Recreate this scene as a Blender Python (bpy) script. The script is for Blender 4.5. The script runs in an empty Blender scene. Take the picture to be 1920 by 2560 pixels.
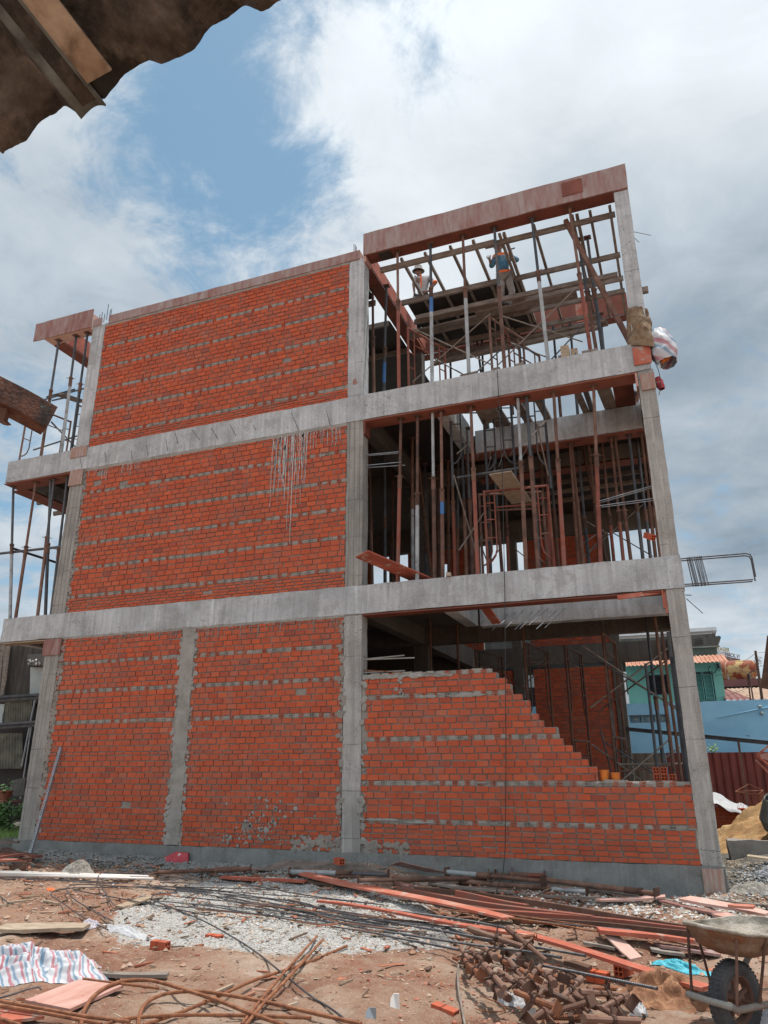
import bpy, bmesh, math, random
import numpy as np
from mathutils import Vector, Matrix, noise as mnoise
R = math.radians
PI = math.pi
random.seed(11)
SC = bpy.context.scene
COL = SC.collection
# ------------------------------------------------------------------ camera
F_PX = 1839.36          # focal length in pixels of the 1920 px wide photograph
PITCH, YAW, ROLL = R(19.1635), R(-21.0225), R(-0.1949)
CAM = Vector((0.0, -10.0, 1.5))
_fw = Vector((math.sin(YAW)*math.cos(PITCH), math.cos(YAW)*math.cos(PITCH), math.sin(PITCH)))
_rt = Vector((math.cos(YAW), -math.sin(YAW), 0))
_up = _rt.cross(_fw)
CR = _rt*math.cos(ROLL) + _up*math.sin(ROLL)
CU = -_rt*math.sin(ROLL) + _up*math.cos(ROLL)
cd = bpy.data.cameras.new('camera'); cam = bpy.data.objects.new('camera', cd); COL.objects.link(cam)
cd.sensor_fit = 'HORIZONTAL'; cd.sensor_width = 36.0; cd.lens = F_PX/1920*36.0
cd.clip_start = 0.05; cd.clip_end = 2000
m = Matrix.Identity(4)
for i in range(3):
    m[i][0] = CR[i]; m[i][1] = CU[i]; m[i][2] = -_fw[i]; m[i][3] = CAM[i]
cam.matrix_world = m
SC.camera = cam
# ------------------------------------------------------------------ light, sky, exposure
SUN_DIR = Vector((0.17, 0.125, 0.975)).normalized()     # towards the sun: almost overhead, a little behind the building
SUN_EL = math.asin(SUN_DIR.z); SUN_AZ = math.atan2(SUN_DIR.x, SUN_DIR.y)
sl = bpy.data.lights.new('sun', 'SUN'); sl.energy = 4.2; sl.angle = R(0.7); sl.color = (1.0, 0.95, 0.87)
so = bpy.data.objects.new('sun', sl); COL.objects.link(so)
so.rotation_euler = (-SUN_DIR).to_track_quat('-Z', 'Y').to_euler()
SC.view_settings.view_transform = 'Standard'; SC.view_settings.look = 'None'
SC.view_settings.exposure = 0.0; SC.view_settings.gamma = 1.0; SC.view_settings.use_curve_mapping = False
SC.cycles.max_bounces = 6; SC.cycles.diffuse_bounces = 1; SC.cycles.glossy_bounces = 2
SC.cycles.use_denoising = True

def raydir(px, py):
    return _fw + CR*((px-960)/F_PX) - CU*((py-1280)/F_PX)
def aty(px, py, y):
    d = raydir(px, py); return CAM + d*((y-CAM.y)/d.y)
def atz(px, py, z):
    d = raydir(px, py); return CAM + d*((z-CAM.z)/d.z)
def atd(px, py, t):
    return CAM + raydir(px, py)*t

def N(nt, typ, **kw):
    n = nt.nodes.new(typ)
    for k, v in kw.items():
        if k.startswith('_'):
            setattr(n, k[1:], v)
        else:
            n.inputs[k.replace('__', ' ')].default_value = v
    return n
def L(nt, a, b): nt.links.new(a, b)

# cloud layout: (pixel x, y of a direction in the sky, sharpness, weight)
SKY_LOBES = [(700, 60, 55, -0.82), (560, 340, 50, -0.85), (720, 560, 80, -0.85), (560, 640, 160, -0.6), (1080, 60, 200, -0.9), (330, 130, 90, -0.45), (130, 1060, 120, -0.8), (1010, 330, 300, -0.5),
             (150, 480, 40, 1.0), (1500, 350, 10, 1.4), (900, 200, 300, 1.2), (1080, 620, 80, 0.8), (380, 800, 80, 0.5)]
SHADE_LOBES = [(1350, 120, 25, 0.02), (180, 480, 40, 0.14), (1050, 700, 90, 0.06), (1750, 1000, 30, -0.24), (1850, 750, 40, -0.05), (130, 900, 60, -0.05), (1500, 650, 60, -0.1), (1800, 1500, 60, 0.05)]
BACK_FILL = 0.30
SKY_ADD = (0.075, 0.172, 0.205)
W = bpy.data.worlds.new('World'); SC.world = W; W.use_nodes = True
nt = W.node_tree; nt.nodes.clear()
out = N(nt, 'ShaderNodeOutputWorld')
bg = N(nt, 'ShaderNodeBackground'); bg.inputs['Strength'].default_value = 1.0
sky = N(nt, 'ShaderNodeTexSky', _sky_type='NISHITA', _sun_disc=False, _sun_elevation=SUN_EL, _sun_rotation=SUN_AZ, _air_density=1.0, _dust_density=1.2, _ozone_density=1.0)
SKY_K = 0.10
sk = N(nt, 'ShaderNodeVectorMath', _operation='SCALE'); sk.inputs['Scale'].default_value = SKY_K
L(nt, sky.outputs[0], sk.inputs[0])
geo = N(nt, 'ShaderNodeTexCoord')
nrm = N(nt, 'ShaderNodeVectorMath', _operation='NORMALIZE'); L(nt, geo.outputs['Generated'], nrm.inputs[0])
sep = N(nt, 'ShaderNodeSeparateXYZ'); L(nt, nrm.outputs[0], sep.inputs[0])
def M(op, a, b=None, c=None, clamp=False):
    n = N(nt, 'ShaderNodeMath', _operation=op, _use_clamp=clamp)
    for i, x in enumerate((a, b, c)):
        if x is None: continue
        if isinstance(x, (int, float)): n.inputs[i].default_value = x
        else: L(nt, x, n.inputs[i])
    return n.outputs[0]
# clouds lie on a flat layer: direction divided by its height
den = M('ADD', M('MAXIMUM', sep.outputs[2], 0.0), 0.22)
cx = M('DIVIDE', sep.outputs[0], den); cy = M('DIVIDE', sep.outputs[1], den)
cmb = N(nt, 'ShaderNodeCombineXYZ'); L(nt, cx, cmb.inputs[0]); L(nt, cy, cmb.inputs[1])
def noisen(scale, detail, rough, dist=0.0, off=(0, 0, 0), src=None):
    mp = N(nt, 'ShaderNodeMapping'); mp.inputs['Location'].default_value = off
    L(nt, src or cmb.outputs[0], mp.inputs['Vector'])
    n = N(nt, 'ShaderNodeTexNoise', Scale=scale, Detail=detail, Roughness=rough, Distortion=dist); L(nt, mp.outputs[0], n.inputs['Vector'])
    return n.outputs['Fac']
def lobe(px, py, k):
    d = raydir(px, py).normalized()
    dp = N(nt, 'ShaderNodeVectorMath', _operation='DOT_PRODUCT'); L(nt, nrm.outputs[0], dp.inputs[0]); dp.inputs[1].default_value = d
    return M('EXPONENT', M('MULTIPLY', M('SUBTRACT', dp.outputs['Value'], 1.0), k))
nbig = noisen(2.0, 11, 0.60, 0.5, (3.1, 1.7, 0))
nwisp = noisen(5.2, 12, 0.68, 0.8, (0.4, 5.2, 0))
# where the photograph shows open blue sky / cloud masses, as directions in the sky
dens = M('ADD', M('MULTIPLY', M('SUBTRACT', nbig, 0.5), 3.6), M('MULTIPLY', M('SUBTRACT', nwisp, 0.5), 3.6))
dens = M('ADD', M('ADD', dens, M('MULTIPLY', M('SUBTRACT', noisen(11.0, 8, 0.65, 0.6, (2.4, 0.2, 0)), 0.5), 1.9)), 0.62)
for (px, py, k, w) in SKY_LOBES:
    dens = M('ADD', dens, M('MULTIPLY', lobe(px, py, k), w))
mask = N(nt, 'ShaderNodeMapRange', _interpolation_type='SMOOTHSTEP'); L(nt, dens, mask.inputs['Value'])
mask.inputs['From Min'].default_value = -0.45; mask.inputs['From Max'].default_value = 1.05
# brightness of the cloud: thin edges bright, thick parts greyer
shade = M('ADD', noisen(1.1, 5, 0.5, 0.2, (7.7, 2.2, 0)), M('MULTIPLY', noisen(3.3, 6, 0.55, 0.2, (1.7, 9.2, 0)), 0.35))
shade = M('SUBTRACT', M('ADD', shade, M('MULTIPLY', nwisp, 0.22)), 0.78)
br = M('ADD', 0.66, M('MULTIPLY', shade, 1.15))
for (px, py, k, w) in SHADE_LOBES:
    br = M('ADD', br, M('MULTIPLY', lobe(px, py, k), w))
# the veil round the sun is much brighter; brightness is added to the unseen sky behind the camera to light the facade
sdp = N(nt, 'ShaderNodeVectorMath', _operation='DOT_PRODUCT'); L(nt, nrm.outputs[0], sdp.inputs[0]); sdp.inputs[1].default_value = SUN_DIR
glow = M('EXPONENT', M('MULTIPLY', M('SUBTRACT', sdp.outputs['Value'], 1.0), 16.0))
br = M('ADD', br, M('MULTIPLY', glow, 1.0))
back = N(nt, 'ShaderNodeMapRange', _interpolation_type='SMOOTHSTEP'); L(nt, sep.outputs[1], back.inputs['Value'])
back.inputs['From Min'].default_value = 0.15; back.inputs['From Max'].default_value = -0.7
br = M('ADD', br, M('MULTIPLY', back.outputs[0], BACK_FILL))
br = M('MAXIMUM', br, 0.30)
ccol = N(nt, 'ShaderNodeMix', _data_type='RGBA'); 
ccol.inputs[6].default_value = (0.74, 0.95, 1.16, 1); ccol.inputs[7].default_value = (0.93, 1.0, 1.06, 1)
brm = N(nt, 'ShaderNodeMapRange'); L(nt, br, brm.inputs['Value']); brm.inputs['From Min'].default_value = 0.3; brm.inputs['From Max'].default_value = 0.8
L(nt, brm.outputs[0], ccol.inputs[0])
cs = N(nt, 'ShaderNodeVectorMath', _operation='SCALE'); L(nt, ccol.outputs[2], cs.inputs[0]); L(nt, br, cs.inputs['Scale'])
skadd = N(nt, 'ShaderNodeVectorMath', _operation='ADD'); L(nt, sk.outputs[0], skadd.inputs[0]); skadd.inputs[1].default_value = SKY_ADD
mx = N(nt, 'ShaderNodeMix', _data_type='RGBA'); L(nt, mask.outputs[0], mx.inputs[0]); L(nt, skadd.outputs[0], mx.inputs[6]); L(nt, cs.outputs[0], mx.inputs[7])
L(nt, mx.outputs[2], bg.inputs['Color']); L(nt, bg.outputs[0], out.inputs[0])
# ------------------------------------------------------------------ mesh helpers
rnd = random.Random(5)
def ru(a, b): return rnd.uniform(a, b)
def fbm(x, y, z=0.0, o=4):
    return mnoise.fractal(Vector((x, y, z)), 1.0, 2.0, o)

class MB:
    """collects geometry for ONE mesh object; 'rv' is a number per face used by the materials for piece-to-piece variation"""
    def __init__(s): s.v = []; s.f = []; s.rv = []
    def add(s, vs, fs, rv=None):
        o = len(s.v); s.v.extend([tuple(p) for p in vs])
        r = rnd.random() if rv is None else rv
        for f in fs: s.f.append(tuple(i+o for i in f)); s.rv.append(r)
        return s
    def box(s, a, b, rv=None, jit=0.0):
        x0, y0, z0 = a; x1, y1, z1 = b
        vs = [(x0, y0, z0), (x1, y0, z0), (x1, y1, z0), (x0, y1, z0), (x0, y0, z1), (x1, y0, z1), (x1, y1, z1), (x0, y1, z1)]
        if jit: vs = [(p[0]+ru(-jit, jit), p[1]+ru(-jit, jit), p[2]+ru(-jit, jit)) for p in vs]
        return s.add(vs, [(0, 3, 2, 1), (4, 5, 6, 7), (0, 1, 5, 4), (1, 2, 6, 5), (2, 3, 7, 6), (3, 0, 4, 7)], rv)
    def bar(s, p0, p1, w, h, up=(0, 0, 1), rv=None, jit=0.0, w1=None):
        """box from p0 to p1, w wide (sideways), h high (along up)"""
        p0 = Vector(p0); p1 = Vector(p1); d = (p1-p0).normalized(); up = Vector(up)
        sd = d.cross(up)
        if sd.length < 1e-4: sd = d.cross(Vector((1, 0, 0)))
        sd.normalize(); u = sd.cross(d).normalized(); vs = []
        for p, ww in ((p0, w), (p1, w1 or w)):
            for a, b in ((-1, -1), (1, -1), (1, 1), (-1, 1)):
                q = p + sd*(a*ww/2) + u*(b*h/2)
                if jit: q = q + Vector((ru(-jit, jit), ru(-jit, jit), ru(-jit, jit)))
                vs.append(q)
        return s.add(vs, [(0, 1, 2, 3), (7, 6, 5, 4), (0, 4, 5, 1), (1, 5, 6, 2), (2, 6, 7, 3), (3, 7, 4, 0)], rv)
    def rbox(s, a, b, step=0.12, amp=0.004, rv=None, sd=0.0):
        """box with gridded faces, pushed about by noise: rough cast concrete"""
        r = rnd.random() if rv is None else rv
        a = Vector(a); b = Vector(b); n = [max(1, int(round((b[i]-a[i])/step))) for i in range(3)]
        n = [min(k, 60) for k in n]
        idx = {}; vs = []
        def vid(i, j, k):
            key = (i, j, k)
            if key not in idx:
                p = Vector((a.x+(b.x-a.x)*i/n[0], a.y+(b.y-a.y)*j/n[1], a.z+(b.z-a.z)*k/n[2]))
                q = p*6.0 + Vector((sd, sd*2, 0))
                e = sum((i in (0, n[0]), j in (0, n[1]), k in (0, n[2])))
                am = amp*(1.6 if e >= 2 else 0.7)
                p = p + Vector((mnoise.noise(q), mnoise.noise(q+Vector((31, 0, 0))), mnoise.noise(q+Vector((0, 47, 0)))))*am
                idx[key] = len(vs); vs.append(p)
            return idx[key]
        fs = []
        for i in range(n[0]):
            for k in range(n[2]):
                fs.append((vid(i, 0, k), vid(i+1, 0, k), vid(i+1, 0, k+1), vid(i, 0, k+1)))
                fs.append((vid(i, n[1], k), vid(i, n[1], k+1), vid(i+1, n[1], k+1), vid(i+1, n[1], k)))
        for j in range(n[1]):
            for k in range(n[2]):
                fs.append((vid(0, j, k), vid(0, j, k+1), vid(0, j+1, k+1), vid(0, j+1, k)))
                fs.append((vid(n[0], j, k), vid(n[0], j+1, k), vid(n[0], j+1, k+1), vid(n[0], j, k+1)))
        for i in range(n[0]):
            for j in range(n[1]):
                fs.append((vid(i, j, 0), vid(i, j+1, 0), vid(i+1, j+1, 0), vid(i+1, j, 0)))
                fs.append((vid(i, j, n[2]), vid(i+1, j, n[2]), vid(i+1, j+1, n[2]), vid(i, j+1, n[2])))
        return s.add(vs, fs, r)
    def tube(s, pts, r, seg=8, cap=True, rv=None, closed=False, hollow=False):
        pts = [Vector(p) for p in pts]; n = len(pts)
        rs = r if isinstance(r, (list, tuple)) else [r]*n
        vs = []; fs = []; prev = None
        for i, p in enumerate(pts):
            if closed: d = pts[(i+1) % n]-pts[i-1]
            else: d = pts[min(i+1, n-1)]-pts[max(i-1, 0)]
            if d.length < 1e-9: d = Vector((0, 0, 1))
            d.normalize()
            if prev is None:
                u = Vector((0, 0, 1)) if abs(d.z) < 0.9 else Vector((1, 0, 0))
                u = (u - d*u.dot(d)).normalized()
            else:
                u = (prev - d*prev.dot(d))
                u = u.normalized() if u.length > 1e-6 else Vector((1, 0, 0))
            prev = u; w = d.cross(u)
            for k in range(seg):
                a = 2*PI*k/seg
                vs.append(p + (u*math.cos(a)+w*math.sin(a))*rs[i])
        m = n if closed else n-1
        for i in range(m):
            for k in range(seg):
                a = i*seg+k; b = i*seg+(k+1) % seg; c = ((i+1) % n)*seg+(k+1) % seg; e = ((i+1) % n)*seg+k
                fs.append((a, b, c, e))
        if cap and not closed:
            fs.append(tuple(range(seg-1, -1, -1))); fs.append(tuple((n-1)*seg+k for k in range(seg)))
        return s.add(vs, fs, rv)
    def disc(s, c, nrm, r, h=0.004, seg=8, jit=0.0, rv=None):
        """thin lump (mortar splash, plate)"""
        nrm = Vector(nrm).normalized(); u = nrm.orthogonal().normalized(); w = nrm.cross(u); c = Vector(c); vs = []
        rr = [r*(1+ru(-jit, jit)) for _ in range(seg)]
        for k in range(seg):
            a = 2*PI*k/seg; vs.append(c+(u*math.cos(a)+w*math.sin(a))*rr[k])
        for k in range(seg):
            a = 2*PI*k/seg; vs.append(c+nrm*h+(u*math.cos(a)+w*math.sin(a))*rr[k]*0.75)
        fs = [tuple(range(seg, 2*seg))] + [(k, (k+1) % seg, seg+(k+1) % seg, seg+k) for k in range(seg)]
        return s.add(vs, fs, rv)
    def prism(s, poly, off, rv=None):
        """polygon (list of points) extruded by the vector off"""
        off = Vector(off); n = len(poly); vs = [Vector(p) for p in poly]+[Vector(p)+off for p in poly]
        fs = [tuple(range(n-1, -1, -1)), tuple(range(n, 2*n))]+[(k, (k+1) % n, n+(k+1) % n, n+k) for k in range(n)]
        return s.add(vs, fs, rv)
    def grid(s, fn, nu, nv, rv=None, thick=None):
        """surface fn(u,v); with thick it gets a back face"""
        vs = [Vector(fn(i/nu, j/nv)) for j in range(nv+1) for i in range(nu+1)]
        fs = [(j*(nu+1)+i, j*(nu+1)+i+1, (j+1)*(nu+1)+i+1, (j+1)*(nu+1)+i) for j in range(nv) for i in range(nu)]
        if thick:
            t = Vector(thick); k = len(vs); vs = vs+[p+t for p in vs]
            fs = fs+[tuple(reversed([a+k for a in f])) for f in fs]
            w = nu+1
            for i in range(nu):
                fs.append((i+1, i, i+k, i+1+k)); q = nv*w; fs.append((q+i, q+i+1, q+i+1+k, q+i+k))
            for j in range(nv):
                fs.append((j*w, (j+1)*w, (j+1)*w+k, j*w+k)); q = nu; fs.append(((j+1)*w+q, j*w+q, j*w+q+k, (j+1)*w+q+k))
        return s.add(vs, fs, rv)
    def lathe(s, prof, c, axis=(0, 0, 1), seg=20, rv=None):
        """prof: list of (radius, height) along axis"""
        ax = Vector(axis).normalized(); u = ax.orthogonal().normalized(); w = ax.cross(u); c = Vector(c); vs = []; n = len(prof)
        for r, h in prof:
            for k in range(seg):
                a = 2*PI*k/seg; vs.append(c+ax*h+(u*math.cos(a)+w*math.sin(a))*r)
        fs = [(i*seg+k, i*seg+(k+1) % seg, (i+1)*seg+(k+1) % seg, (i+1)*seg+k) for i in range(n-1) for k in range(seg)]
        return s.add(vs, fs, rv)
    def rock(s, c, r, rv=None, flat=1.0):
        c = Vector(c); d = [(1, 0, 0), (-1, 0, 0), (0, 1, 0), (0, -1, 0), (0, 0, 1), (0, 0, -1)]
        a = ru(0, 6.3); ca, sa = math.cos(a), math.sin(a); vs = []
        for x, y, z in d:
            k = r*ru(0.65, 1.25); vs.append(c+Vector(((x*ca-y*sa)*k, (x*sa+y*ca)*k, z*k*flat)))
        return s.add(vs, [(0, 2, 4), (2, 1, 4), (1, 3, 4), (3, 0, 4), (2, 0, 5), (1, 2, 5), (3, 1, 5), (0, 3, 5)], rv)
    def build(s, name, mat, parent=None, loc=None, smooth=False):
        me = bpy.data.meshes.new(name); me.from_pydata([tuple(p) for p in s.v], [], s.f); me.update()
        at = me.attributes.new('rv', 'FLOAT', 'FACE'); at.data.foreach_set('value', s.rv)
        if smooth: me.polygons.foreach_set('use_smooth', [True]*len(me.polygons))
        me.materials.append(mat)
        o = bpy.data.objects.new(name, me); COL.objects.link(o)
        if parent: o.parent = parent
        if loc: o.location = loc
        return o

def tag(o, label=None, cat=None, group=None, kind=None):
    if label: o['label'] = label
    if cat: o['category'] = cat
    if group: o['group'] = group
    if kind: o['kind'] = kind
    return o
def thing(name, label, cat, loc=(0, 0, 0), group=None):
    o = bpy.data.objects.new(name, None); COL.objects.link(o); o.location = loc; o.empty_display_size = 0.2
    return tag(o, label, cat, group)
def copy_thing(o, parent=None):
    c = o.copy(); COL.objects.link(c)
    if parent: c.parent = parent
    for ch in list(o.children): copy_thing(ch, c)
    return c
ORD = ['first', 'second', 'third', 'fourth', 'fifth', 'sixth', 'seventh', 'eighth', 'ninth', 'tenth', 'eleventh', 'twelfth', 'thirteenth', 'fourteenth', 'fifteenth', 'sixteenth', 'seventeenth', 'eighteenth']

# ------------------------------------------------------------------ materials (all procedural, laid out in world/object space)
def newmat(name):
    m = bpy.data.materials.new(name); m.use_nodes = True; nt = m.node_tree; nt.nodes.clear()
    o = N(nt, 'ShaderNodeOutputMaterial'); b = N(nt, 'ShaderNodeBsdfPrincipled'); L(nt, b.outputs[0], o.inputs[0])
    return m, nt, b
def coord(nt, scale=(1, 1, 1), obj=False, loc=(0, 0, 0)):
    if obj: src = N(nt, 'ShaderNodeTexCoord').outputs['Object']
    else: src = N(nt, 'ShaderNodeNewGeometry').outputs['Position']
    mp = N(nt, 'ShaderNodeMapping'); mp.inputs['Scale'].default_value = scale; mp.inputs['Location'].default_value = loc
    L(nt, src, mp.inputs['Vector']); return mp.outputs[0]
def noi(nt, vec, scale, detail=4, rough=0.55, dist=0.0):
    n = N(nt, 'ShaderNodeTexNoise', Scale=scale, Detail=detail, Roughness=rough, Distortion=dist); L(nt, vec, n.inputs['Vector']); return n.outputs['Fac']
def ramp(nt, fac, stops, interp='LINEAR'):
    r = N(nt, 'ShaderNodeValToRGB'); cr = r.color_ramp; cr.interpolation = interp
    while len(cr.elements) < len(stops): cr.elements.new(0.5)
    for e, (p, c) in zip(cr.elements, stops):
        e.position = p; e.color = (c[0], c[1], c[2], 1) if not isinstance(c, (int, float)) else (c, c, c, 1)
    L(nt, fac, r.inputs['Fac']); return r.outputs['Color']
def mixc(nt, fac, a, b, mode='MIX'):
    n = N(nt, 'ShaderNodeMix', _data_type='RGBA', _blend_type=mode)
    if isinstance(fac, (int, float)): n.inputs[0].default_value = fac
    else: L(nt, fac, n.inputs[0])
    for i, x in ((6, a), (7, b)):
        if isinstance(x, (tuple, list)): n.inputs[i].default_value = (x[0], x[1], x[2], 1)
        else: L(nt, x, n.inputs[i])
    return n.outputs[2]
def mth(nt, op, a, b=0.0, clamp=False):
    n = N(nt, 'ShaderNodeMath', _operation=op, _use_clamp=clamp)
    for i, x in enumerate((a, b)):
        if isinstance(x, (int, float)): n.inputs[i].default_value = x
        else: L(nt, x, n.inputs[i])
    return n.outputs[0]
def bump(nt, b, h, strength=0.4, dist=0.01):
    n = N(nt, 'ShaderNodeBump', Strength=strength, Distance=dist); L(nt, h, n.inputs['Height']); L(nt, n.outputs[0], b.inputs['Normal'])
def attr(nt, name='rv'):
    return N(nt, 'ShaderNodeAttribute', _attribute_name=name).outputs['Fac']
def thr(nt, f, a, b):
    n = N(nt, 'ShaderNodeMapRange'); L(nt, f, n.inputs['Value']); n.inputs['From Min'].default_value = a; n.inputs['From Max'].default_value = b
    return n.outputs[0]

def m_brick(name='brick', k=1.0):
    m, nt, b = newmat(name); v = coord(nt); rv = attr(nt)
    c = ramp(nt, rv, [(0.0, (0.47*k, 0.080*k, 0.029*k)), (0.25, (0.58*k, 0.104*k, 0.036*k)), (0.5, (0.51*k, 0.090*k, 0.032*k)), (0.72, (0.61*k, 0.120*k, 0.044*k)), (0.86, (0.46*k, 0.082*k, 0.034*k)), (0.95, (0.40*k, 0.075*k, 0.040*k)), (0.985, (0.30*k, 0.068*k, 0.042*k)), (1.0, (0.58*k, 0.17*k, 0.08*k))])
    n1 = noi(nt, v, 9, 5); c = mixc(nt, thr(nt, n1, 0.3, 0.75), mixc(nt, 0.32, c, (0.22, 0.07, 0.045)), c)
    st = noi(nt, coord(nt, (1.2, 1.2, 2.2)), 1.6, 6, 0.62); c = mixc(nt, mth(nt, 'MULTIPLY', thr(nt, st, 0.47, 0.68), 0.45), c, (0.24, 0.13, 0.10)); st2 = noi(nt, coord(nt, (5, 5, 0.9), loc=(3, 3, 7)), 1.5, 6, 0.65); c = mixc(nt, mth(nt, 'MULTIPLY', thr(nt, st2, 0.54, 0.70), 0.40), c, (0.27, 0.19, 0.16))
    gr = N(nt, 'ShaderNodeTexWave', _wave_type='BANDS', _bands_direction='Z', Scale=28.0, Distortion=0.6, Detail=1.0); L(nt, v, gr.inputs['Vector'])
    fine = noi(nt, v, 90, 3); c = mixc(nt, thr(nt, fine, 0.62, 0.8), c, mixc(nt, 0.5, c, (0.30, 0.22, 0.19)))
    L(nt, c, b.inputs['Base Color']); b.inputs['Roughness'].default_value = 0.9
    bump(nt, b, mth(nt, 'ADD', mth(nt, 'MULTIPLY', gr.outputs['Fac'], 0.5), fine), 0.5, 0.004)
    return m
def m_concrete(name, c0, c1, streak=0.5, pores=True, board=0.0, warm=0.0, sc=1.0):
    m, nt, b = newmat(name); v = coord(nt)
    big = noi(nt, v, 1.1*sc, 9, 0.66, 0.4); c = ramp(nt, big, [(0.34, tuple(x*0.8 for x in c0)), (0.5, tuple((c0[i]+c1[i])/2 for i in range(3))), (0.66, c1)])
    sv = noi(nt, coord(nt, (9, 9, 0.55)), 1.5, 6, 0.62)
    c = mixc(nt, mth(nt, 'MULTIPLY', thr(nt, sv, 0.46, 0.70), streak), c, tuple(x*0.42 for x in c0))
    sv2 = noi(nt, coord(nt, (14, 14, 0.8), loc=(5, 3, 1)), 1.3, 5, 0.6)
    c = mixc(nt, mth(nt, 'MULTIPLY', thr(nt, sv2, 0.56, 0.74), streak*0.75), c, tuple(min(1, x*1.5) for x in c1))
    bl = noi(nt, coord(nt, loc=(9, 4, 2)), 2.7, 5, 0.7); c = mixc(nt, mth(nt, 'MULTIPLY', thr(nt, bl, 0.54, 0.62), 0.55), c, (c0[0]*0.70+warm*0.05, c0[1]*0.66, c0[2]*0.55)); bl2 = noi(nt, coord(nt, loc=(1, 14, 6)), 5.5, 6, 0.7); c = mixc(nt, mth(nt, 'MULTIPLY', thr(nt, bl2, 0.58, 0.64), 0.35), c, tuple(x*0.4 for x in c0))
    fine = noi(nt, v, 60, 4, 0.7); c = mixc(nt, 0.35, c, mixc(nt, fine, (0.0, 0.0, 0.0), tuple(min(1, x*2.0) for x in c1)), 'MIX')
    h = mth(nt, 'ADD', mth(nt, 'MULTIPLY', fine, 0.5), noi(nt, v, 14, 5, 0.6))
    if pores:
        vo = N(nt, 'ShaderNodeTexVoronoi', Scale=26.0, Randomness=1.0); L(nt, v, vo.inputs['Vector'])
        pm = mth(nt, 'MULTIPLY', mth(nt, 'LESS_THAN', vo.outputs['Distance'], mth(nt, 'MULTIPLY', noi(nt, v, 8.0, 3), 0.30)), thr(nt, noi(nt, v, 2.3, 4), 0.52, 0.60))
        c = mixc(nt, pm, c, tuple(x*0.22 for x in c0)); h = mth(nt, 'SUBTRACT', h, mth(nt, 'MULTIPLY', pm, 1.2))
    if pores:
        sz = N(nt, 'ShaderNodeSeparateXYZ'); L(nt, v, sz.inputs[0]); fr = mth(nt, 'FRACT', mth(nt, 'ADD', mth(nt, 'MULTIPLY', sz.outputs[2], 1.63), mth(nt, 'MULTIPLY', noi(nt, v, 2.0, 4), 0.10))); seam = mth(nt, 'MULTIPLY', mth(nt, 'LESS_THAN', fr, 0.016), thr(nt, noi(nt, v, 1.4, 3), 0.42, 0.55)); c = mixc(nt, mth(nt, 'MULTIPLY', seam, 0.6), c, tuple(x*0.35 for x in c0)); h = mth(nt, 'SUBTRACT', h, seam)
        hc = noi(nt, coord(nt, loc=(2, 2, 9)), 34, 3, 0.6); hz = mth(nt, 'MULTIPLY', thr(nt, hc, 0.60, 0.64), thr(nt, noi(nt, coord(nt, loc=(6, 1, 3)), 1.3, 5, 0.6), 0.58, 0.63)); c = mixc(nt, mth(nt, 'MULTIPLY', hz, 0.75), c, tuple(x*0.3 for x in c0)); h = mth(nt, 'SUBTRACT', h, hz)
    if board:
        wv = N(nt, 'ShaderNodeTexWave', _wave_type='BANDS', _bands_direction='X', _wave_profile='SAW', Scale=board, Distortion=0.25, Detail=1.0); L(nt, v, wv.inputs['Vector'])
        ln = mth(nt, 'GREATER_THAN', wv.outputs['Fac'], 0.90); c = mixc(nt, mth(nt, 'MULTIPLY', ln, 0.6), c, tuple(x*0.4 for x in c0)); h = mth(nt, 'SUBTRACT', h, ln)
    L(nt, c, b.inputs['Base Color']); b.inputs['Roughness'].default_value = 0.92; bump(nt, b, h, 0.55, 0.006)
    return m
def m_simple(name, cols, scale=5, detail=5, rough=0.8, stretch=(1, 1, 1), metal=0.0, bs=0.3, bd=0.004, obj=False, rvmix=0.0, spot=None, spotscale=9, spotthr=(0.58, 0.66), dist=0.2):
    m, nt, b = newmat(name); v = coord(nt, stretch, obj)
    f = noi(nt, v, scale, detail, 0.6, dist)
    if rvmix: f = mth(nt, 'ADD', mth(nt, 'MULTIPLY', f, 1-rvmix), mth(nt, 'MULTIPLY', attr(nt), rvmix))
    n = len(cols); c = ramp(nt, f, [(0.3+0.4*i/(n-1), cols[i]) for i in range(n)])
    if spot:
        c = mixc(nt, thr(nt, noi(nt, coord(nt, stretch, obj, (3, 8, 5)), spotscale, 5, 0.65), *spotthr), c, spot)
    L(nt, c, b.inputs['Base Color']); b.inputs['Roughness'].default_value = rough; b.inputs['Metallic'].default_value = metal
    bump(nt, b, noi(nt, v, scale*6, 4, 0.6), bs, bd)
    return m
MAT = {}
MAT['brick'] = m_brick()
MAT['mortar'] = m_concrete('mortar', (0.17, 0.155, 0.135), (0.33, 0.30, 0.265), 0.25, False, sc=3)
MAT['mortar_pale'] = m_concrete('mortar_pale', (0.22, 0.21, 0.19), (0.36, 0.345, 0.315), 0.2, False, sc=3)
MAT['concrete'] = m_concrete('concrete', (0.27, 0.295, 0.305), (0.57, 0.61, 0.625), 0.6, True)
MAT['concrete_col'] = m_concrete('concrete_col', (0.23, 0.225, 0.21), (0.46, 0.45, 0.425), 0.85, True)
MAT['concrete_board'] = m_concrete('concrete_board', (0.19, 0.182, 0.168), (0.36, 0.35, 0.325), 0.85, True, board=3.4)
MAT['concrete_indoor_shade'] = m_concrete('concrete_indoor_shade', (0.085, 0.075, 0.065), (0.16, 0.142, 0.125), 0.6, True)  # darker copy of the concrete; indoor shade is put into its colour
MAT['render'] = m_concrete('render', (0.14, 0.145, 0.14), (0.26, 0.265, 0.255), 0.35, False, sc=1.8)
MAT['old_wall'] = m_concrete('old_wall', (0.05, 0.05, 0.045), (0.16, 0.155, 0.14), 0.8, True)
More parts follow.
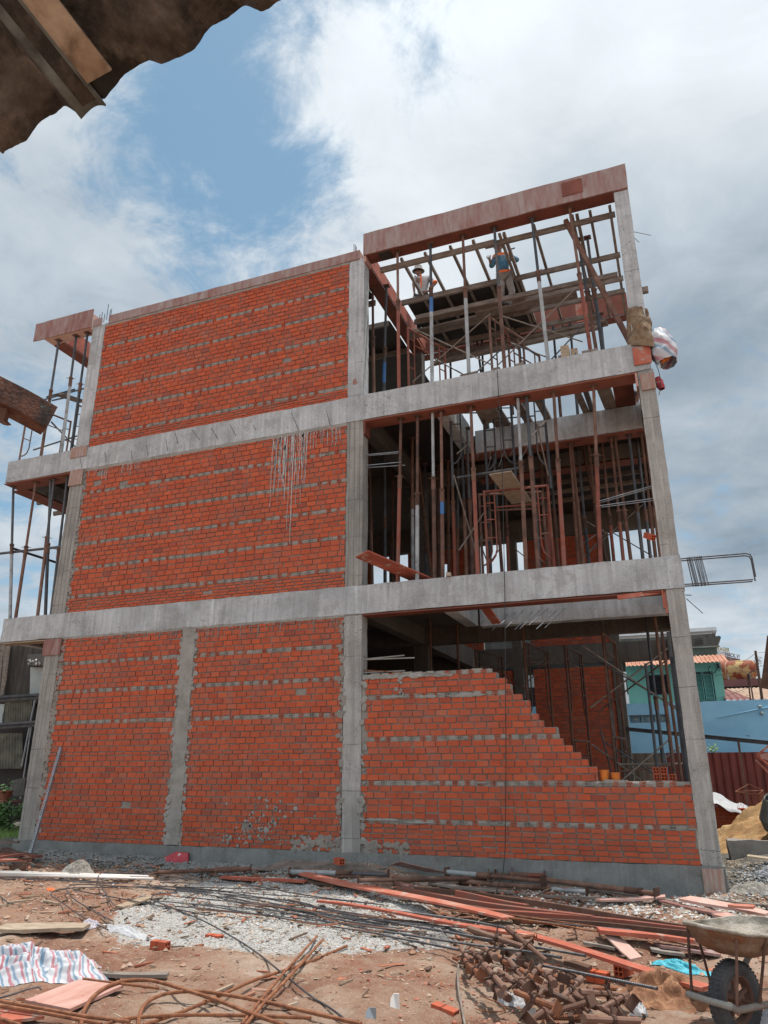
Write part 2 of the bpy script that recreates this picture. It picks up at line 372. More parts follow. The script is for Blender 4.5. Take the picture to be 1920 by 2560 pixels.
MAT['form'] = m_simple('form_panel', [(0.19, 0.075, 0.06), (0.28, 0.145, 0.125), (0.34, 0.26, 0.245)], 3.0, 7, 0.75, (4, 4, 0.8), rvmix=0.25, spot=(0.40, 0.36, 0.34), spotscale=1.8, spotthr=(0.55, 0.75))
MAT['form_soffit'] = m_simple('form_soffit', [(0.12, 0.035, 0.022), (0.20, 0.058, 0.034), (0.27, 0.09, 0.058)], 2.5, 6, 0.7, rvmix=0.3)  # plywood red, darkened further to deepen the shade under the beams
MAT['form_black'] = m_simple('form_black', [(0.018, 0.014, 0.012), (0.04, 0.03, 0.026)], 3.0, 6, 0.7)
MAT['form_red'] = m_simple('form_red', [(0.30, 0.070, 0.042), (0.44, 0.115, 0.068), (0.50, 0.21, 0.15)], 3.5, 9, 0.75, (1, 1, 1), rvmix=0.25, spot=(0.42, 0.31, 0.25), spotscale=7, spotthr=(0.56, 0.66), bs=0.5)
MAT['form_pale'] = m_simple('form_pale', [(0.42, 0.20, 0.15), (0.52, 0.30, 0.25), (0.58, 0.40, 0.34)], 3.0, 7, 0.8, (3, 1, 1), rvmix=0.3)
MAT['form_streak'] = m_simple('form_streak', [(0.40, 0.13, 0.08), (0.34, 0.24, 0.20), (0.45, 0.40, 0.36)], 3.0, 6, 0.8, (12, 12, 1.0))
MAT['timber'] = m_simple('timber', [(0.11, 0.085, 0.07), (0.20, 0.165, 0.14), (0.29, 0.25, 0.22)], 3.0, 6, 0.85, (2, 2, 6), rvmix=0.2)
MAT['timber_pale'] = m_simple('timber_pale', [(0.24, 0.17, 0.11), (0.36, 0.28, 0.20), (0.45, 0.38, 0.30)], 4.0, 6, 0.85, (2, 6, 6), rvmix=0.2)
MAT['rust'] = m_simple('rust', [(0.07, 0.035, 0.026), (0.16, 0.078, 0.052), (0.25, 0.145, 0.105)], 6.0, 6, 0.75, rvmix=0.25, spot=(0.11, 0.09, 0.08), spotthr=(0.56, 0.7))
MAT['rust_dark'] = m_simple('rust_dark', [(0.055, 0.028, 0.020), (0.12, 0.06, 0.04), (0.19, 0.10, 0.07)], 7.0, 6, 0.8, rvmix=0.3)
MAT['rust_orange'] = m_simple('rust_orange', [(0.13, 0.045, 0.022), (0.23, 0.085, 0.04), (0.32, 0.15, 0.085)], 14.0, 6, 0.8, spot=(0.18, 0.07, 0.035), spotthr=(0.55, 0.7))
MAT['rust_red'] = m_simple('rust_red', [(0.15, 0.042, 0.028), (0.27, 0.08, 0.05), (0.20, 0.10, 0.075)], 5.0, 6, 0.7, rvmix=0.2)
MAT['paint_grey'] = m_simple('paint_grey', [(0.20, 0.21, 0.21), (0.34, 0.36, 0.37), (0.42, 0.44, 0.45)], 5.0, 6, 0.6, spot=(0.20, 0.10, 0.07), spotthr=(0.58, 0.7))
MAT['paint_blue'] = m_simple('paint_blue', [(0.03, 0.10, 0.26), (0.05, 0.17, 0.42)], 5.0, 5, 0.5, spot=(0.18, 0.11, 0.09), spotthr=(0.6, 0.7))
MAT['steel_dark'] = m_simple('steel_dark', [(0.025, 0.028, 0.035), (0.06, 0.065, 0.075), (0.12, 0.11, 0.11)], 6.0, 5, 0.55, rvmix=0.2)
MAT['rebar'] = m_simple('rebar', [(0.045, 0.045, 0.05), (0.09, 0.09, 0.10), (0.14, 0.12, 0.11)], 12.0, 4, 0.5, metal=0.4)
MAT['rebar_rust'] = m_simple('rebar_rust', [(0.13, 0.045, 0.022), (0.24, 0.09, 0.04), (0.34, 0.15, 0.075)], 16.0, 5, 0.8)
MAT['pvc'] = m_simple('pvc', [(0.66, 0.60, 0.55), (0.78, 0.74, 0.70)], 4, 4, 0.4)
MAT['galv'] = m_simple('galv', [(0.24, 0.26, 0.28), (0.38, 0.41, 0.44)], 9, 4, 0.45, metal=0.5)
MAT['rubber'] = m_simple('rubber', [(0.025, 0.025, 0.027), (0.06, 0.06, 0.062), (0.10, 0.10, 0.10)], 7, 6, 0.85, obj=False)
MAT['burlap'] = m_simple('burlap', [(0.13, 0.085, 0.05), (0.23, 0.16, 0.10), (0.31, 0.23, 0.15)], 11, 6, 0.95, bs=0.6, bd=0.006)
MAT['burlap_brown'] = m_simple('burlap_brown', [(0.14, 0.06, 0.03), (0.27, 0.13, 0.07), (0.38, 0.21, 0.12)], 11, 6, 0.95, bs=0.6, bd=0.006)
MAT['plastic_orange'] = m_simple('plastic_orange', [(0.62, 0.16, 0.02), (0.72, 0.22, 0.03)], 8, 4, 0.45)
MAT['cloth_blue'] = m_simple('cloth_blue', [(0.03, 0.28, 0.36), (0.06, 0.42, 0.52), (0.14, 0.52, 0.60)], 6, 5, 0.6)
MAT['leaf'] = m_simple('leaf', [(0.025, 0.07, 0.015), (0.06, 0.14, 0.03), (0.10, 0.20, 0.05)], 6, 4, 0.6, rvmix=0.5)
MAT['leaf_light'] = m_simple('leaf_light', [(0.10, 0.20, 0.03), (0.20, 0.32, 0.06)], 6, 4, 0.6, rvmix=0.5)
MAT['stone_white'] = m_simple('stone_white', [(0.34, 0.325, 0.30), (0.50, 0.48, 0.45), (0.64, 0.62, 0.60)], 9, 4, 0.95, rvmix=0.5)
MAT['stone_grey'] = m_simple('stone_grey', [(0.13, 0.14, 0.15), (0.22, 0.23, 0.25), (0.36, 0.37, 0.39)], 9, 4, 0.9, rvmix=0.6)
MAT['stone_brown'] = m_simple('stone_brown', [(0.26, 0.16, 0.11), (0.38, 0.26, 0.19), (0.48, 0.36, 0.28)], 9, 4, 0.95, rvmix=0.5)
MAT['chip_red'] = m_simple('chip_red', [(0.26, 0.075, 0.045), (0.40, 0.14, 0.085), (0.48, 0.24, 0.17)], 9, 4, 0.95, rvmix=0.5)
MAT['skin'] = m_simple('skin', [(0.17, 0.085, 0.055), (0.24, 0.125, 0.085)], 20, 3, 0.6)
MAT['shirt_white'] = m_simple('shirt_white', [(0.38, 0.35, 0.34), (0.52, 0.49, 0.48)], 14, 5, 0.9, bs=0.6, bd=0.02)
MAT['cloth_orange'] = m_simple('cloth_orange', [(0.75, 0.14, 0.03), (0.85, 0.20, 0.05)], 8, 3, 0.8)
MAT['jacket_blue'] = m_simple('jacket_blue', [(0.035, 0.10, 0.16), (0.07, 0.19, 0.28), (0.13, 0.27, 0.37)], 10, 5, 0.85, bs=0.6, bd=0.02)
MAT['trouser'] = m_simple('trouser_grey', [(0.20, 0.18, 0.17), (0.32, 0.30, 0.28)], 9, 5, 0.9, bs=0.6, bd=0.02)
MAT['cloth_dark'] = m_simple('cloth_dark', [(0.02, 0.02, 0.025), (0.05, 0.05, 0.06)], 9, 4, 0.9)
MAT['hair'] = m_simple('hair', [(0.01, 0.009, 0.008), (0.025, 0.022, 0.02)], 30, 3, 0.6)
MAT['mint'] = m_simple('mint_paint', [(0.18, 0.50, 0.40), (0.24, 0.58, 0.48), (0.28, 0.62, 0.53)], 1.2, 6, 0.85)
MAT['mint_shutter'] = m_simple('mint_shutter', [(0.14, 0.42, 0.36), (0.20, 0.50, 0.44)], 3, 5, 0.7)
MAT['blue_wall'] = m_simple('blue_wall_paint', [(0.24, 0.50, 0.70), (0.32, 0.62, 0.84), (0.38, 0.68, 0.88)], 0.9, 7, 0.9, spot=(0.12, 0.17, 0.21), spotscale=1.6, spotthr=(0.66, 0.74), stretch=(1, 1, 1.6))
MAT['pale_wall'] = m_simple('pale_wall', [(0.34, 0.38, 0.36), (0.46, 0.50, 0.48)], 1.5, 6, 0.85)
MAT['white_wall'] = m_simple('white_wall', [(0.62, 0.63, 0.64), (0.74, 0.75, 0.76)], 1.5, 4, 0.8)
MAT['tin_red'] = m_simple('tin_red', [(0.11, 0.022, 0.018), (0.19, 0.035, 0.026), (0.24, 0.055, 0.04)], 2.5, 6, 0.65, (3, 3, 0.6), spot=(0.15, 0.09, 0.07), spotthr=(0.6, 0.75))
MAT['tin_brown'] = m_simple('tin_brown', [(0.10, 0.065, 0.05), (0.18, 0.13, 0.10), (0.24, 0.18, 0.15)], 2.5, 6, 0.7, (3, 3, 0.6))
MAT['tin_orange'] = m_simple('tin_orange', [(0.38, 0.15, 0.09), (0.48, 0.22, 0.14), (0.50, 0.28, 0.20)], 2.5, 6, 0.7)
MAT['tin_maroon'] = m_simple('tin_maroon', [(0.17, 0.055, 0.05), (0.25, 0.09, 0.08)], 2.5, 6, 0.7)
MAT['tin_pale'] = m_simple('tin_pale', [(0.42, 0.27, 0.19), (0.55, 0.40, 0.30)], 2.5, 6, 0.7)
MAT['tin_old'] = m_simple('tin_old', [(0.05, 0.047, 0.033), (0.11, 0.105, 0.08), (0.18, 0.17, 0.13)], 3, 6, 0.8)
MAT['tank'] = m_simple('tank_yellow', [(0.34, 0.20, 0.08), (0.50, 0.34, 0.14), (0.58, 0.42, 0.20)], 1.5, 5, 0.75, spot=(0.25, 0.06, 0.025), spotscale=2.6, spotthr=(0.46, 0.54))
MAT['glass_dark'] = m_simple('glass_dark', [(0.01, 0.012, 0.014), (0.02, 0.022, 0.025)], 3, 2, 0.25)
MAT['wood_old'] = m_simple('wood_old', [(0.02, 0.016, 0.013), (0.06, 0.05, 0.042), (0.12, 0.105, 0.09)], 1.6, 7, 0.9, (5, 5, 0.6))
MAT['fibro'] = m_simple('fibro', [(0.035, 0.031, 0.028), (0.13, 0.115, 0.098), (0.24, 0.215, 0.185)], 9, 12, 0.95, (1, 1, 1), spot=(0.035, 0.034, 0.028), spotscale=4.5, spotthr=(0.46, 0.58), bs=0.9, bd=0.01)
MAT['fibro_tan'] = m_simple('fibro_tan', [(0.22, 0.17, 0.12), (0.44, 0.35, 0.26), (0.55, 0.45, 0.33)], 16, 11, 0.95)
MAT['fibro_facet_dark'] = m_simple('fibro_facet_dark', [(0.05, 0.055, 0.05), (0.15, 0.17, 0.16), (0.22, 0.25, 0.24)], 13, 11, 0.95)
MAT['rust_near'] = m_simple('rust_near', [(0.02, 0.011, 0.008), (0.07, 0.028, 0.017), (0.14, 0.055, 0.03), (0.13, 0.10, 0.075)], 16, 8, 0.8, spot=(0.10, 0.20, 0.17), spotscale=9, spotthr=(0.66, 0.72), bs=0.8, bd=0.006)
MAT['terracotta'] = m_simple('terracotta', [(0.20, 0.07, 0.04), (0.28, 0.11, 0.07)], 4, 4, 0.9)
MAT['mixer'] = m_concrete('mixer_drum', (0.10, 0.10, 0.095), (0.22, 0.21, 0.19), 0.4, False, sc=3)
MAT['sign_yellow'] = m_simple('sign_yellow', [(0.34, 0.20, 0.02), (0.42, 0.26, 0.04)], 3, 3, 0.6)
MAT['sign_brown'] = m_simple('sign_brown', [(0.13, 0.085, 0.09), (0.18, 0.12, 0.13)], 3, 3, 0.6)
MAT['cable'] = m_simple('cable', [(0.015, 0.015, 0.016), (0.04, 0.04, 0.042)], 3, 3, 0.6)

def m_stripes(name, scale=5.0):
    m, nt, b = newmat(name)
    uv = N(nt, 'ShaderNodeAttribute', _attribute_name='stripe').outputs['Fac']
    w = mth(nt, 'FRACT', mth(nt, 'MULTIPLY', uv, scale))
    n = noi(nt, coord(nt), 5, 4)
    c = ramp(nt, w, [(0.0, (0.48, 0.49, 0.52)), (0.30, (0.40, 0.13, 0.16)), (0.52, (0.44, 0.45, 0.48)), (0.68, (0.12, 0.21, 0.31)), (0.88, (0.44, 0.45, 0.48))], 'CONSTANT')
    fade = mixc(nt, thr(nt, n, 0.35, 0.7), c, (0.56, 0.56, 0.58))
    c = mixc(nt, 0.35, c, fade)
    L(nt, c, b.inputs['Base Color']); b.inputs['Roughness'].default_value = 0.55
    bump(nt, b, noi(nt, coord(nt), 60, 3), 0.3, 0.003)
    return m
MAT['striped'] = m_stripes('striped_tarp')
def m_plastic(name, col, trans=0.35):
    m, nt, b = newmat(name)
    f = noi(nt, coord(nt), 12, 5); c = mixc(nt, f, tuple(x*0.6 for x in col), col)
    L(nt, c, b.inputs['Base Color']); b.inputs['Roughness'].default_value = 0.28
    b.inputs['Transmission Weight'].default_value = trans; b.inputs['IOR'].default_value = 1.1
    return m
MAT['plastic_clear'] = m_plastic('plastic_clear', (0.50, 0.46, 0.41))
MAT['plastic_white'] = m_plastic('plastic_white', (0.66, 0.66, 0.68), 0.1)
def m_sack_red():
    m, nt, b = newmat('sack_red'); v = coord(nt)
    c = ramp(nt, noi(nt, v, 7, 4), [(0.35, (0.36, 0.03, 0.045)), (0.6, (0.46, 0.06, 0.07)), (0.66, (0.60, 0.50, 0.46))]); L(nt, c, b.inputs['Base Color']); b.inputs['Roughness'].default_value = 0.6
    return m
MAT['sack_red'] = m_sack_red()
def m_ground():
    m, nt, b = newmat('dirt_ground'); v = coord(nt)
    f = noi(nt, v, 0.8, 9, 0.66, 0.4)
    dirt = ramp(nt, f, [(0.34, (0.20, 0.085, 0.048)), (0.44, (0.32, 0.155, 0.095)), (0.54, (0.43, 0.27, 0.185)), (0.66, (0.58, 0.455, 0.365))])
    f2 = noi(nt, v, 6, 8, 0.7); dirt = mixc(nt, thr(nt, f2, 0.5, 0.75), dirt, mixc(nt, 0.55, dirt, (0.50, 0.40, 0.32)))
    f3 = noi(nt, coord(nt, loc=(4, 1, 0)), 13, 10, 0.75); dirt = mixc(nt, thr(nt, f3, 0.55, 0.64), dirt, mixc(nt, 0.45, dirt, (0.13, 0.065, 0.04)))
    f4 = noi(nt, coord(nt, loc=(8, 2, 0)), 55, 6, 0.8); dirt = mixc(nt, thr(nt, f4, 0.55, 0.62), dirt, mixc(nt, 0.5, dirt, (0.60, 0.52, 0.45))); f5 = noi(nt, coord(nt, loc=(1, 2, 5)), 70, 5, 0.8); dirt = mixc(nt, thr(nt, f5, 0.60, 0.66), dirt, mixc(nt, 0.5, dirt, (0.12, 0.06, 0.04)))
    rd = noi(nt, coord(nt, loc=(2, 7, 0)), 1.7, 6, 0.6); dirt = mixc(nt, mth(nt, 'MULTIPLY', thr(nt, rd, 0.58, 0.68), 0.6), dirt, (0.38, 0.12, 0.06))
    wz = attr(nt, 'white'); wn = mth(nt, 'ADD', wz, mth(nt, 'MULTIPLY', mth(nt, 'SUBTRACT', noi(nt, v, 5, 8, 0.7), 0.5), 1.1))
    gv = ramp(nt, noi(nt, v, 38, 5, 0.75), [(0.34, (0.24, 0.22, 0.20)), (0.46, (0.50, 0.48, 0.45)), (0.6, (0.64, 0.62, 0.59))])
    c = mixc(nt, thr(nt, wn, 0.42, 0.58), dirt, gv)
    mz = attr(nt, 'mud'); mn = mth(nt, 'ADD', mz, mth(nt, 'MULTIPLY', mth(nt, 'SUBTRACT', noi(nt, v, 4, 6, 0.7), 0.5), 0.8))
    mud = ramp(nt, noi(nt, v, 9, 6, 0.7), [(0.3, (0.085, 0.08, 0.07)), (0.6, (0.18, 0.17, 0.15)), (0.75, (0.28, 0.26, 0.24))])
    c = mixc(nt, thr(nt, mn, 0.42, 0.6), c, mud)
    L(nt, c, b.inputs['Base Color']); b.inputs['Roughness'].default_value = 0.97
    h = mth(nt, 'ADD', noi(nt, v, 30, 12, 0.8), mth(nt, 'MULTIPLY', noi(nt, v, 9, 8, 0.75), 1.6)); bump(nt, b, h, 0.9, 0.035)
    return m
MAT['ground'] = m_ground()
def m_sand():
    m, nt, b = newmat('sand'); v = coord(nt)
    c = ramp(nt, noi(nt, v, 3.5, 8, 0.7, 0.5), [(0.32, (0.26, 0.125, 0.05)), (0.5, (0.46, 0.27, 0.12)), (0.68, (0.58, 0.38, 0.19))]); L(nt, c, b.inputs['Base Color']); b.inputs['Roughness'].default_value = 0.97
    bump(nt, b, noi(nt, v, 9, 8, 0.75), 1.0, 0.05); return m
MAT['sand'] = m_sand()

MAT['wood_mix'] = m_simple('wood_mix', [(0.12, 0.075, 0.05), (0.26, 0.19, 0.13), (0.42, 0.33, 0.25), (0.40, 0.14, 0.08)], 6, 6, 0.9, rvmix=0.8)
MAT['clod'] = m_simple('clod', [(0.24, 0.125, 0.08), (0.38, 0.22, 0.145), (0.50, 0.34, 0.25)], 8, 6, 0.97, rvmix=0.4)
MAT['cement_drip'] = m_concrete('cement_drip', (0.38, 0.375, 0.36), (0.52, 0.51, 0.49), 0.1, False, sc=3)
MAT['mortar_mid'] = m_concrete('mortar_mid', (0.20, 0.185, 0.165), (0.34, 0.315, 0.28), 0.2, False, sc=3)
# ------------------------------------------------------------------ ground
PB = 0.42                                # top of the plinth
def sstep(a, b, x):
    t = min(1, max(0, (x-a)/(b-a))); return t*t*(3-2*t)
def gh(x, y, fine=True):
    """height of the site"""
    z = 0.13*sstep(-3.5, -0.4, y) + 0.13*sstep(-3.0, -9.0, x)*sstep(-3, -0.3, y)
    z += 0.16*math.exp(-((x+4.3)/0.9)**2-((y+0.1)/0.8)**2)
    z += 0.17*math.exp(-((x+1.05)/0.7)**2-((y+2.75)/0.28)**2)        # mound under the red boards
    z += 0.10*math.exp(-((x+2.1)/0.6)**2-((y+4.5)/0.45)**2)
    z -= 0.10*math.exp(-((x+1.3)/0.5)**2-((y+1.3)/0.22)**2)           # pit by the plinth
    if y > 0: z += 0.10*sstep(0.0, 0.6, y)
    if x > 0.3: z += 0.12*sstep(0.3, 1.2, x)*sstep(-1.0, 1.5, y)
    if fine:
        d = max(abs(x), abs(y))
        k = 1.0 if d < 14 else 0.4
        z += k*(0.050*fbm(x*0.9, y*0.9, 0, 4)+(0.022*fbm(x*1.9, y*2.4, 6, 2) if y < -0.3 else 0)+0.028*fbm(x*3.7, y*3.7, 3, 4))
    return z
def atg(px, py, dz=0.0):
    """point of the ground seen at that pixel of the photograph"""
    d = raydir(px, py); t = 2.0; p = CAM
    z = 0.05
    for _ in range(14):
        t = (z+dz-CAM.z)/d.z; p = CAM + d*t; z = 0.6*z+0.4*gh(p.x, p.y)
    return Vector((p.x, p.y, gh(p.x, p.y)+dz))
def gp(x, y, dz=0.0): return Vector((x, y, gh(x, y)+dz))

def in_poly(x, y, poly):
    c = False; n = len(poly); j = n-1
    for i in range(n):
        if (poly[i][1] > y) != (poly[j][1] > y) and x < (poly[j][0]-poly[i][0])*(y-poly[i][1])/(poly[j][1]-poly[i][1])+poly[i][0]: c = not c
        j = i
    return c
def poly_dist(x, y, poly):
    best = 1e9; n = len(poly)
    for i in range(n):
        ax, ay = poly[i]; bx, by = poly[(i+1) % n]; dx, dy = bx-ax, by-ay
        t = max(0, min(1, ((x-ax)*dx+(y-ay)*dy)/(dx*dx+dy*dy+1e-9)))
        best = min(best, math.hypot(x-ax-t*dx, y-ay-t*dy))
    return best if in_poly(x, y, poly) else -best
GRAVEL_PX = [(300, 2262), (500, 2212), (760, 2200), (1000, 2240), (1170, 2300), (1120, 2345), (960, 2345), (700, 2352), (560, 2345), (500, 2330), (380, 2330), (270, 2300)]
GRAVEL = [(p.x, p.y) for p in (atz(px, py, 0.1) for px, py in GRAVEL_PX)]
def w_white(x, y):
    w = max(0, min(1, 0.5+poly_dist(x, y, GRAVEL)*2.2)) if abs(x) < 14 and -8 < y < 2 else 0
    w = max(w, 0.44*math.exp(-((x-0.2)/1.4)**2-((y+1.2)/0.45)**2))       # broken pale stone by the corner
    w = max(w, 0.40*math.exp(-((x+3.6)/1.6)**2-((y+0.35)/0.3)**2))
    return w
def w_mud(x, y):
    w = 0.85*sstep(-1.25, -0.75, y)*sstep(-3.4, -5.5, x)
    if y > 0: w = max(w, 0.7)
    return w
def build_ground():
    def axis(a, b, step, far):
        r = list(np.arange(a, b+1e-6, step)); g = step; x = b
        while x < far: g *= 1.35; x += g; r.append(x)
        g = step; x = a
        while x > -far: g *= 1.35; x -= g; r.insert(0, x)
        return r
    xs = axis(-12.5, 3.0, 0.045, 400); ys = axis(-6.2, 1.2, 0.04, 400)
    vs = []; wh = []; mu = []
    for y in ys:
        for x in xs:
            near = -14 < x < 4.5 and -8 < y < 3
            vs.append((x, y, gh(x, y, abs(x) < 60 and abs(y) < 60)))
            wh.append(w_white(x, y) if near else 0.0); mu.append(w_mud(x, y))
    nx = len(xs); fs = [(j*nx+i, j*nx+i+1, (j+1)*nx+i+1, (j+1)*nx+i) for j in range(len(ys)-1) for i in range(nx-1)]
    me = bpy.data.meshes.new('ground'); me.from_pydata(vs, [], fs); me.update()
    for nm, data in (('white', wh), ('mud', mu)):
        a = me.attributes.new(nm, 'FLOAT', 'POINT'); a.data.foreach_set('value', data)
    me.polygons.foreach_set('use_smooth', [True]*len(me.polygons)); me.materials.append(MAT['ground'])
    o = bpy.data.objects.new('ground', me); COL.objects.link(o); tag(o, kind='structure')
build_ground()

# ------------------------------------------------------------------ the unfinished building
BD = thing('unfinished_building', 'three storey concrete frame building under construction with raw red brick walls', 'building', (-5, 0, 0))
BD.location = (0, 0, 0)
C1 = (-10.22, -9.905); C2 = (-4.487, -4.203); C3 = (0.055, 0.272); DP = 0.22
Y1, Y2 = 3.22, 7.0
L1 = (3.67, 4.10); L2 = (6.86, 7.31); RZ = 10.05
def part(name, mat, fn, label=None):
    mb = MB(); fn(mb); o = mb.build(name, MAT[mat], BD)
    if label: o['label'] = label
    return o
def rb(a, b, amp=0.004, step=0.12):
    return lambda mb: mb.rbox(a, b, step, amp, sd=ru(0, 50))
# plinth
part('plinth', 'render', rb((-10.30, -0.02, -0.2), (0.30, 0.20, PB), 0.008, 0.10))
part('footing', 'render', rb((-0.9, -0.22, -0.2), (0.52, 0.3, 0.10), 0.03, 0.10))
part('floor_slab', 'concrete_indoor_shade', rb((-10.2, 0.2, 0.0), (0.30, 7.2, 0.36), 0.004, 0.5))
# columns: front row then the rows behind
for (a, b), mats in ((C1, ('concrete_board', 'concrete_board', 'concrete')), (C2, ('concrete_col', 'concrete_board', 'concrete')), (C3, ('concrete_col', 'concrete_col', 'concrete'))):
    for (z0, z1), mt in zip(((PB, L1[0]), (L1[1], L2[0]), (L2[1], RZ)), mats):
        part('column', mt, rb((a, 0.0, z0), (b, DP, z1), 0.006))
for y in (Y1, Y2):
    for (a, b) in (C1, C2, C3) if y == Y1 else ((-10.2, -9.95), (-6.4, -6.18), (-3.37, -3.15), (-1.20, -1.0), (0.055, 0.272)):
        for (z0, z1) in ((0.36, L1[0]), (L1[1], L2[0])) if y == Y2 else ((0.36, L1[0]), (L1[1], L2[0]), (L2[1], RZ-0.1)):
            if y == Y1 and a == C3[0] and z0 < 1: continue
            part('column', 'concrete_indoor_shade', rb((a, y, z0), (b, y+DP, z1), 0.003, 0.4))
# edge beams along the front, one per floor
part('edge_beam', 'concrete', rb((-11.31, -0.012, L1[0]), (0.285, DP, L1[1]), 0.008, 0.1))
part('edge_beam', 'concrete', rb((-11.89, -0.012, L2[0]), (0.245, DP, L2[1]), 0.007, 0.1))
for (z0, z1) in (L1, L2):
    xl = -11.31 if z0 < 5 else -11.89
    for y in ((1.72, Y1, Y2) if z0 < 5 else (2.0, Y1, Y2)):
        x0 = -2.83 if y < 2.1 else xl
        part('inner_beam', 'concrete' if (y < 2.1) else 'concrete_indoor_shade', rb((x0, y, (6.665 if (y == Y2 and z0 > 5) else z0+0.005)), (0.05 if y < 2.1 else 0.28, y+0.2, z1-0.004), 0.005, 0.15))
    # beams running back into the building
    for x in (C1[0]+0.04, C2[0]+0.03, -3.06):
        part('cross_beam', 'concrete' if x == -3.06 else 'concrete_indoor_shade', rb((x, DP+0.002, z0+0.012), (x+0.2, (1.718 if (x == -3.06 and z0 < 5) else 1.998 if x == -3.06 else Y2-0.002), z1-0.006), 0.004, 0.2))
    part('cross_beam', 'concrete_indoor_shade', rb((0.06, DP+0.002, z0+0.015), (0.25, Y2-0.002, z1-0.012), 0.004, 0.3))
    part('cantilever_beam', 'concrete', rb((xl, DP+0.002, z0+0.01), (xl+0.18, 3.3, z1-0.008), 0.004, 0.2))
    # slabs, open over the stair void of the right bay
    part('slab', 'concrete_indoor_shade', rb((xl+0.182, DP+0.003, z1-0.115), (-3.062, Y1+0.197, z1-0.004), 0.002, 0.8))
    part('slab', 'concrete_indoor_shade', rb((xl+0.182, Y1+0.199, z1-0.115), (-4.26 if z0 < 5 else -3.064, Y2-0.003, z1-0.004), 0.002, 0.8))
    part('slab', 'concrete_indoor_shade', rb((-3.062, 1.923 if z0 < 5 else 2.203, z1-0.116), (0.058, Y1+0.198 if z0 < 5 else Y2-0.003, z1-0.005), 0.002, 0.8))
# masonry -----------------------------------------------------------------
def courses(z0, heads, z1, thin_to=None, thin_n=0):
    """list of (kind, z centre, pitch)"""
    out = []; z = z0
    if thin_n:
        p = (thin_to-z0)/thin_n
        for i in range(thin_n): out.append(('thin', z0+p*(i+0.5), p))
        z = thin_to
    for h in heads+[None]:
        top = (h-0.0275) if h else z1
        n = max(1, int(round((top-z)/0.0875))); p = (top-z)/n
        if top-z > 0.03:
            for i in range(n): out.append(('str', z+p*(i+0.5), p))
        if h: out.append(('head', h, 0.055)); z = h+0.0275
    return out
BP = 0.1695
def hollow_end(mb, x0, x1, z0, z1, y, dep, rows, rv):
    """end of a hollow clay brick with its cells really sunk in"""
    xs = [x0]; w = x1-x0; e = w*0.12; c = (w-3*e)/2
    xs = [x0, x0+e, x0+e+c, x0+2*e+c, x0+2*e+2*c, x1]
    h = z1-z0; f = h*(0.19 if rows == 1 else 0.12); g = (h-(rows+1)*f)/rows
    zs = [z0]; 
    for r_ in range(rows): zs += [zs[-1]+f, zs[-1]+f+g]
    zs.append(z1); jx = 0.0
    for i in range(5):
        for j in range(len(zs)-1):
            a, b, cc, d = xs[i], xs[i+1], zs[j], zs[j+1]
            if i % 2 == 1 and j % 2 == 1:
                yb = y+dep
                mb.add([(a, y, cc), (b, y, cc), (b, y, d), (a, y, d), (a, yb, cc), (b, yb, cc), (b, yb, d), (a, yb, d)],
                       [(0, 4, 5, 1), (1, 5, 6, 2), (2, 6, 7, 3), (3, 7, 4, 0), (4, 7, 6, 5)], rv)
            else:
                mb.add([(a, y, cc), (b, y, cc), (b, y, d), (a, y, d)], [(0, 1, 2, 3)], rv)
    # body
    mb.add([(x0, y, z0), (x1, y, z0), (x1, y, z1), (x0, y, z1), (x0, y+0.1, z0), (x1, y+0.1, z0), (x1, y+0.1, z1), (x0, y+0.1, z1)],
           [(0, 4, 5, 1), (1, 5, 6, 2), (2, 6, 7, 3), (3, 7, 4, 0), (4, 7, 6, 5)], rv)
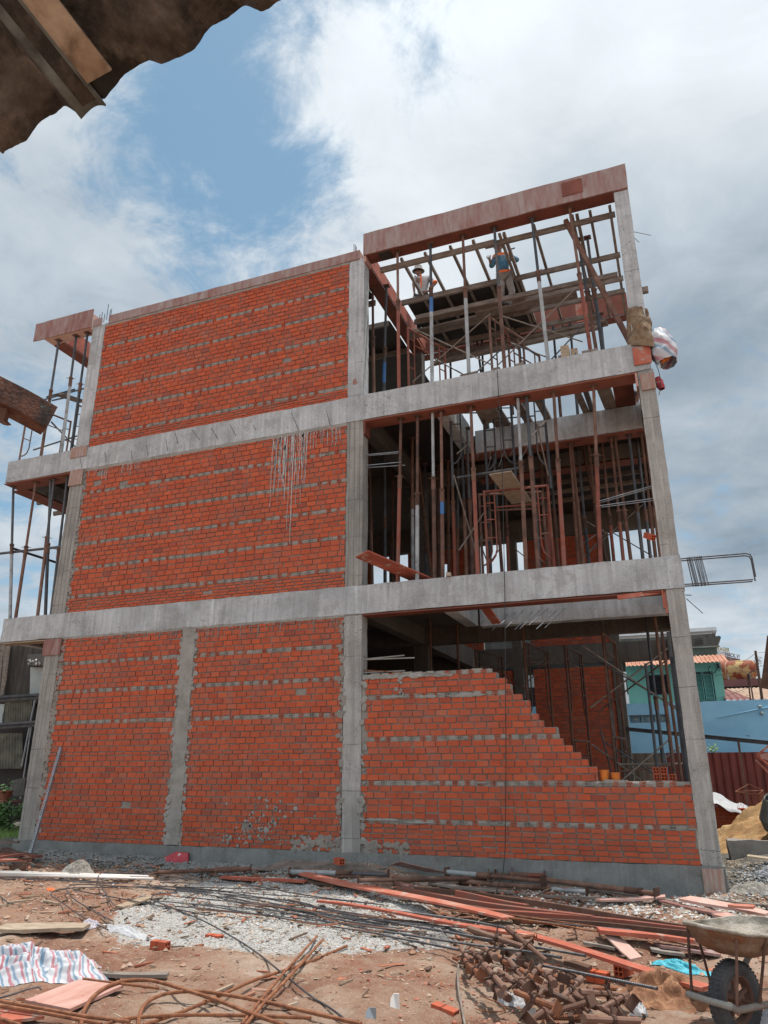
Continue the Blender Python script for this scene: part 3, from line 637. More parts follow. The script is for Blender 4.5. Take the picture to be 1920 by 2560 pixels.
def brick_wall(xl, xr, cs, label, edge=None, seed=1, yf=0.0, th=0.16, ragged=(0.05, 0.05), rough=1.0):
    global rnd
    keep = rnd; rnd = random.Random(seed)
    br = MB(); mo = MB(); lump = MB(); z_low = cs[0][1]-cs[0][2]/2
    for k, (kind, zc, p) in enumerate(cs):
        x1 = xr if edge is None else min(xr, edge(zc))
        z0 = zc-p/2; z1 = zc+p/2
        mo.box((xl, yf+0.015, z0), (x1-0.012, yf+th, z1), rv=ru(0, 1), jit=0.0015)
        off = (k % 2)*BP/2 + ru(-0.012, 0.012)
        x = xl + ru(0, ragged[0]) - off
        lo = xl+ru(0.0, ragged[0]); hi = x1-(ru(0, ragged[1]) if edge is None or x1 == xr else 0)
        wob = [fbm(i*0.7+seed, k*0.3, 0, 2)*0.006 for i in range(60)]
        i = 0
        while x < hi:
            g = 0.0095+ru(0, 0.010)
            a = max(x, lo); b = min(x+BP-g, hi); dz = wob[min(59, i)]+ru(-0.0025, 0.0025)*rough; i += 1
            if kind == 'head':
                hx = x+0.03+ru(-0.014, 0.014); wv = 0.074+ru(-0.003, 0.003)
                if hx > lo and hx+wv < hi:
                    if rnd.random() < 0.93: hollow_end(br if rnd.random() < 0.5 else lump, hx, hx+wv, z0+0.004+dz, z1-0.005+dz, yf+ru(-0.003, 0.004)-0.002, 0.085, 1, ru(0, 0.9))
                    gx0 = hx+wv-0.004; gx1 = hx+BP+0.004
                    amp = ru(-0.006, 0.010); sx = ru(0, 99); gx1 = min(gx1, hi); big = 1.9 if rnd.random() < 0.35 else 1.0; gx0 -= ru(0, 0.02)*big; gx1 += ru(0, 0.02)*big; hh = ru(-0.002, 0.009)*rough*big; hl = ru(-0.002, 0.011)*rough*big
                    if gx1-gx0 > 0.03:
                        lump.grid(lambda u, v, gx0=gx0, gx1=gx1, z0=z0, z1=z1, amp=amp, sx=sx, hh=hh, hl=hl: (gx0+(gx1-gx0)*u, yf+0.008-(amp+0.004)*math.sin(PI*min(1, max(0, u)))*math.sin(PI*v)-0.007*mnoise.noise(Vector((sx+u*3, v*2.4, 0))), z0-hl+(z1-z0+hh+hl)*v+0.006*mnoise.noise(Vector((sx+u*4, 7, v)))), 7, 4)
            elif b-a > 0.03:
                h = p-0.0125-ru(0, 0.006); skip = rnd.random() < 0.0015*rough
                if not skip:
                    yy = yf+ru(-0.004, 0.005)
                    br.box((a, yy, zc-h/2+dz), (b, yf+0.085, zc+h/2+dz), rv=rnd.random() if rnd.random() < 0.5 else ru(0, 0.85), jit=0.0014)
            x += BP+ru(-0.003, 0.003)
        # mortar filling of the ragged ends
    o = br.build('brick_wall', MAT['brick'], BD); o['label'] = label
    a_ = mo.build('mortar', MAT['mortar'], o)
    if lump.v: lump.build('mortar_filling', MAT['mortar_mid'], o)
    rnd = keep
    return o
GFL = courses(PB, [1.728, 2.228, 2.733, 3.209], L1[0], 0.67, 4)
GFL = [(k if abs(z-1.728) > 0.01 else 'thin', z, p) for k, z, p in GFL]
PILLX = (-7.345, -7.125)
w1 = brick_wall(C1[1], PILLX[0], GFL, 'ground floor brick panel left of the thin concrete post', seed=3, ragged=(0.09, 0.05))
w2 = brick_wall(PILLX[1], C2[0], GFL, 'ground floor brick panel right of the thin concrete post', seed=4, ragged=(0.05, 0.05))
part('tie_post', 'mortar_pale', rb((PILLX[0]-0.015, -0.010, PB), (PILLX[1]+0.015, 0.14, L1[0]), 0.016, 0.06))
w3 = brick_wall(C1[1], C2[0], courses(L1[1], [4.384, 4.90, 5.365, 5.853, 6.359], L2[0], 4.356, 5), 'middle floor brick panel with white mortar runs', seed=6, ragged=(0.07, 0.02))
w4 = brick_wall(C1[1], C2[0], courses(L2[1], [7.532, 8.045, 8.543, 9.036, 9.508], RZ-0.03, 7.50, 4), 'top floor brick panel', seed=7, ragged=(0.03, 0.01))
EDGE = [(1.27, 9.0), (1.337, 9.0), (1.339, -1.03), (1.49, -1.02), (1.57, -1.12), (1.65, -1.20), (1.74, -1.30), (1.83, -1.41), (1.96, -1.46), (2.02, -1.52), (2.11, -1.64), (2.20, -1.70), (2.30, -1.80), (2.43, -1.90), (2.53, -2.03), (2.61, -2.10), (2.735, -2.21), (3, -2.3)]
def edge3(z):
    for (za, xa), (zb, xb) in zip(EDGE, EDGE[1:]):
        if z <= zb: return xa if xa > 5 else xb
    return -2.3
c3 = [('thin', PB+0.0625*(i+0.5), 0.0625) for i in range(6)]
c3 += [('head', 0.822, 0.055)]+[('str', 0.8495+0.0851*(i+0.5), 0.0851) for i in range(5)]+[('head', 1.303, 0.055)]
c3 += [('str', 1.3305+0.0863*(i+0.5), 0.0863) for i in range(6)]+[('head', 1.876, 0.055)]
c3 += [('str', 1.9035+0.0862*(i+0.5), 0.0862) for i in range(6)]+[('head', 2.448, 0.055)]+[('str', 2.4755+0.0812*(i+0.5), 0.0812) for i in range(3)]+[('head', 2.745, 0.05)]
w5 = brick_wall(C2[1], C3[0], c3, 'unfinished ground floor brick wall with stepped right edge', edge3, seed=9, ragged=(0.10, 0.03), rough=1.3)
mb = MB()
for zc in (1.262, 1.09, 0.865): hollow_end(mb, C3[0]-0.085, C3[0]-0.006, zc-0.036, zc+0.036, -0.004, 0.06, 2, ru(0, .8))
hollow_end(mb, -1.105, -1.03, 1.345, 1.415, -0.006, 0.06, 2, 0.4)
mb.build('closer_brick', MAT['brick'], w5)
# mortar: top bed, patches, smears, ragged margins beside the columns
mb = MB()
mb.grid(lambda u, v: (C2[1]+0.02+1.35*u, -0.006+0.012*fbm(u*11, v*4, 6)+0.012*(v-0.5), 2.705+0.055*v-0.01*u+0.028*fbm(u*11, v*2, 1)), 60, 6, thick=(0, 0.15, 0))
for (x0, x1, z, hh) in ((-3.95, -3.45, 2.44, 0.05), (-3.35, -3.05, 2.43, 0.06), (-2.95, -2.35, 2.43, 0.07), (-4.16, -3.6, 0.835, 0.06), (-3.6, -3.1, 0.81, 0.04), (-2.6, -2.4, 1.31, 0.04)):
    s_ = ru(0, 90); mb.grid(lambda u, v: (x0+(x1-x0)*u, -0.005-0.007*math.sin(PI*u)*math.sin(PI*v)-0.006*mnoise.noise(Vector((s_+u*6, v*3, 0))), z+(v-0.5)*hh*(0.6+0.9*abs(mnoise.noise(Vector((s_+u*5, 3, 0)))))*min(1, 5*u, 5*(1-u))), 16, 5)
for i in range(30):
    z = ru(0.5, 2.7); mb.disc((C2[1]+ru(-0.01, 0.075), -0.004, z), (0, -1, 0), ru(0.015, 0.05), ru(0.003, 0.010), 7, 0.4)
for i in range(10): mb.disc((-3.62+ru(-0.06, 0.05), -0.004, ru(2.42, 2.72)), (0, -1, 0), ru(0.02, 0.05), 0.006, 7, 0.4)
mb.build('mortar_patches', MAT['mortar_pale'], w5)
def patches(w, x0, x1, zlist, n, mat='mortar'):
    mb = MB()
    for i in range(n):
        x = ru(x0, x1); z = ru(*zlist); mb.disc((x, -0.003, z), (0, -1, 0), ru(0.012, 0.045), ru(0.002, 0.008), 7, 0.45)
    mb.build('mortar_patches', MAT[mat], w, smooth=False)
patches(w1, C1[1], C1[1]+0.11, (PB, 3.6), 190)
patches(w1, PILLX[0]-0.06, PILLX[0]+0.0, (PB, 3.6), 70, 'mortar_pale')
patches(w2, PILLX[1], PILLX[1]+0.06, (PB, 3.6), 70, 'mortar_pale')
patches(w3, C1[1], C1[1]+0.07, (L1[1], L2[0]), 60)
patches(w2, C2[0]-0.07, C2[0], (PB, 3.6), 60)
patches(w2, C2[0]-0.75, C2[0], (PB, 0.60), 90)
patches(w5, C2[1]+0.05, C2[1]+0.7, (PB, 0.55), 70)
# drips of grout below the beams
def drips(w, spots, mat):
    mb = MB()
    for (x, z1, z0, wd) in spots:
        n = 22; pts = []
        for i in range(n):
            t = i/(n-1); pts.append((x+0.018*fbm(t*4, x*7, 2), z1+(z0-z1)*t, max(0.0012, wd*(1-0.5*t)*(0.75+1.1*mnoise.noise(Vector((x*9, t*9, 0)))))))
        for a, b in zip(pts, pts[1:]):
            mb.add([(a[0]-a[2], -0.0055, a[1]), (a[0]+a[2], -0.0055, a[1]), (b[0]+b[2], -0.0055, b[1]), (b[0]-b[2], -0.0055, b[1]),
                    (a[0]-a[2]*1.3, 0.006, a[1]), (a[0]+a[2]*1.3, 0.006, a[1]), (b[0]+b[2]*1.3, 0.006, b[1]), (b[0]-b[2]*1.3, 0.006, b[1])],
                   [(3, 2, 1, 0), (0, 4, 7, 3), (1, 2, 6, 5)])
    mb.build('mortar_drip', MAT[mat], w)
sp = []
for i in range(30):
    x = -5.86+0.66*(i/29.0)+ru(-0.02, 0.02); sp.append((x, 6.84, 6.84-(ru(0.3, 1.1) if i % 3 else ru(0.9, 2.0)), ru(0.004, 0.013)))
for i in range(5): sp.append((-5.75+ru(-0.03, 0.5), 6.80, ru(6.0, 6.3), ru(0.014, 0.022)))
for i in range(26): sp.append((ru(-5.3, -4.6), 6.84, ru(6.45, 6.78), ru(0.003, 0.006)))
for i in range(24): sp.append((ru(-9.8, -8.6), 6.84, ru(6.55, 6.8), ru(0.003, 0.007)))
drips(w3, sp, 'cement_drip')
drips(w1, [(ru(-9.7, -7.4), 3.66, ru(3.5, 3.63), ru(0.003, 0.006)) for i in range(50)], 'mortar_pale')
drips(w2, [(ru(-7.1, -4.6), 3.66, ru(3.42, 3.62), ru(0.003, 0.006)) for i in range(50)], 'mortar_pale')
# splashes low on the wall left of the middle column
mb = MB()
for i in range(270):
    t = abs(rnd.gauss(0, 1)); x = -5.55+rnd.gauss(0, 0.33)-0.5*max(0, 1-(i % 10)/6); z = PB+0.03+abs(rnd.gauss(0.0, 0.42))
    c_ = -5.95+0.55*(z-0.4)+rnd.gauss(0, 0.28)
    mb.disc((c_, -0.004, z), (0, -1, 0), ru(0.004, 0.012) if i % 4 else ru(0.012, 0.035), 0.004, 6, 0.5)
mb.build('mortar_splash', MAT['mortar_pale'], w2)
# lumpy mortar joint between the beams and the walls below them
def joint(w, x0, x1, z, hh=0.035):
    mb = MB(); n = int((x1-x0)/0.035)
    mb.grid(lambda u, v: (x0+(x1-x0)*u, -0.004-0.016*math.sin(PI*v)*abs(fbm(u*n*0.35, z, 0, 3))-0.004*v, z-hh*0.9+hh*1.5*v+0.012*fbm(u*n*0.5, v+z, 5, 3)), n, 4)
    mb.build('mortar_bed', MAT['mortar_pale'], w)
joint(w1, C1[1], PILLX[0], L1[0]-0.01); joint(w2, PILLX[1], C2[0], L1[0]-0.01); joint(w3, C1[1], C2[0], L2[0]-0.01, 0.05); joint(w4, C1[1], C2[0], RZ-0.02, 0.05)
# a rear brick wall on each floor, and side walls added at the left to keep light out of the bays
def plain_wall(name, x0, x1, y, z0, z1, openings=(), axis='x'):
    """rows of bricks with mortar behind, seen from far"""
    global rnd
    br = MB(); mo = MB(); p = 0.0875; n = int((z1-z0)/p)
    def in_open(a, z):
        for (a0, a1, zz0, zz1) in openings:
            if a0 < a < a1 and zz0 < z < zz1: return True
        return False
    segs = []
    for k in range(n):
        z = z0+p*k; x = x0+(k % 2)*BP/2-BP/2
        while x < x1:
            a, b = max(x, x0), min(x+BP-0.01, x1)
            for (o0, o1, q0, q1) in openings:
                if q0 < z+p/2 < q1:
                    if a < o0 < b: b = o0
                    elif a < o1 < b: a = o1
            if b-a > 0.008 and not in_open((a+b)/2, z+p/2):
                r = rnd.random()
                if axis == 'x': br.box((a, y, z+0.004), (b, y+0.09, z+p-0.006), rv=r); mo.box((a-0.006, y+0.008, z-0.002), (b+0.006, y+0.10, z+p), rv=r)
                else: br.box((y, a, z+0.004), (y+0.09, b, z+p-0.006), rv=r); mo.box((y+0.008, a-0.006, z-0.002), (y+0.08, b+0.006, z+p), rv=r)
            x += BP
    o = br.build(name, MAT['brick'], BD); mo.build('mortar', MAT['mortar'], o); return o
plain_wall('brick_wall', -2.93, -1.20, Y2+0.04, 0.36, L1[0])
plain_wall('brick_wall', -9.95, -6.4, Y2+0.04, 0.36, L1[0])
plain_wall('brick_wall', -6.18, -3.37, Y2+0.04, 0.36, L1[0])
plain_wall('brick_wall', -6.18, 0.05, Y2+0.04, L1[1], 6.66, openings=((-6.2, -5.9, 3.9, 6.62), (-5.1, -4.8, 3.9, 6.3), (-4.05, -2.95, 3.9, 6.68), (-1.0, 0.06, 3.9, 6.68)))
plain_wall('brick_wall', -9.95, -6.4, Y2+0.04, L1[1], L2[0], openings=((-6.9, -6.3, 3.9, 6.62),))
plain_wall('brick_wall', DP, Y2, -10.16, 0.36, L1[0], axis='y')  # unseen left side walls, added against light leaking in
plain_wall('brick_wall', 3.4, Y2, -10.16, L1[1], L2[0], axis='y')
cu = bpy.data.curves.new('mark', 'FONT'); cu.body = '6'; cu.size = 0.17; tmp = bpy.data.objects.new('tmp_mark', cu); COL.objects.link(tmp)
me = bpy.data.meshes.new_from_object(tmp.evaluated_get(bpy.context.evaluated_depsgraph_get())); bpy.data.objects.remove(tmp)
me.materials.clear(); me.materials.append(MAT['form_red']); o = bpy.data.objects.new('paint_mark', me); COL.objects.link(o); o.parent = BD
p_ = aty(881, 962, -0.009); o.location = p_; o.rotation_euler = (PI/2, 0, 0)
# ------------------------------------------------------------------ formwork, joists, deck
def simple(name, mat, fn, label, cat, group=None, parent=None, smooth=False):
    mb = MB(); fn(mb); o = mb.build(name, MAT[mat], parent, smooth=smooth)
    if parent is None: tag(o, label, cat, group)
    return o
# roof beam mould over the right bay: outer board, inner board, bottom board, clamps
t = thing('beam_formwork', 'long faded red plywood beam mould along the top of the open right bay', 'formwork', (0, 0, 0))
x0, x1 = -4.21, 0.278
mb = MB(); mb.rbox((x0, -0.030, RZ+0.03), (x1, -0.010, RZ+0.485), 0.25, 0.007); mb.build('side_board', MAT['form'], t)
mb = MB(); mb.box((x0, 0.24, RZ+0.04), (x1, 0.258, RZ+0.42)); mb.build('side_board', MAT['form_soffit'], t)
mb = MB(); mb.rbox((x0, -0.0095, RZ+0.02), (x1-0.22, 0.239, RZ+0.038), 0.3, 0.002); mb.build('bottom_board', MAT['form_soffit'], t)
mb = MB(); mb.box((-0.72, -0.042, RZ+0.15), (-0.40, -0.0305, RZ+0.42)); mb.build('patch_board', MAT['form_soffit'], t)
mb = MB(); mb.box((-3.95, 0.0, RZ+0.002), (-3.72, 0.20, RZ+0.0195)); mb.build('patch_board', MAT['form_black'], t)
mb = MB(); mb.box((-4.202, -0.01, RZ-0.10), (-4.165, 0.225, RZ+0.019)); mb.build('end_board', MAT['form_pale'], t)
# rear mould
t = thing('beam_formwork', 'red plywood beam mould across the rear of the open right bay roof', 'formwork', (0, 0, 0))
mb = MB(); mb.rbox((-4.45, 3.50, RZ+0.01), (0.06, 3.52, RZ+0.50), 0.3, 0.004); mb.build('side_board', MAT['form_soffit'], t)
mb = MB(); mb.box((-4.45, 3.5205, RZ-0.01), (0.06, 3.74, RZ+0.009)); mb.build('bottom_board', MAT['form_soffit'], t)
mb = MB(); mb.box((-0.95, 3.487, RZ+0.02), (-0.62, 3.4995, RZ+0.46)); mb.build('patch_board', MAT['form_red'], t)
mb = MB(); mb.box((-2.42, 3.44, RZ-0.12), (-2.12, 3.486, RZ+0.14)); mb.build('patch_board', MAT['timber_pale'], t)
# cross mould from the middle column back
t = thing('beam_formwork', 'orange red plywood beam mould running back from the middle column at roof level', 'formwork', (0, 0, 0))
mb = MB(); mb.box((-4.20, 0.262, RZ+0.012), (-4.182, 3.49, RZ+0.32)); mb.build('side_board', MAT['form_red'], t)
mb = MB(); mb.box((-4.46, 0.262, RZ+0.012), (-4.442, 3.49, RZ+0.32)); mb.build('side_board', MAT['form_soffit'], t)
mb = MB(); mb.box((-4.441, 0.262, RZ-0.006), (-4.201, 3.49, RZ+0.0115)); mb.build('bottom_board', MAT['form_soffit'], t)
# long low mould over the left bay
t = thing('beam_formwork', 'long thin weathered plywood edge board along the top of the left brick wall', 'formwork', (0, 0, 0))
mb = MB(); mb.rbox((-9.80, -0.024, RZ-0.02), (-4.28, -0.004, RZ+0.165), 0.25, 0.006); mb.build('side_board', MAT['form'], t)
mb = MB(); mb.box((-4.60, -0.003, RZ+0.001), (-4.28, 0.22, RZ+0.155)); mb.build('end_board', MAT['form_pale'], t)
mb = MB(); mb.box((-9.8, 0.20, RZ+0.01), (-4.61, 0.22, RZ+0.15)); mb.build('side_board', MAT['form_soffit'], t)
# far left balcony mould
t = thing('beam_formwork', 'short faded red plywood beam mould over the left balcony props', 'formwork', (0, 0, 0))
mb = MB(); mb.rbox((-11.78, -0.034, RZ+0.0), (-10.25, -0.014, RZ+0.43), 0.2, 0.006); mb.build('side_board', MAT['form'], t)
mb = MB(); mb.box((-11.50, -0.013, RZ-0.0), (-10.25, 0.24, RZ+0.02)); mb.build('bottom_board', MAT['form_pale'], t)
mb = MB(); mb.box((-10.24, -0.02, RZ-0.06), (-10.222, 0.2, RZ+0.30)); mb.build('end_board', MAT['form_pale'], t)
t = thing('beam_formwork', 'bright red plywood mould running back from the left balcony mould', 'formwork', (0, 0, 0))
mb = MB(); mb.box((-11.20, 0.242, RZ+0.02), (-11.18, 2.9, RZ+0.40)); mb.build('side_board', MAT['form_red'], t)
mb = MB(); mb.box((-11.48, 0.242, RZ-0.018), (-11.18, 2.9, RZ+0.0)); mb.build('bottom_board', MAT['form_soffit'], t)
mb = MB(); mb.box((-11.50, 0.25, RZ+0.02), (-11.482, 2.9, RZ+0.36)); mb.build('side_board', MAT['form_soffit'], t)
simple('form_board', 'form', lambda mb: mb.box((-10.21, -0.03, RZ+0.0), (-9.98, -0.012, RZ+0.155)), 'small dark plywood board on top of the far left column', 'plywood board')
# soffit boards still in place under the beams
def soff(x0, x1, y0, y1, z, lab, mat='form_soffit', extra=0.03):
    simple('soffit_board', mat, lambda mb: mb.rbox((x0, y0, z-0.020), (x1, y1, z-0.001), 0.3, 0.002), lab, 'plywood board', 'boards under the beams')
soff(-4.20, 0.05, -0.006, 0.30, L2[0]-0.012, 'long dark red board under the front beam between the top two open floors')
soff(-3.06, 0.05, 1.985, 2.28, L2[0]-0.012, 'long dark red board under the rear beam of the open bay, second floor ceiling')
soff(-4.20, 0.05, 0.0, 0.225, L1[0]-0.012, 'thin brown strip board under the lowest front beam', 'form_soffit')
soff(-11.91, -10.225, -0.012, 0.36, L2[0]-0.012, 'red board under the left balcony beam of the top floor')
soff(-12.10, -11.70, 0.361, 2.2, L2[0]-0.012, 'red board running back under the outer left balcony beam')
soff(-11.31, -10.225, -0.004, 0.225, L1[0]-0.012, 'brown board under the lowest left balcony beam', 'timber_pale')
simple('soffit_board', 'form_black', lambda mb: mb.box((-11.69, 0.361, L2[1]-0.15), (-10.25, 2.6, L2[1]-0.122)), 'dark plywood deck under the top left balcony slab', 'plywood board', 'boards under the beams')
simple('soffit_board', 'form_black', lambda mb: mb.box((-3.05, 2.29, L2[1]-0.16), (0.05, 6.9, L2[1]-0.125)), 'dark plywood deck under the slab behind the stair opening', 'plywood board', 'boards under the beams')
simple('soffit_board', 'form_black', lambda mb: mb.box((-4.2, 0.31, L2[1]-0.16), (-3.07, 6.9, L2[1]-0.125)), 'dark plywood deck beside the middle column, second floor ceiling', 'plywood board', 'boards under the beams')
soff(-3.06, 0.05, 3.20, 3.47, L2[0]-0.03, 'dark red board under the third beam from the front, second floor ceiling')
# boards nailed to the columns
def plate(x0, x1, z0, z1, lab, mat, y=-0.03):
    simple('form_plate', mat, lambda mb: mb.rbox((x0, y, z0), (x1, y+0.016, z1), 0.15, 0.003), lab, 'plywood board', 'boards nailed to the columns')
plate(0.030, 0.272, 6.945, 7.24, 'plain red plywood plate on the right column under the sacking', 'form_red', -0.034)
plate(0.085, 0.278, 6.535, 6.79, 'streaky red plywood plate on the right column just below the beam', 'form_streak')
simple('form_plate', 'form_pale', lambda mb: mb.box((0.018, -0.012, 6.62), (0.050, 0.22, 6.835)), 'narrow upright board on the inner side of the right column', 'plywood board', 'boards nailed to the columns')
plate(-10.29, -9.90, 7.13, 7.345, 'streaked red plate at the foot of the top left column', 'form_streak')
plate(-10.235, -9.915, 6.55, 6.868, 'striped red plate at the head of the middle left column', 'form_streak')
plate(-10.265, -9.87, 3.37, 3.655, 'pale grey pink plate at the head of the lowest left column', 'form', -0.026)
plate(0.045, 0.272, 0.115, 0.40, 'rust red streaked plate at the foot of the right column', 'form_streak', -0.042)
simple('form_plate', 'form_soffit', lambda mb: mb.box((-4.202, 0.0, 6.60), (-4.165, 0.20, 6.835)), 'small red board at the head of the middle column, second floor', 'plywood board', 'boards nailed to the columns')
# timber joists over the right bay
JY = [0.33, 1.40, 2.10, 2.50, 3.10]
for i, y in enumerate(JY):
    xa, xb = (-4.02+0.02*i, 0.04)
    if i == 4: xb = -0.55
    z = 9.955
    simple('timber_joist', 'timber', lambda mb: (mb.bar((xa, y, z), (xa+(xb-xa)*0.52, y, z-0.004), 0.05, 0.10, jit=0.003), mb.bar((xa+(xb-xa)*0.47, y+0.052, z+0.004), (xb, y+0.05, z), 0.045, 0.095, jit=0.003)),
           'grey timber joist lying lengthwise over the open roof bay, %s from the front' % ORD[i], 'timber beam', 'lengthwise joists over the roof bay')
RX = [-3.60, -3.16, -2.70, -2.29, -1.83, -1.25, -0.62, -0.34, -0.03]
for i, x in enumerate(RX):
    y1 = 3.45
    def f(mb):
        mb.bar((x, 0.262, 10.035), (x+0.03, y1, 10.035), 0.045, 0.055, jit=0.003)
        if i in (4, 6): mb.bar((x+0.075, 0.262, 10.03), (x+0.10, y1-0.4, 10.03), 0.05, 0.06, jit=0.003)
    simple('timber_rafter', 'timber', f, 'slim timber bearer crossing the open roof bay front to back, %s from the left' % ORD[i], 'timber beam', 'cross bearers over the roof bay')
simple('roof_deck', 'form_black', lambda mb: (mb.box((-3.96, 1.56, 10.07), (-2.30, 2.46, 10.088)), mb.box((-3.96, 2.465, 10.072), (-1.72, 3.44, 10.09)), mb.box((-2.295, 1.56, 10.068), (-1.73, 2.46, 10.086))), 'black plywood sheets laid on the bearers at the back of the roof bay', 'plywood deck')
simple('roof_deck', 'form_black', lambda mb: mb.box((-10.2, 0.26, 10.02), (-4.47, 1.15, 10.04)), 'black plywood deck behind the left wall at roof level', 'plywood deck')
simple('roof_deck', 'form_black', lambda mb: mb.box((-10.2, 2.0, 10.02), (-4.47, 6.8, 10.04)), 'black plywood deck over the rear of the left bay', 'plywood deck')
for i, (y, xa, xb) in enumerate(((1.2, -7.5, -4.47), (1.95, -7.5, -4.47), (3.05, -7.5, -4.47))):
    simple('timber_joist', 'timber', lambda mb: mb.bar((xa, y, 9.96), (xb, y, 9.96), 0.05, 0.11, jit=0.003), 'timber joist seen just right of the middle column top, %s from the front' % ORD[i], 'timber beam', 'joists behind the left wall')
# working platforms of planks inside the top floor
def planks(name, lab, pts, wd, n, th=0.03, mat='timber', group='working planks'):
    """n parallel planks from a to b, side by side along w"""
    a, b, w = Vector(pts[0]), Vector(pts[1]), Vector(pts[2]).normalized()
    def f(mb):
        for i in range(n):
            o = w*(i*(wd+0.012)); mb.bar(a+o+Vector((ru(-.05, .05), 0, 0)), b+o+Vector((ru(-.05, .05), 0, 0)), wd, th, jit=0.003, rv=ru(0, 1))
    return simple(name, mat, f, lab, 'planks', group)
planks('scaffold_plank', 'plank platform below the roof deck on the left of the top floor', ((-4.0, 1.80, 9.52), (-2.45, 1.80, 9.56), (0, 1, 0)), 0.13, 2)
planks('scaffold_plank', 'narrow pair of timbers along the rear mould of the top floor', ((-3.9, 3.2, 9.72), (-0.35, 3.2, 9.80), (0, 1, 0)), 0.1, 2, 0.06)
planks('scaffold_plank', 'wide plank platform under the workman in the blue jacket', ((-2.5, 1.22, 9.205), (-0.75, 1.22, 9.18), (0, 1, 0)), 0.19, 1, 0.03)
planks('scaffold_plank', 'thin rail timber in front of the shins of the workman in blue', ((-3.63, 0.98, 9.26), (0.0, 0.98, 9.24), (0, 1, 0)), 0.05, 1, 0.085)
planks('scaffold_plank', 'long horizontal rail timber low behind the top floor props', ((-3.9, 2.9, 9.42), (-0.5, 2.9, 9.50), (0, 1, 0)), 0.09, 1, 0.07)
# planks across the opening between the two beams of the second ceiling
for i, (xa, xb, wd, mt) in enumerate(((-2.42, -2.30, 0.28, 'timber'), (-1.99, -1.84, 0.13, 'timber'), (-1.62, -1.50, 0.12, 'timber'), (-0.98, -0.84, 0.10, 'timber'), (-0.80, -0.74, 0.08, 'steel_dark'), (-0.62, -0.46, 0.12, 'timber'), (-0.50, -0.36, 0.09, 'timber'))):
    simple('loose_plank', mt, lambda mb: mb.bar((xa, 0.02, L2[1]+0.035), (xb, 2.18, L2[1]+0.035), wd, 0.05, jit=0.004), 'plank bridging the opening between the two upper beams, %s from the left' % ORD[i], 'plank', 'planks over the stair opening')
simple('loose_plank', 'form_soffit', lambda mb: mb.box((-0.34, 0.05, L2[1]+0.01), (-0.02, 2.15, L2[1]+0.03)), 'wide red brown plywood sheet bridging the opening beside the right column', 'plywood sheet')
# red board resting on the edge of the first floor, sticking outwards
a = aty(800+635/5.53, 1360+200/5.53, -0.75); 
simple('loose_plank', 'form_red', lambda mb: mb.bar((-3.95, -0.62, 4.40), (-3.22, 0.55, 4.135), 0.30, 0.02, up=(0.0, 0.2, 1)), 'smooth red board poking out over the first floor beam beside the middle column', 'board')
for i, (px, w) in enumerate(((990, 0.055), (1004, 0.05))):
    x = aty(900+(px)/4.366, 1040+1740/4.366, 0.1).x
    simple('batten', 'timber_pale', lambda mb: mb.bar((x, -0.06, 4.13), (x-0.16, 0.75, 4.15), w, 0.05), 'pale batten end lying on the first floor beam, %s of a pair' % ('left', 'right')[i], 'batten', 'battens on the first floor beam')
simple('strut_board', 'form_red', lambda mb: mb.bar((-0.55, -0.03, 3.60), (0.03, 0.05, 3.655), 0.03, 0.055), 'red batten nailed under the lowest beam at the right column', 'batten')
simple('strut_board', 'form_red', lambda mb: (mb.box((0.0, -0.02, 3.42), (0.02, 0.04, 3.655)), mb.box((0.024, 0.01, 3.36), (0.05, 0.06, 3.655))), 'short upright red battens in the corner under the lowest beam', 'batten')
simple('strut_board', 'form_red', lambda mb: mb.bar((-2.60, 0.30, 3.99), (-2.50, 1.45, 3.66), 0.14, 0.03), 'red brown board hanging under the ground floor ceiling', 'board')

# ------------------------------------------------------------------ props
def xat(px, py, y): return aty(px, py, y).x
STY = {'a': ('rust', 'rust'), 'b': ('rust', 'paint_grey'), 'c': ('paint_grey', 'rust'), 'd': ('rust_red', 'rust'), 'e': ('steel_dark', 'steel_dark'), 'f': ('rust', 'steel_dark'), 'g': ('paint_grey', 'steel_dark'), 'h': ('rust_dark', 'rust_dark')}
def prop(p0, p1, sty='a', split=0.56, label='', group='', band=None, seg=10):
    """adjustable steel shoring prop from p0 (foot) to p1 (head)"""
    p0, p1 = Vector(p0), Vector(p1); d = p1-p0; ln = d.length
    t = thing('shoring_prop', label, 'steel prop', p0, group)
    t.rotation_euler = d.to_track_quat('Z', 'Y').to_euler()
    lo, up = STY[sty]
    mb = MB(); mb.tube([(0, 0, 0.006), (0, 0, ln*split*0.5), (0, 0, ln*split)], 0.030, seg); mb.build('outer_tube', MAT[lo], t, smooth=False)
    mb = MB(); mb.tube([(0, 0, ln*split), (0, 0, ln-0.006)], 0.0235, seg)
    mb.build('inner_tube', MAT[up], t)
    mb = MB(); mb.tube([(0, 0, ln*split-0.16), (0, 0, ln*split+0.015)], 0.0345, seg); mb.tube([(0, 0, ln*split+0.015), (0, 0, ln*split+0.05)], 0.041, seg)
    a = ru(0, 6.3); mb.tube([(-0.085*math.cos(a), -0.085*math.sin(a), ln*split+0.03), (0.085*math.cos(a), 0.085*math.sin(a), ln*split+0.03)], 0.006, 5); mb.build('collar', MAT['rust_dark'], t)
    mb = MB(); mb.box((-0.055, -0.055, 0), (0.055, 0.055, 0.0065)); mb.build('base_plate', MAT['rust_dark'], t)
    mb = MB(); mb.box((-0.06, -0.06, ln-0.007), (0.06, 0.06, ln)); mb.build('head_plate', MAT['rust_dark'], t)
    if band: mb = MB(); mb.tube([(0, 0, ln*band[0]), (0, 0, ln*band[1])], 0.0315 if band[0] < split else 0.0255, seg); mb.build('paint_band', MAT[band[2]], t)
    return t
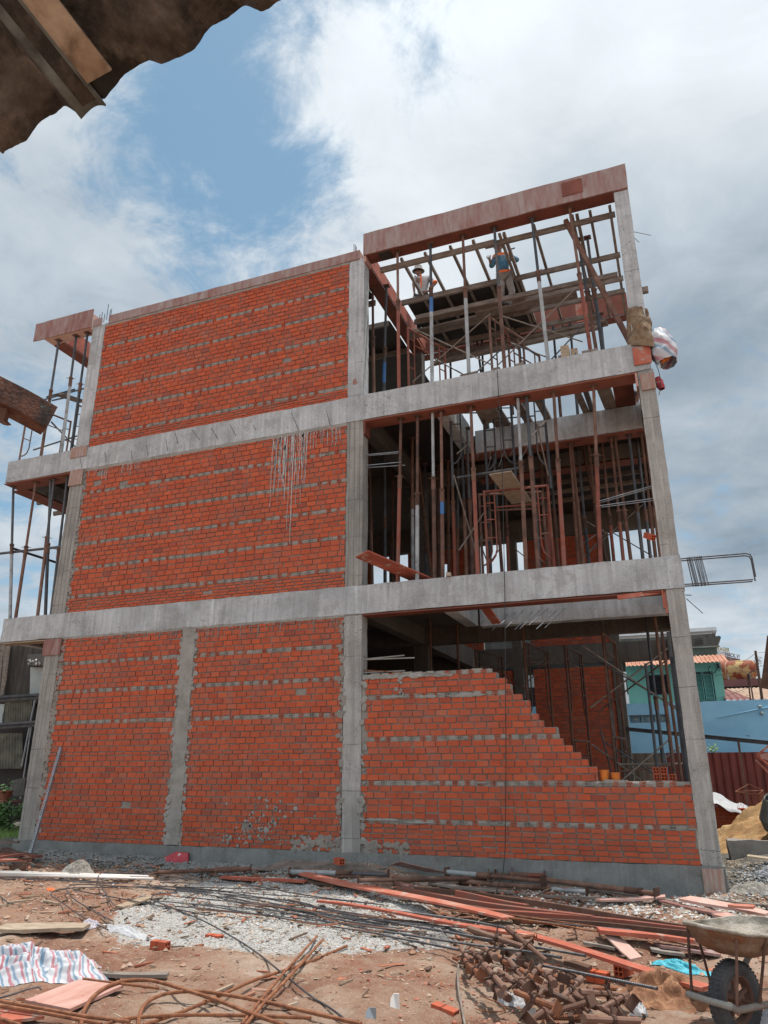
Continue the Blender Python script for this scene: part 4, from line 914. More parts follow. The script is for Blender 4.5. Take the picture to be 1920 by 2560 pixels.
# top floor, front row: standing on the upper edge beam
Z1 = lambda x, y: (860+x/1.929, 380+y/1.929)
Z2 = lambda x, y: (860+x/1.929, 940+y/1.929)
def row(fn, items, y, zb, zt, grp, where, yt=None):
    for i, it in enumerate(items):
        bx, by, tx, ty, sty = it[:5]; sp = it[5] if len(it) > 5 else 0.56; band = it[6] if len(it) > 6 else None
        yy = it[7] if len(it) > 7 else y
        xb = xat(*fn(bx, by), yy); xt = xat(*fn(tx, ty), yy if yt is None else yt)
        prop((xb, yy, zb), (xt, yy if yt is None else yt, zt), sty, sp, 'steel prop %s, %s from the left' % (where, ORD[i]), grp, band)
row(Z1, [(265, 1140, 258, 500, 'd', 0.62), (425, 1110, 417, 455, 'g', 0.66, (0.50, 0.62, 'paint_blue')), (603, 1075, 573, 410, 'c', 0.60), (775, 1040, 726, 380, 'f', 0.55),
         (985, 1005, 907, 330, 'g', 0.60), (1190, 960, 1088, 275, 'd', 0.52)], 0.11, L2[1], RZ+0.018, 'front row of props on the top floor', 'in the front row of the top floor')
row(Z1, [(145, 1160, 138, 650, 'a', 0.6), (188, 1150, 205, 720, 'e', 0.5, (0.25, 0.40, 'paint_blue')), (1225, 965, 1150, 620, 'f', 0.6), (1250, 960, 1205, 690, 'e', 0.6)], 0.9, L2[1], RZ-0.006, 'second row of props on the top floor', 'set back behind the front row of the top floor')
row(Z1, [(510, 1100, 510, 900, 'e'), (665, 1060, 662, 850, 'f'), (690, 1050, 640, 900, 'e'), (855, 1030, 838, 830, 'e'), (1020, 1000, 995, 700, 'f'), (1098, 985, 1090, 830, 'e'), (1245, 955, 1238, 800, 'e')], 3.3, L2[1], RZ-0.01, 'rear row of props on the top floor', 'under the rear mould of the top floor')
# a leaning timber strut at the right of the top floor
simple('timber_strut', 'rust', lambda mb: mb.bar((xat(1595, 875, 0.5), 0.5, L2[1]), (xat(1412, 535, 0.35), 0.35, RZ), 0.07, 0.07), 'thick leaning red brown strut near the right column of the top floor', 'strut')
simple('timber_block', 'timber_pale', lambda mb: (mb.box((-0.98, 0.0, L2[1]), (-0.86, 0.14, L2[1]+0.20)), mb.box((-0.84, 0.02, L2[1]), (-0.74, 0.12, L2[1]+0.13))), 'squared timber offcuts standing on the upper edge beam', 'timber block')
# first floor, front row on the middle edge beam
row(Z2, [(258, 975, 275, 205, 'd', 0.62), (352, 965, 355, 205, 'c', 0.50), (437, 968, 427, 180, 'b', 0.58), (476, 970, 470, 235, 'a', 0.50, (0.37, 0.47, 'paint_blue')), (645, 955, 612, 155, 'd', 0.60), (878, 930, 838, 105, 'b', 0.60),
         (935, 920, 880, 100, 'f', 0.62), (1062, 915, 1010, 68, 'd', 0.58), (1237, 900, 1203, 42, 'd', 0.58)], 0.12, L1[1], L2[0]-0.034, 'front row of props on the first floor', 'in the front row of the first floor')
row(Z2, [(138, 990, 122, 330, 'a', 0.5), (198, 980, 196, 390, 'e', 0.5), (330, 960, 333, 520, 'c', 0.6), (535, 950, 520, 370, 'd', 0.55), (590, 945, 572, 380, 'f', 0.55), (620, 950, 600, 470, 'f', 0.55)], 1.5, L1[1], L2[1]-0.17, 'second row of props on the first floor', 'in the second row of the first floor left half')
row(Z2, [(765, 945, 730, 560, 'f', 0.6), (940, 900, 915, 480, 'e', 0.6), (1130, 910, 1090, 335, 'a', 0.55), (1155, 905, 1110, 460, 'h', 0.6), (1345, 890, 1288, 300, 'd', 0.50), (1385, 885, 1310, 330, 'h', 0.5), (1440, 880, 1390, 420, 'e', 0.55), (1500, 870, 1450, 400, 'h', 0.5), (1525, 872, 1475, 450, 'h', 0.5)], 2.12, L1[1], L2[0]-0.034, 'third row of props on the first floor', 'in the rear row of the first floor right half')
row(Z2, [(232, 965, 236, 560, 'h', 0.5), (395, 960, 392, 520, 'e', 0.45), (500, 950, 502, 420, 'h', 0.5), (705, 945, 690, 480, 'e', 0.5), (790, 935, 775, 420, 'd', 0.5), (985, 905, 950, 420, 'h', 0.5), (1180, 905, 1140, 480, 'e', 0.5), (1300, 895, 1262, 480, 'd', 0.5), (1475, 875, 1430, 430, 'e', 0.5)], 2.75, L1[1], L2[1]-0.17, 'thin back row of props on the first floor', 'in the thin back row of the first floor')
k = 0
for y in (2.45, 2.95, 3.12):
    for x in (-3.95, -3.3, -2.6, -1.75, -0.9, -0.25):
        if k % 3 != 2: prop((x+ru(-.15, .15), y, L1[1]), (x+ru(-.15, .15), y, L2[1]-0.17), 'hfad'[k % 4], ru(0.45, 0.6), 'dark prop standing deep inside the first floor', 'props deep inside the first floor', seg=8)
        k += 1
# left balconies
LZ = lambda x, y: (x/5.53, 1100+y/5.53)
row(LZ, [(140, 2480, 180, 670, 'g', 0.53), (215, 2470, 500, 560, 'a', 0.50), (520, 2430, 755, 500, 'f', 0.55), (630, 2420, 648, 880, 'e', 0.5), (710, 2410, 870, 940, 'e', 0.45)], 0.12, L1[1], L2[0]-0.035, 'props under the left balcony', 'under the top left balcony')
TL = lambda x, y: (60+x/5.53, 740+y/5.53)
row(TL, [(235, 2215, 475, 650, 'f', 0.55), (515, 2180, 725, 540, 'g', 0.62), (650, 2160, 825, 880, 'e', 0.55)], 0.12, L2[1], RZ-0.002, 'props on the top left balcony', 'on the top left balcony')
# deep ground floor props
for i, (x, y) in enumerate(((-3.9, 2.4), (-3.6, 3.1), (-0.3, 3.1), (-2.3, 2.6), (-0.15, 2.4), (-1.0, 2.9))):
    prop((x, y, 0.36), (x, y, L1[1]-0.12), 'hae'[i % 3], 0.6, 'dark prop standing inside the ground floor, %s' % ORD[i], 'props inside the ground floor', seg=8)

# ------------------------------------------------------------------ scaffold frames and braces
def hframe(o, ux, label, group, mat='rust_dark', h=1.6, w=1.1):
    """welded door-type scaffold frame; o = foot of the first leg, ux = direction to the second"""
    o = Vector(o); u = Vector(ux).normalized(); t = thing('scaffolding', label, 'scaffold frame', o, group)
    t.rotation_euler = (0, 0, math.atan2(u.y, u.x)); r = 0.021; M_ = MAT[mat]
    for x in (0, w): mb = MB(); mb.tube([(x, 0, 0), (x, 0, h)], r, 8); mb.build('leg', M_, t)
    mb = MB(); mb.tube([(0, 0, h-0.02), (w, 0, h-0.02)], r, 8); mb.build('top_rail', M_, t)
    for x0, s in ((0, 1), (w, -1)):
        mb = MB(); a = x0+s*0.16; mb.tube([(a, 0, h-0.02), (a, 0, 0.62), (a-s*0.03, 0, 0.50), (a-s*0.09, 0, 0.42), (x0, 0, 0.38)], 0.013, 6)
        for z in (0.8, 1.1, 1.38): mb.tube([(x0, 0, z), (a, 0, z)], 0.011, 6)
        mb.build('ladder_brace', M_, t)
    mb = MB(); mb.tube([(0.16, 0, h-0.3), (w-0.16, 0, h-0.3)], 0.013, 6); mb.build('mid_rail', M_, t)
    return t
def brace(a, b, label, group, mat='timber', r=0.012):
    mb = MB(); mb.tube([a, b], r, 6); o = mb.build('cross_brace', MAT[mat], None); tag(o, label, 'brace', group); return o
c3z = lambda x, y: (1200+x/3.19, 1580+y/3.19)
# ground floor frames behind the stepped wall
gi = 0
for (xa, ya, sx, sy, z) in ((-3.35, 3.4, 0.25, 1, 0.36), (-2.35, 3.0, 0.2, 1, 0.36), (-1.75, 3.6, 0.15, 1, 0.36), (-0.98, 2.4, 0.1, 1, 0.36), (-3.35, 3.4, 0.25, 1, 1.97), (-2.35, 3.0, 0.2, 1, 1.97), (-1.75, 3.6, 0.15, 1, 1.97), (-0.98, 2.4, 0.1, 1, 1.97)):
    hframe((xa, ya, z), (sx, sy, 0), '%s scaffold frame of the ground floor, %s from the left' % ('lower' if z < 1 else 'upper', ORD[gi % 4]), 'scaffold frames on the ground floor', 'rust_dark'); gi += 1
G = 'long braces on the ground floor'
for i, (a, b) in enumerate(((((820, 110)), ((1600, 640))), ((830, 165), (1590, 615)), ((880, 605), (1510, 120)), ((940, 640), (1520, 200)), ((890, 895), (1280, 1180)), ((1000, 880), (1480, 1190)), ((1130, 1185), (1530, 840)), ((1110, 1115), (1650, 1045)), ((1110, 1055), (1650, 1050)), ((960, 780), (1055, 1150)), ((1460, 1020), (1610, 900)))):
    ya, yb = 2.3+0.1*(i % 3), 2.5+0.12*(i % 4)
    brace(aty(*c3z(*a), ya), aty(*c3z(*b), yb), 'thin brace tube crossing the right end of the ground floor, %s from the top' % ORD[i], G, ('timber', 'steel_dark', 'timber', 'rust_dark')[i % 4], 0.013)
for i, (a, b) in enumerate((((150, 330), (310, 160)), ((145, 310), (440, 510)), ((330, 440), (430, 350)), ((440, 230), (600, 170)), ((450, 290), (600, 200)), ((0, 200), (150, 310)))):
    brace(aty(*c3z(*a), 3.6), aty(*c3z(*b), 4.2), 'thin brace tube in the dark left half of the ground floor, %s' % ORD[i], G, 'rust_dark', 0.011)
for (a, b, y, lab, mt) in (((1320, 250), (1425, 1190), 2.2, 'tall leaning steel tube in the ground floor window opening, left one', 'steel_dark'), ((1450, 0), (1610, 1190), 1.6, 'tall leaning steel tube in the ground floor window opening, right one', 'rust_dark'), ((1500, 0), (1648, 1190), 0.35, 'dark tube standing against the right column', 'steel_dark'), ((1535, 200), (1655, 1190), 0.25, 'second dark tube beside the right column', 'steel_dark')):
    brace(aty(*c3z(*a), y), aty(*c3z(*b), y), lab, 'upright tubes on the ground floor', mt, 0.022)
# first floor frames
for i, (x, y, dx, dy, z, mt) in enumerate(((xat(*Z2(670, 940), 1.0), 1.0, 1, 0.25, 4.10, 'rust'), (xat(*Z2(1010, 915), 0.9)-1.0, 0.9, 1, 0.1, 4.10, 'rust_red'), (xat(*Z2(540, 920), 0.6), 0.6, 1, 0.35, 5.72, 'steel_dark'), (xat(*Z2(1000, 590), 1.0)-1.0, 1.0, 1, 0.2, 5.70, 'steel_dark'))):
    hframe((x, y, z), (dx, dy, 0), '%s scaffold frame on the first floor' % ('rust red left', 'rust red right', 'dark upper left', 'dark upper right')[i], 'scaffold frames on the first floor', mt, 1.6, 1.0)
G = 'thin braces on the first floor'
for i, (a, b, ya, yb) in enumerate((((555, 840), (675, 660), 0.3, 0.9), ((530, 480), (650, 900), 0.4, 1.2), ((545, 375), (610, 320), 0.3, 0.6), ((545, 490), (870, 440), 0.25, 0.3), ((1120, 830), (1250, 740), 2.5, 4.5), ((1160, 870), (1440, 620), 4.5, 5.5), ((1150, 690), (1270, 760), 4.5, 5.5), ((1270, 740), (1490, 870), 5.5, 5.7), ((905, 290), (975, 215), 0.5, 0.8), ((930, 230), (985, 480), 0.5, 0.8), ((650, 790), (700, 920), 3, 3.4), ((690, 920), (760, 820), 3, 3.4), ((1130, 900), (1260, 760), 4, 5), ((820, 830), (870, 870), 5.5, 6))):
    brace(aty(*Z2(*a), ya), aty(*Z2(*b), yb), 'thin brace rod among the first floor props, %s' % ORD[i], G, ('timber', 'timber', 'timber', 'steel_dark')[i % 4], 0.012 if i != 3 else 0.02)
simple('scaffold_deck', 'timber_pale', lambda mb: mb.prism([aty(*Z2(700, 478), 0.5), aty(*Z2(805, 460), 0.5), aty(*Z2(905, 608), 1.35), aty(*Z2(808, 618), 1.35)], (0, 0, 0.03)), 'pale plank deck hanging in the middle of the first floor', 'deck board')
simple('scaffold_deck', 'timber', lambda mb: mb.prism([aty(*Z2(625, 150), 0.4), aty(*Z2(725, 138), 0.4), aty(*Z2(762, 215), 1.2), aty(*Z2(668, 235), 1.2)], (0, 0, 0.03)), 'grey deck board high up under the upper beam, left of centre', 'deck board')
# steel shelves/rails seen deep in the first floor
for i, y in enumerate((3.8, 4.3, 4.8, 5.3)):
    simple('timber_joist', 'timber', lambda mb: mb.bar((-2.9, y, 6.98-0.02*i), (0.05, y+0.05, 7.02-0.02*i), 0.05, 0.08), 'joist under the rear deck of the first floor ceiling, %s from the front' % ORD[i], 'timber beam', 'joists under the first floor ceiling')
# top floor frames and braces
for i, (px, py, y, mt) in enumerate(((312, 1130, 0.7, 'rust_red'), (715, 1050, 0.9, 'rust'), (800, 1035, 1.6, 'rust'))):
    x = xat(*Z1(px, py), y)
    hframe((x, y, L2[1]), (0.45, 1, 0), 'scaffold frame on the top floor, %s from the left' % ORD[i], 'scaffold frames on the top floor', mt, 1.6, 1.0)
G = 'thin braces on the top floor'
for i, (a, b, y0, y1, mt) in enumerate((((330, 850), (720, 1030), 0.6, 0.75, 'timber'), ((330, 1110), (705, 780), 0.6, 0.7, 'timber'), ((760, 790), (1150, 915), 0.7, 0.6, 'timber'), ((740, 1030), (1120, 655), 0.7, 0.6, 'timber'), ((440, 1000), (590, 1080), 0.8, 0.5, 'steel_dark'), ((630, 1070), (750, 960), 0.5, 0.9, 'steel_dark'), ((1000, 1000), (1150, 840), 0.8, 0.9, 'steel_dark'), ((800, 920), (980, 990), 1.4, 0.8, 'steel_dark'), ((345, 870), (410, 990), 1.0, 1.6, 'rust_red'), ((770, 850), (820, 960), 1.0, 1.6, 'rust_red'))):
    brace(aty(*Z1(*a), y0), aty(*Z1(*b), y1), 'thin brace rod crossing the open top floor, %s from the left' % ORD[i], G, mt, 0.012)
for i, (a, b, y0, y1) in enumerate((((300, 650), (480, 600), 0.25, 0.9), ((330, 810), (500, 985), 0.6, 0.8), ((215, 990), (495, 900), 0.6, 0.5), ((270, 670), (540, 595), 0.6, 0.6), ((335, 672), (440, 650), 0.6, 0.6))):
    f4 = lambda x, y: (x*500/1286, 740+y*500/1286)
    brace(aty(*f4(*a), y0), aty(*f4(*b), y1), 'thin dark brace on the top left balcony, %s' % ORD[i], 'braces on the left balconies', 'steel_dark', 0.018)
for i, (a, b, y0, y1) in enumerate((((0, 1570), (855, 1475), 0.2, 0.1), ((180, 1500), (800, 1700), 0.3, 1.4))):
    brace(aty(*LZ(*a), y0), aty(*LZ(*b), y1), 'dark tube tied to the props of the middle left balcony, %s' % ('level one', 'one running back')[i], 'braces on the left balconies', 'steel_dark', 0.026)
hframe((xat(50, 1140, 0.5), 0.5, L2[1]), (0.25, 1, 0), 'narrow scaffold frame on the top left balcony, outer one', 'scaffold frames on the left balcony', 'rust', 1.6, 1.0)
hframe((xat(180, 1125, 0.9), 0.9, L2[1]), (0.3, 1, 0), 'narrow scaffold frame on the top left balcony, next to the column', 'scaffold frames on the left balcony', 'rust', 1.6, 1.0)
simple('loose_plank', 'timber', lambda mb: mb.bar(aty(145, 985, 0.5), aty(207, 1005, 1.3), 0.22, 0.03), 'plank lying on the scaffold of the top left balcony', 'plank')
for i, (a, b) in enumerate((((515, 870), (870, 810)), ((740, 1020), (920, 990)))):
    simple('loose_plank', 'timber', lambda mb: mb.bar(aty(*LZ(*a), 1.3+0.7*i), aty(*LZ(*b), 1.4+0.7*i), 0.06, 0.09), 'grey timber carried by the balcony props, %s one' % ('front', 'rear')[i], 'plank', 'timbers under the left balcony')

# ------------------------------------------------------------------ bars sticking out of the frame
def bars(name, lab, segs, r=0.007, mat='rebar', cat='reinforcing bars', group=None):
    mb = MB()
    for s_ in segs: mb.tube(s_, r, 6)
    o = mb.build(name, MAT[mat]); tag(o, lab, cat, group); return o
def bar1(lab, pts, r=0.007, mat='rebar', group=None, name='rebar', cat='reinforcing bar'):
    return bars(name, lab, [pts], r, mat, cat, group)
# cage of the future balcony beam at the right
t = thing('rebar_cage', 'open cage of dark reinforcing bars poking out to the right of the first floor', 'reinforcing cage', (0.28, 0.1, 3.9))
tz = Vector((0.28, 0.1, 3.9))
for y in (0.05, 0.16):
    for (za, zb) in ((4.065, 4.055),):
        mb = MB(); mb.tube([Vector(p)-tz for p in ((0.20, y, za), (1.05, y, zb), (1.10, y, zb-0.015), (1.118, y, zb-0.06), (1.122, y, 3.745-0.03*(y > .1)))], 0.009, 8); mb.build('long_bar', MAT['rebar'], t)
    mb = MB(); mb.tube([Vector(p)-tz for p in ((0.20, y, 3.722), (1.09, y, 3.712))], 0.009, 8); mb.build('long_bar', MAT['rebar'], t)
for i in range(9):
    x = 0.36+i*0.022+ru(-.004, .004); lx = 0.035+ru(-.01, .01)
    mb = MB(); mb.tube([Vector(p)-tz for p in ((x, 0.04, 4.075), (x+lx, 0.04, 3.705), (x+lx, 0.17, 3.705), (x, 0.17, 4.075), (x, 0.04, 4.075))], 0.0038, 5); mb.build('stirrup', MAT['rebar'], t)
bar1('single bent bar jutting right from the ground floor column', [aty(1600+640/5.53, 1340+865/5.53, 0.1), aty(1600+870/5.53, 1340+1070/5.53, 0.1)], 0.005)
bar1('short bar stub on the right column, just under the beam', [aty(1713, 1487.5, 0.1), aty(1729, 1488, 0.1)], 0.006)
bar1('thin bar jutting right near the top of the right column', [aty(1582, 579, 0.1), aty(1628, 588.5, 0.1)], 0.006, 'galv')
bar1('short thin bar pointing down near the top of the right column', [aty(1584, 593, 0.1), aty(1598, 606, 0.1)], 0.006, 'galv')
simple('timber_block', 'timber', lambda mb: mb.box((0.275, 0.05, 8.19), (0.36, 0.13, 8.27)), 'squared timber end poking out right of the top column', 'timber block')
for i, (px, py, h) in enumerate(((247, 813, 0.26), (251, 812, 0.30), (259, 806, 0.20), (266, 800, 0.38), (272, 803, 0.27), (275, 803, 0.30), (885, 640, 0.26), (888, 640, 0.24), (891, 640, 0.20))):
    p = aty(px, py, 0.1)
    bar1('upright starter bar on the %s column top, %s from the left' % (('left', ORD[i]) if i < 6 else ('middle', ORD[i-6])), [p, p+Vector((ru(-.01, .01), 0, h))], 0.007, 'rebar', 'starter bars on the roof')
for i, (a, b, y) in enumerate((((100, 380), (265, 365), 0.1), ((105, 385), (262, 372), 0.14), ((100, 432), (275, 415), 0.1), ((110, 442), (295, 430), 0.14))):
    bar1('pale tie bar jutting from the middle column on the first floor, %s from the top' % ORD[i], [aty(*Z2(*a), y), aty(*Z2(*b), y)], 0.007, 'galv', 'tie bars of the first floor')
for i, (a, b, y) in enumerate((((1225, 605), (1485, 530), 0.1), ((1240, 610), (1490, 537), 0.14), ((1215, 628), (1495, 590), 0.1), ((1240, 633), (1497, 600), 0.14))):
    bar1('tie bar jutting left from the right column on the first floor, %s from the top' % ORD[i], [aty(*Z2(*a), y), aty(*Z2(*b), y)], 0.006, 'galv', 'tie bars of the first floor')
c4 = lambda x, y: (900+x/4.1475, 1560+y/4.1475)
for i, (a, b) in enumerate((((20, 368), (460, 325)), ((20, 370), (565, 350)), ((25, 505), (465, 485)), ((40, 480), (620, 515)))):
    bar1('mortar crusted tie bar above the stepped wall, %s from the top' % ORD[i], [aty(*c4(*a), 0.09), aty(*c4(*b), 0.11)], 0.010, 'mortar_pale' if i < 3 else 'rebar_rust', 'tie bars of the ground floor')
for i in range(8):
    a = Vector((-2.36+0.13*i, 1.72, 3.80+0.02*(i % 3))); bar1('light bar end poking down from the ground floor rear beam, %s from the left' % ORD[i], [a+Vector((0, 0, 0.05)), a+Vector((-0.20-ru(0, .1), -0.30, -0.20-ru(0, .1)))], 0.006, 'galv', 'bar ends of the rear beam')
for i in range(14):
    a = Vector((-2.75+0.06*i, 1.9+ru(-.2, .2), 6.55+ru(-.15, .3))); bar1('short light bar in the bundle under the second ceiling, %s from the left' % ORD[i], [a, a+Vector((ru(0.0, .16), ru(-.1, .1), ru(0.25, 0.45)))], 0.005, 'galv', 'loose bars under the second ceiling')
for i, (px, py, tx, ty) in enumerate(((445, 1110, 437, 1080), (500, 1100, 480, 1075), (545, 1098, 528, 1070), (590, 1090, 575, 1062), (640, 1075, 632, 1062), (748, 1078, 728, 1032), (825, 1063, 816, 1025), (205, 1170, 200, 1145), (265, 1155, 262, 1130), (330, 1150, 328, 1125), (370, 1140, 366, 1112), (419, 1127, 415, 1099))):
    bar1('thin bent bar end on the face of the upper left beam, %s' % ORD[i], [aty(px, py, -0.01), aty(tx, ty, -0.07)], 0.0045, 'rebar', 'bar ends on the upper left beam')
# loose cables
mb = MB(); pts = [aty(1243, 925, -0.05), aty(1256, 1180, -0.05), aty(1262, 1480, -0.06), aty(1265, 1900, -0.07), aty(1263, 2120, -0.10), atg(1258, 2180, 0.2), atg(1242, 2225, 0.04), atg(1236, 2262, 0.02), atg(1252, 2290, 0.01)]
mb.tube(pts, 0.0055, 6); tag(mb.build('hanging_cable', MAT['cable']), 'thin dark cable hanging down the front of the right bay', 'cable')
# ------------------------------------------------------------------ people
def skin(name, pts, edges, rad, mat, parent, root=0, sub=2):
    me = bpy.data.meshes.new(name); bm = bmesh.new(); lay = bm.verts.layers.skin.verify(); vs = []
    for p, r in zip(pts, rad):
        v = bm.verts.new(p); v[lay].radius = (r, r) if not isinstance(r, tuple) else r; vs.append(v)
    for a, b in edges: bm.edges.new((vs[a], vs[b]))
    vs[root][lay].use_root = True; bm.to_mesh(me); bm.free(); me.materials.append(mat)
    o = bpy.data.objects.new(name, me); COL.objects.link(o); o.parent = parent
    s = o.modifiers.new('skin', 'SKIN'); s.use_smooth_shade = True; s.branch_smoothing = 0.5
    if sub: ss = o.modifiers.new('sub', 'SUBSURF'); ss.levels = sub; ss.render_levels = sub
    return o
def chain(J, R_, names):
    """J: dict name->point; names: list of chains"""
    idx = {}; pts = []; rad = []; ed = []
    for ch in names:
        for k in ch:
            if k not in idx: idx[k] = len(pts); pts.append(J[k]); rad.append(R_[k])
        for a, b in zip(ch, ch[1:]):
            e = (idx[a], idx[b])
            if e not in ed: ed.append(e)
    return pts, ed, rad
def hand(J, R_, pre, wrist, palm_dir, side, curl, s=0.92, spread=0.25):
    """adds palm, four fingers and a thumb to the skeleton; returns chains"""
    d = Vector(palm_dir).normalized(); sd = Vector(side).normalized(); n = d.cross(sd).normalized(); w = Vector(wrist)
    ch = []; J[pre+'palm'] = w+d*0.05*s; R_[pre+'palm'] = 0.026*s
    for i, (off, ln) in enumerate(((-1.5, 0.062), (-0.5, 0.074), (0.5, 0.078), (1.5, 0.070))):
        dd = (d+sd*off*spread*0.6).normalized(); b = w+d*0.088*s+sd*off*0.020*s
        c1 = b+(dd*math.cos(curl*0.5)+n*math.sin(curl*0.5))*ln*0.5*s; c2 = c1+(dd*math.cos(curl*1.5)+n*math.sin(curl*1.5))*ln*0.5*s
        ks = ['%sf%d%s' % (pre, i, q) for q in 'abc']
        for k, p, r in zip(ks, (b, c1, c2), (0.0095, 0.0085, 0.007)): J[k] = p; R_[k] = r*s
        ch.append([pre+'palm']+ks)
    t1 = w+d*0.03*s-sd*(-1.0)*0.03*s; t2 = t1+(sd*0.8+d*0.6)*0.034*s; t3 = t2+(sd*0.45+d*0.9+n*0.3)*0.028*s
    for k, p, r in zip([pre+'t'+q for q in 'abc'], (t1, t2, t3), (0.013, 0.010, 0.008)): J[k] = p; R_[k] = r*s
    ch.append([pre+'palm', pre+'ta', pre+'tb', pre+'tc'])
    return ch
FWD = (CAM-Vector((-2, 2.4, 10))); FWD.z = 0; FWD.normalize(); LAT = Vector((-FWD.y, FWD.x, 0)); LAT = -LAT if LAT.dot(CR) < 0 else LAT
def head_bits(t, c, s=0.92, tilt=0.0):
    """face details on the front of the head: eyes, brows, ears"""
    e = MB()
    for k in (-1, 1): e.rock(c+FWD*0.076*s+LAT*k*0.031*s+Vector((0, 0, 0.006-tilt)), 0.0095)
    e.build('eyes', MAT['hair'], t)
    m = MB(); m.bar(c+FWD*0.072*s-LAT*0.022*s+Vector((0, 0, -0.062-tilt)), c+FWD*0.072*s+LAT*0.022*s+Vector((0, 0, -0.062-tilt)), 0.01, 0.008); m.build('mouth', MAT['sack_red'], t)
def person(t, P, top_mat, leg_mat, sleeves='long', y=2.35, s=0.92):
    """P: dict of joints already in world space"""
    J = {}; R_ = {}
    hc = P['head']; J['hip'] = P['hip']; R_['hip'] = 0.10*s; J['belly'] = P['belly']; R_['belly'] = 0.10*s
    J['chest'] = P['chest']; R_['chest'] = 0.115*s; J['neck'] = P['neck']; R_['neck'] = 0.05*s
    J['chin'] = hc+FWD*0.02*s+Vector((0, 0, -0.055*s)); R_['chin'] = 0.058*s; J['mid'] = hc+Vector((0, 0, 0.01)); R_['mid'] = 0.080*s; J['crown'] = hc-FWD*0.01+Vector((0, 0, 0.07*s)); R_['crown'] = 0.062*s
    J['nose'] = hc+FWD*0.093*s+Vector((0, 0, -0.015)); R_['nose'] = 0.011*s
    for k in 'lr': J['ear'+k] = hc+LAT*(0.085*s if k == 'l' else -0.085*s); R_['ear'+k] = 0.015*s
    ch = [['hip', 'belly', 'chest', 'neck', 'chin', 'mid', 'crown'], ['mid', 'nose'], ['mid', 'earl'], ['mid', 'earr']]
    for k in 'lr':
        J['sh'+k] = P['sh'+k]; R_['sh'+k] = 0.050*s; J['el'+k] = P['el'+k]; R_['el'+k] = 0.036*s; J['wr'+k] = P['wr'+k]; R_['wr'+k] = 0.024*s
        ch.append(['chest', 'sh'+k, 'el'+k, 'wr'+k])
        hd = P['hd'+k]; hch = hand(J, R_, k, J['wr'+k], hd[0], hd[1], hd[2], s)
        ch += [['wr'+k]+hch[0]]+hch[1:]
        J['hj'+k] = P['hj'+k]; R_['hj'+k] = 0.07*s; J['kn'+k] = P['kn'+k]; R_['kn'+k] = 0.052*s; J['an'+k] = P['an'+k]; R_['an'+k] = 0.036*s
        J['toe'+k] = J['an'+k]+FWD*0.13*s+Vector((0, 0, -0.035)); R_['toe'+k] = 0.032*s
        ch.append(['hip', 'hj'+k, 'kn'+k, 'an'+k, 'toe'+k])
    skin('body', *chain(J, R_, ch), MAT['skin'], t)
    # shirt / jacket
    RS = dict(R_); 
    for k in ('belly', 'chest'): RS[k] = R_[k]*1.32
    RS['hip'] = R_['hip']*1.25; RS['neck'] = 0.066*s
    J['collar'] = J['neck']+(J['chest']-J['neck'])*0.25; RS['collar'] = 0.062*s
    ends = 'el' if sleeves == 'short' else 'wr'
    for k in 'lr':
        RS['sh'+k] = 0.072*s; RS['el'+k] = 0.056*s; J['cuff'+k] = J['wr'+k]+(J['el'+k]-J['wr'+k])*(0.12 if sleeves == 'long' else 0.9); RS['cuff'+k] = 0.044*s if sleeves == 'long' else 0.060*s
    sh = [['hip', 'belly', 'chest', 'collar']]+[['chest', 'sh'+k]+(['el'+k] if sleeves == 'long' else [])+['cuff'+k] for k in 'lr']
    skin('jacket' if sleeves == 'long' else 'shirt', *chain(J, RS, sh), MAT[top_mat], t)
    RL = dict(R_); RL['hip'] = 0.122*s
    for k in 'lr': RL['hj'+k] = 0.092*s; RL['kn'+k] = 0.068*s; RL['an'+k] = 0.054*s
    skin('trousers', *chain(J, RL, [['hip', 'hj'+k, 'kn'+k, 'an'+k] for k in 'lr']), MAT[leg_mat], t)
    for k in 'lr':
        mb = MB(); mb.tube([J['an'+k]-FWD*0.05+Vector((0, 0, -0.03)), J['an'+k]+FWD*0.06+Vector((0, 0, -0.035)), J['toe'+k]+FWD*0.02], [0.045, 0.05, 0.036], 8); mb.build('shoe', MAT['cloth_dark'], t, smooth=True)
    head_bits(t, hc, s)
    return J
yy = 1.27
A = lambda px, py, dy=0.0: aty(px, py, yy+dy)
t = thing('person', 'workman in blue jacket with orange bands gripping a hammer on the top floor', 'person', (0, 0, 0))
P2 = dict(head=A(1246, 620), neck=A(1249, 634), chest=A(1254, 651), belly=A(1258, 672), hip=A(1262, 690), shr=A(1238, 643), elr=A(1229, 668, -0.05), wrr=A(1225, 655, -0.12), shl=A(1270, 642), ell=A(1294, 650, -0.05), wrl=A(1283, 647, -0.16),
          hdr=((-0.15, -0.2, 1), (1, 0.1, 0.1), 0.25), hdl=((-0.35, -0.3, 0.55), (0.2, 0.1, 1), 1.5),
          hjr=A(1256, 693), hjl=A(1269, 693), knr=A(1253, 728, -0.1), knl=A(1281, 732, -0.1), anr=A(1256, 766), anl=A(1268, 768))
J2 = person(t, P2, 'jacket_blue', 'trouser')
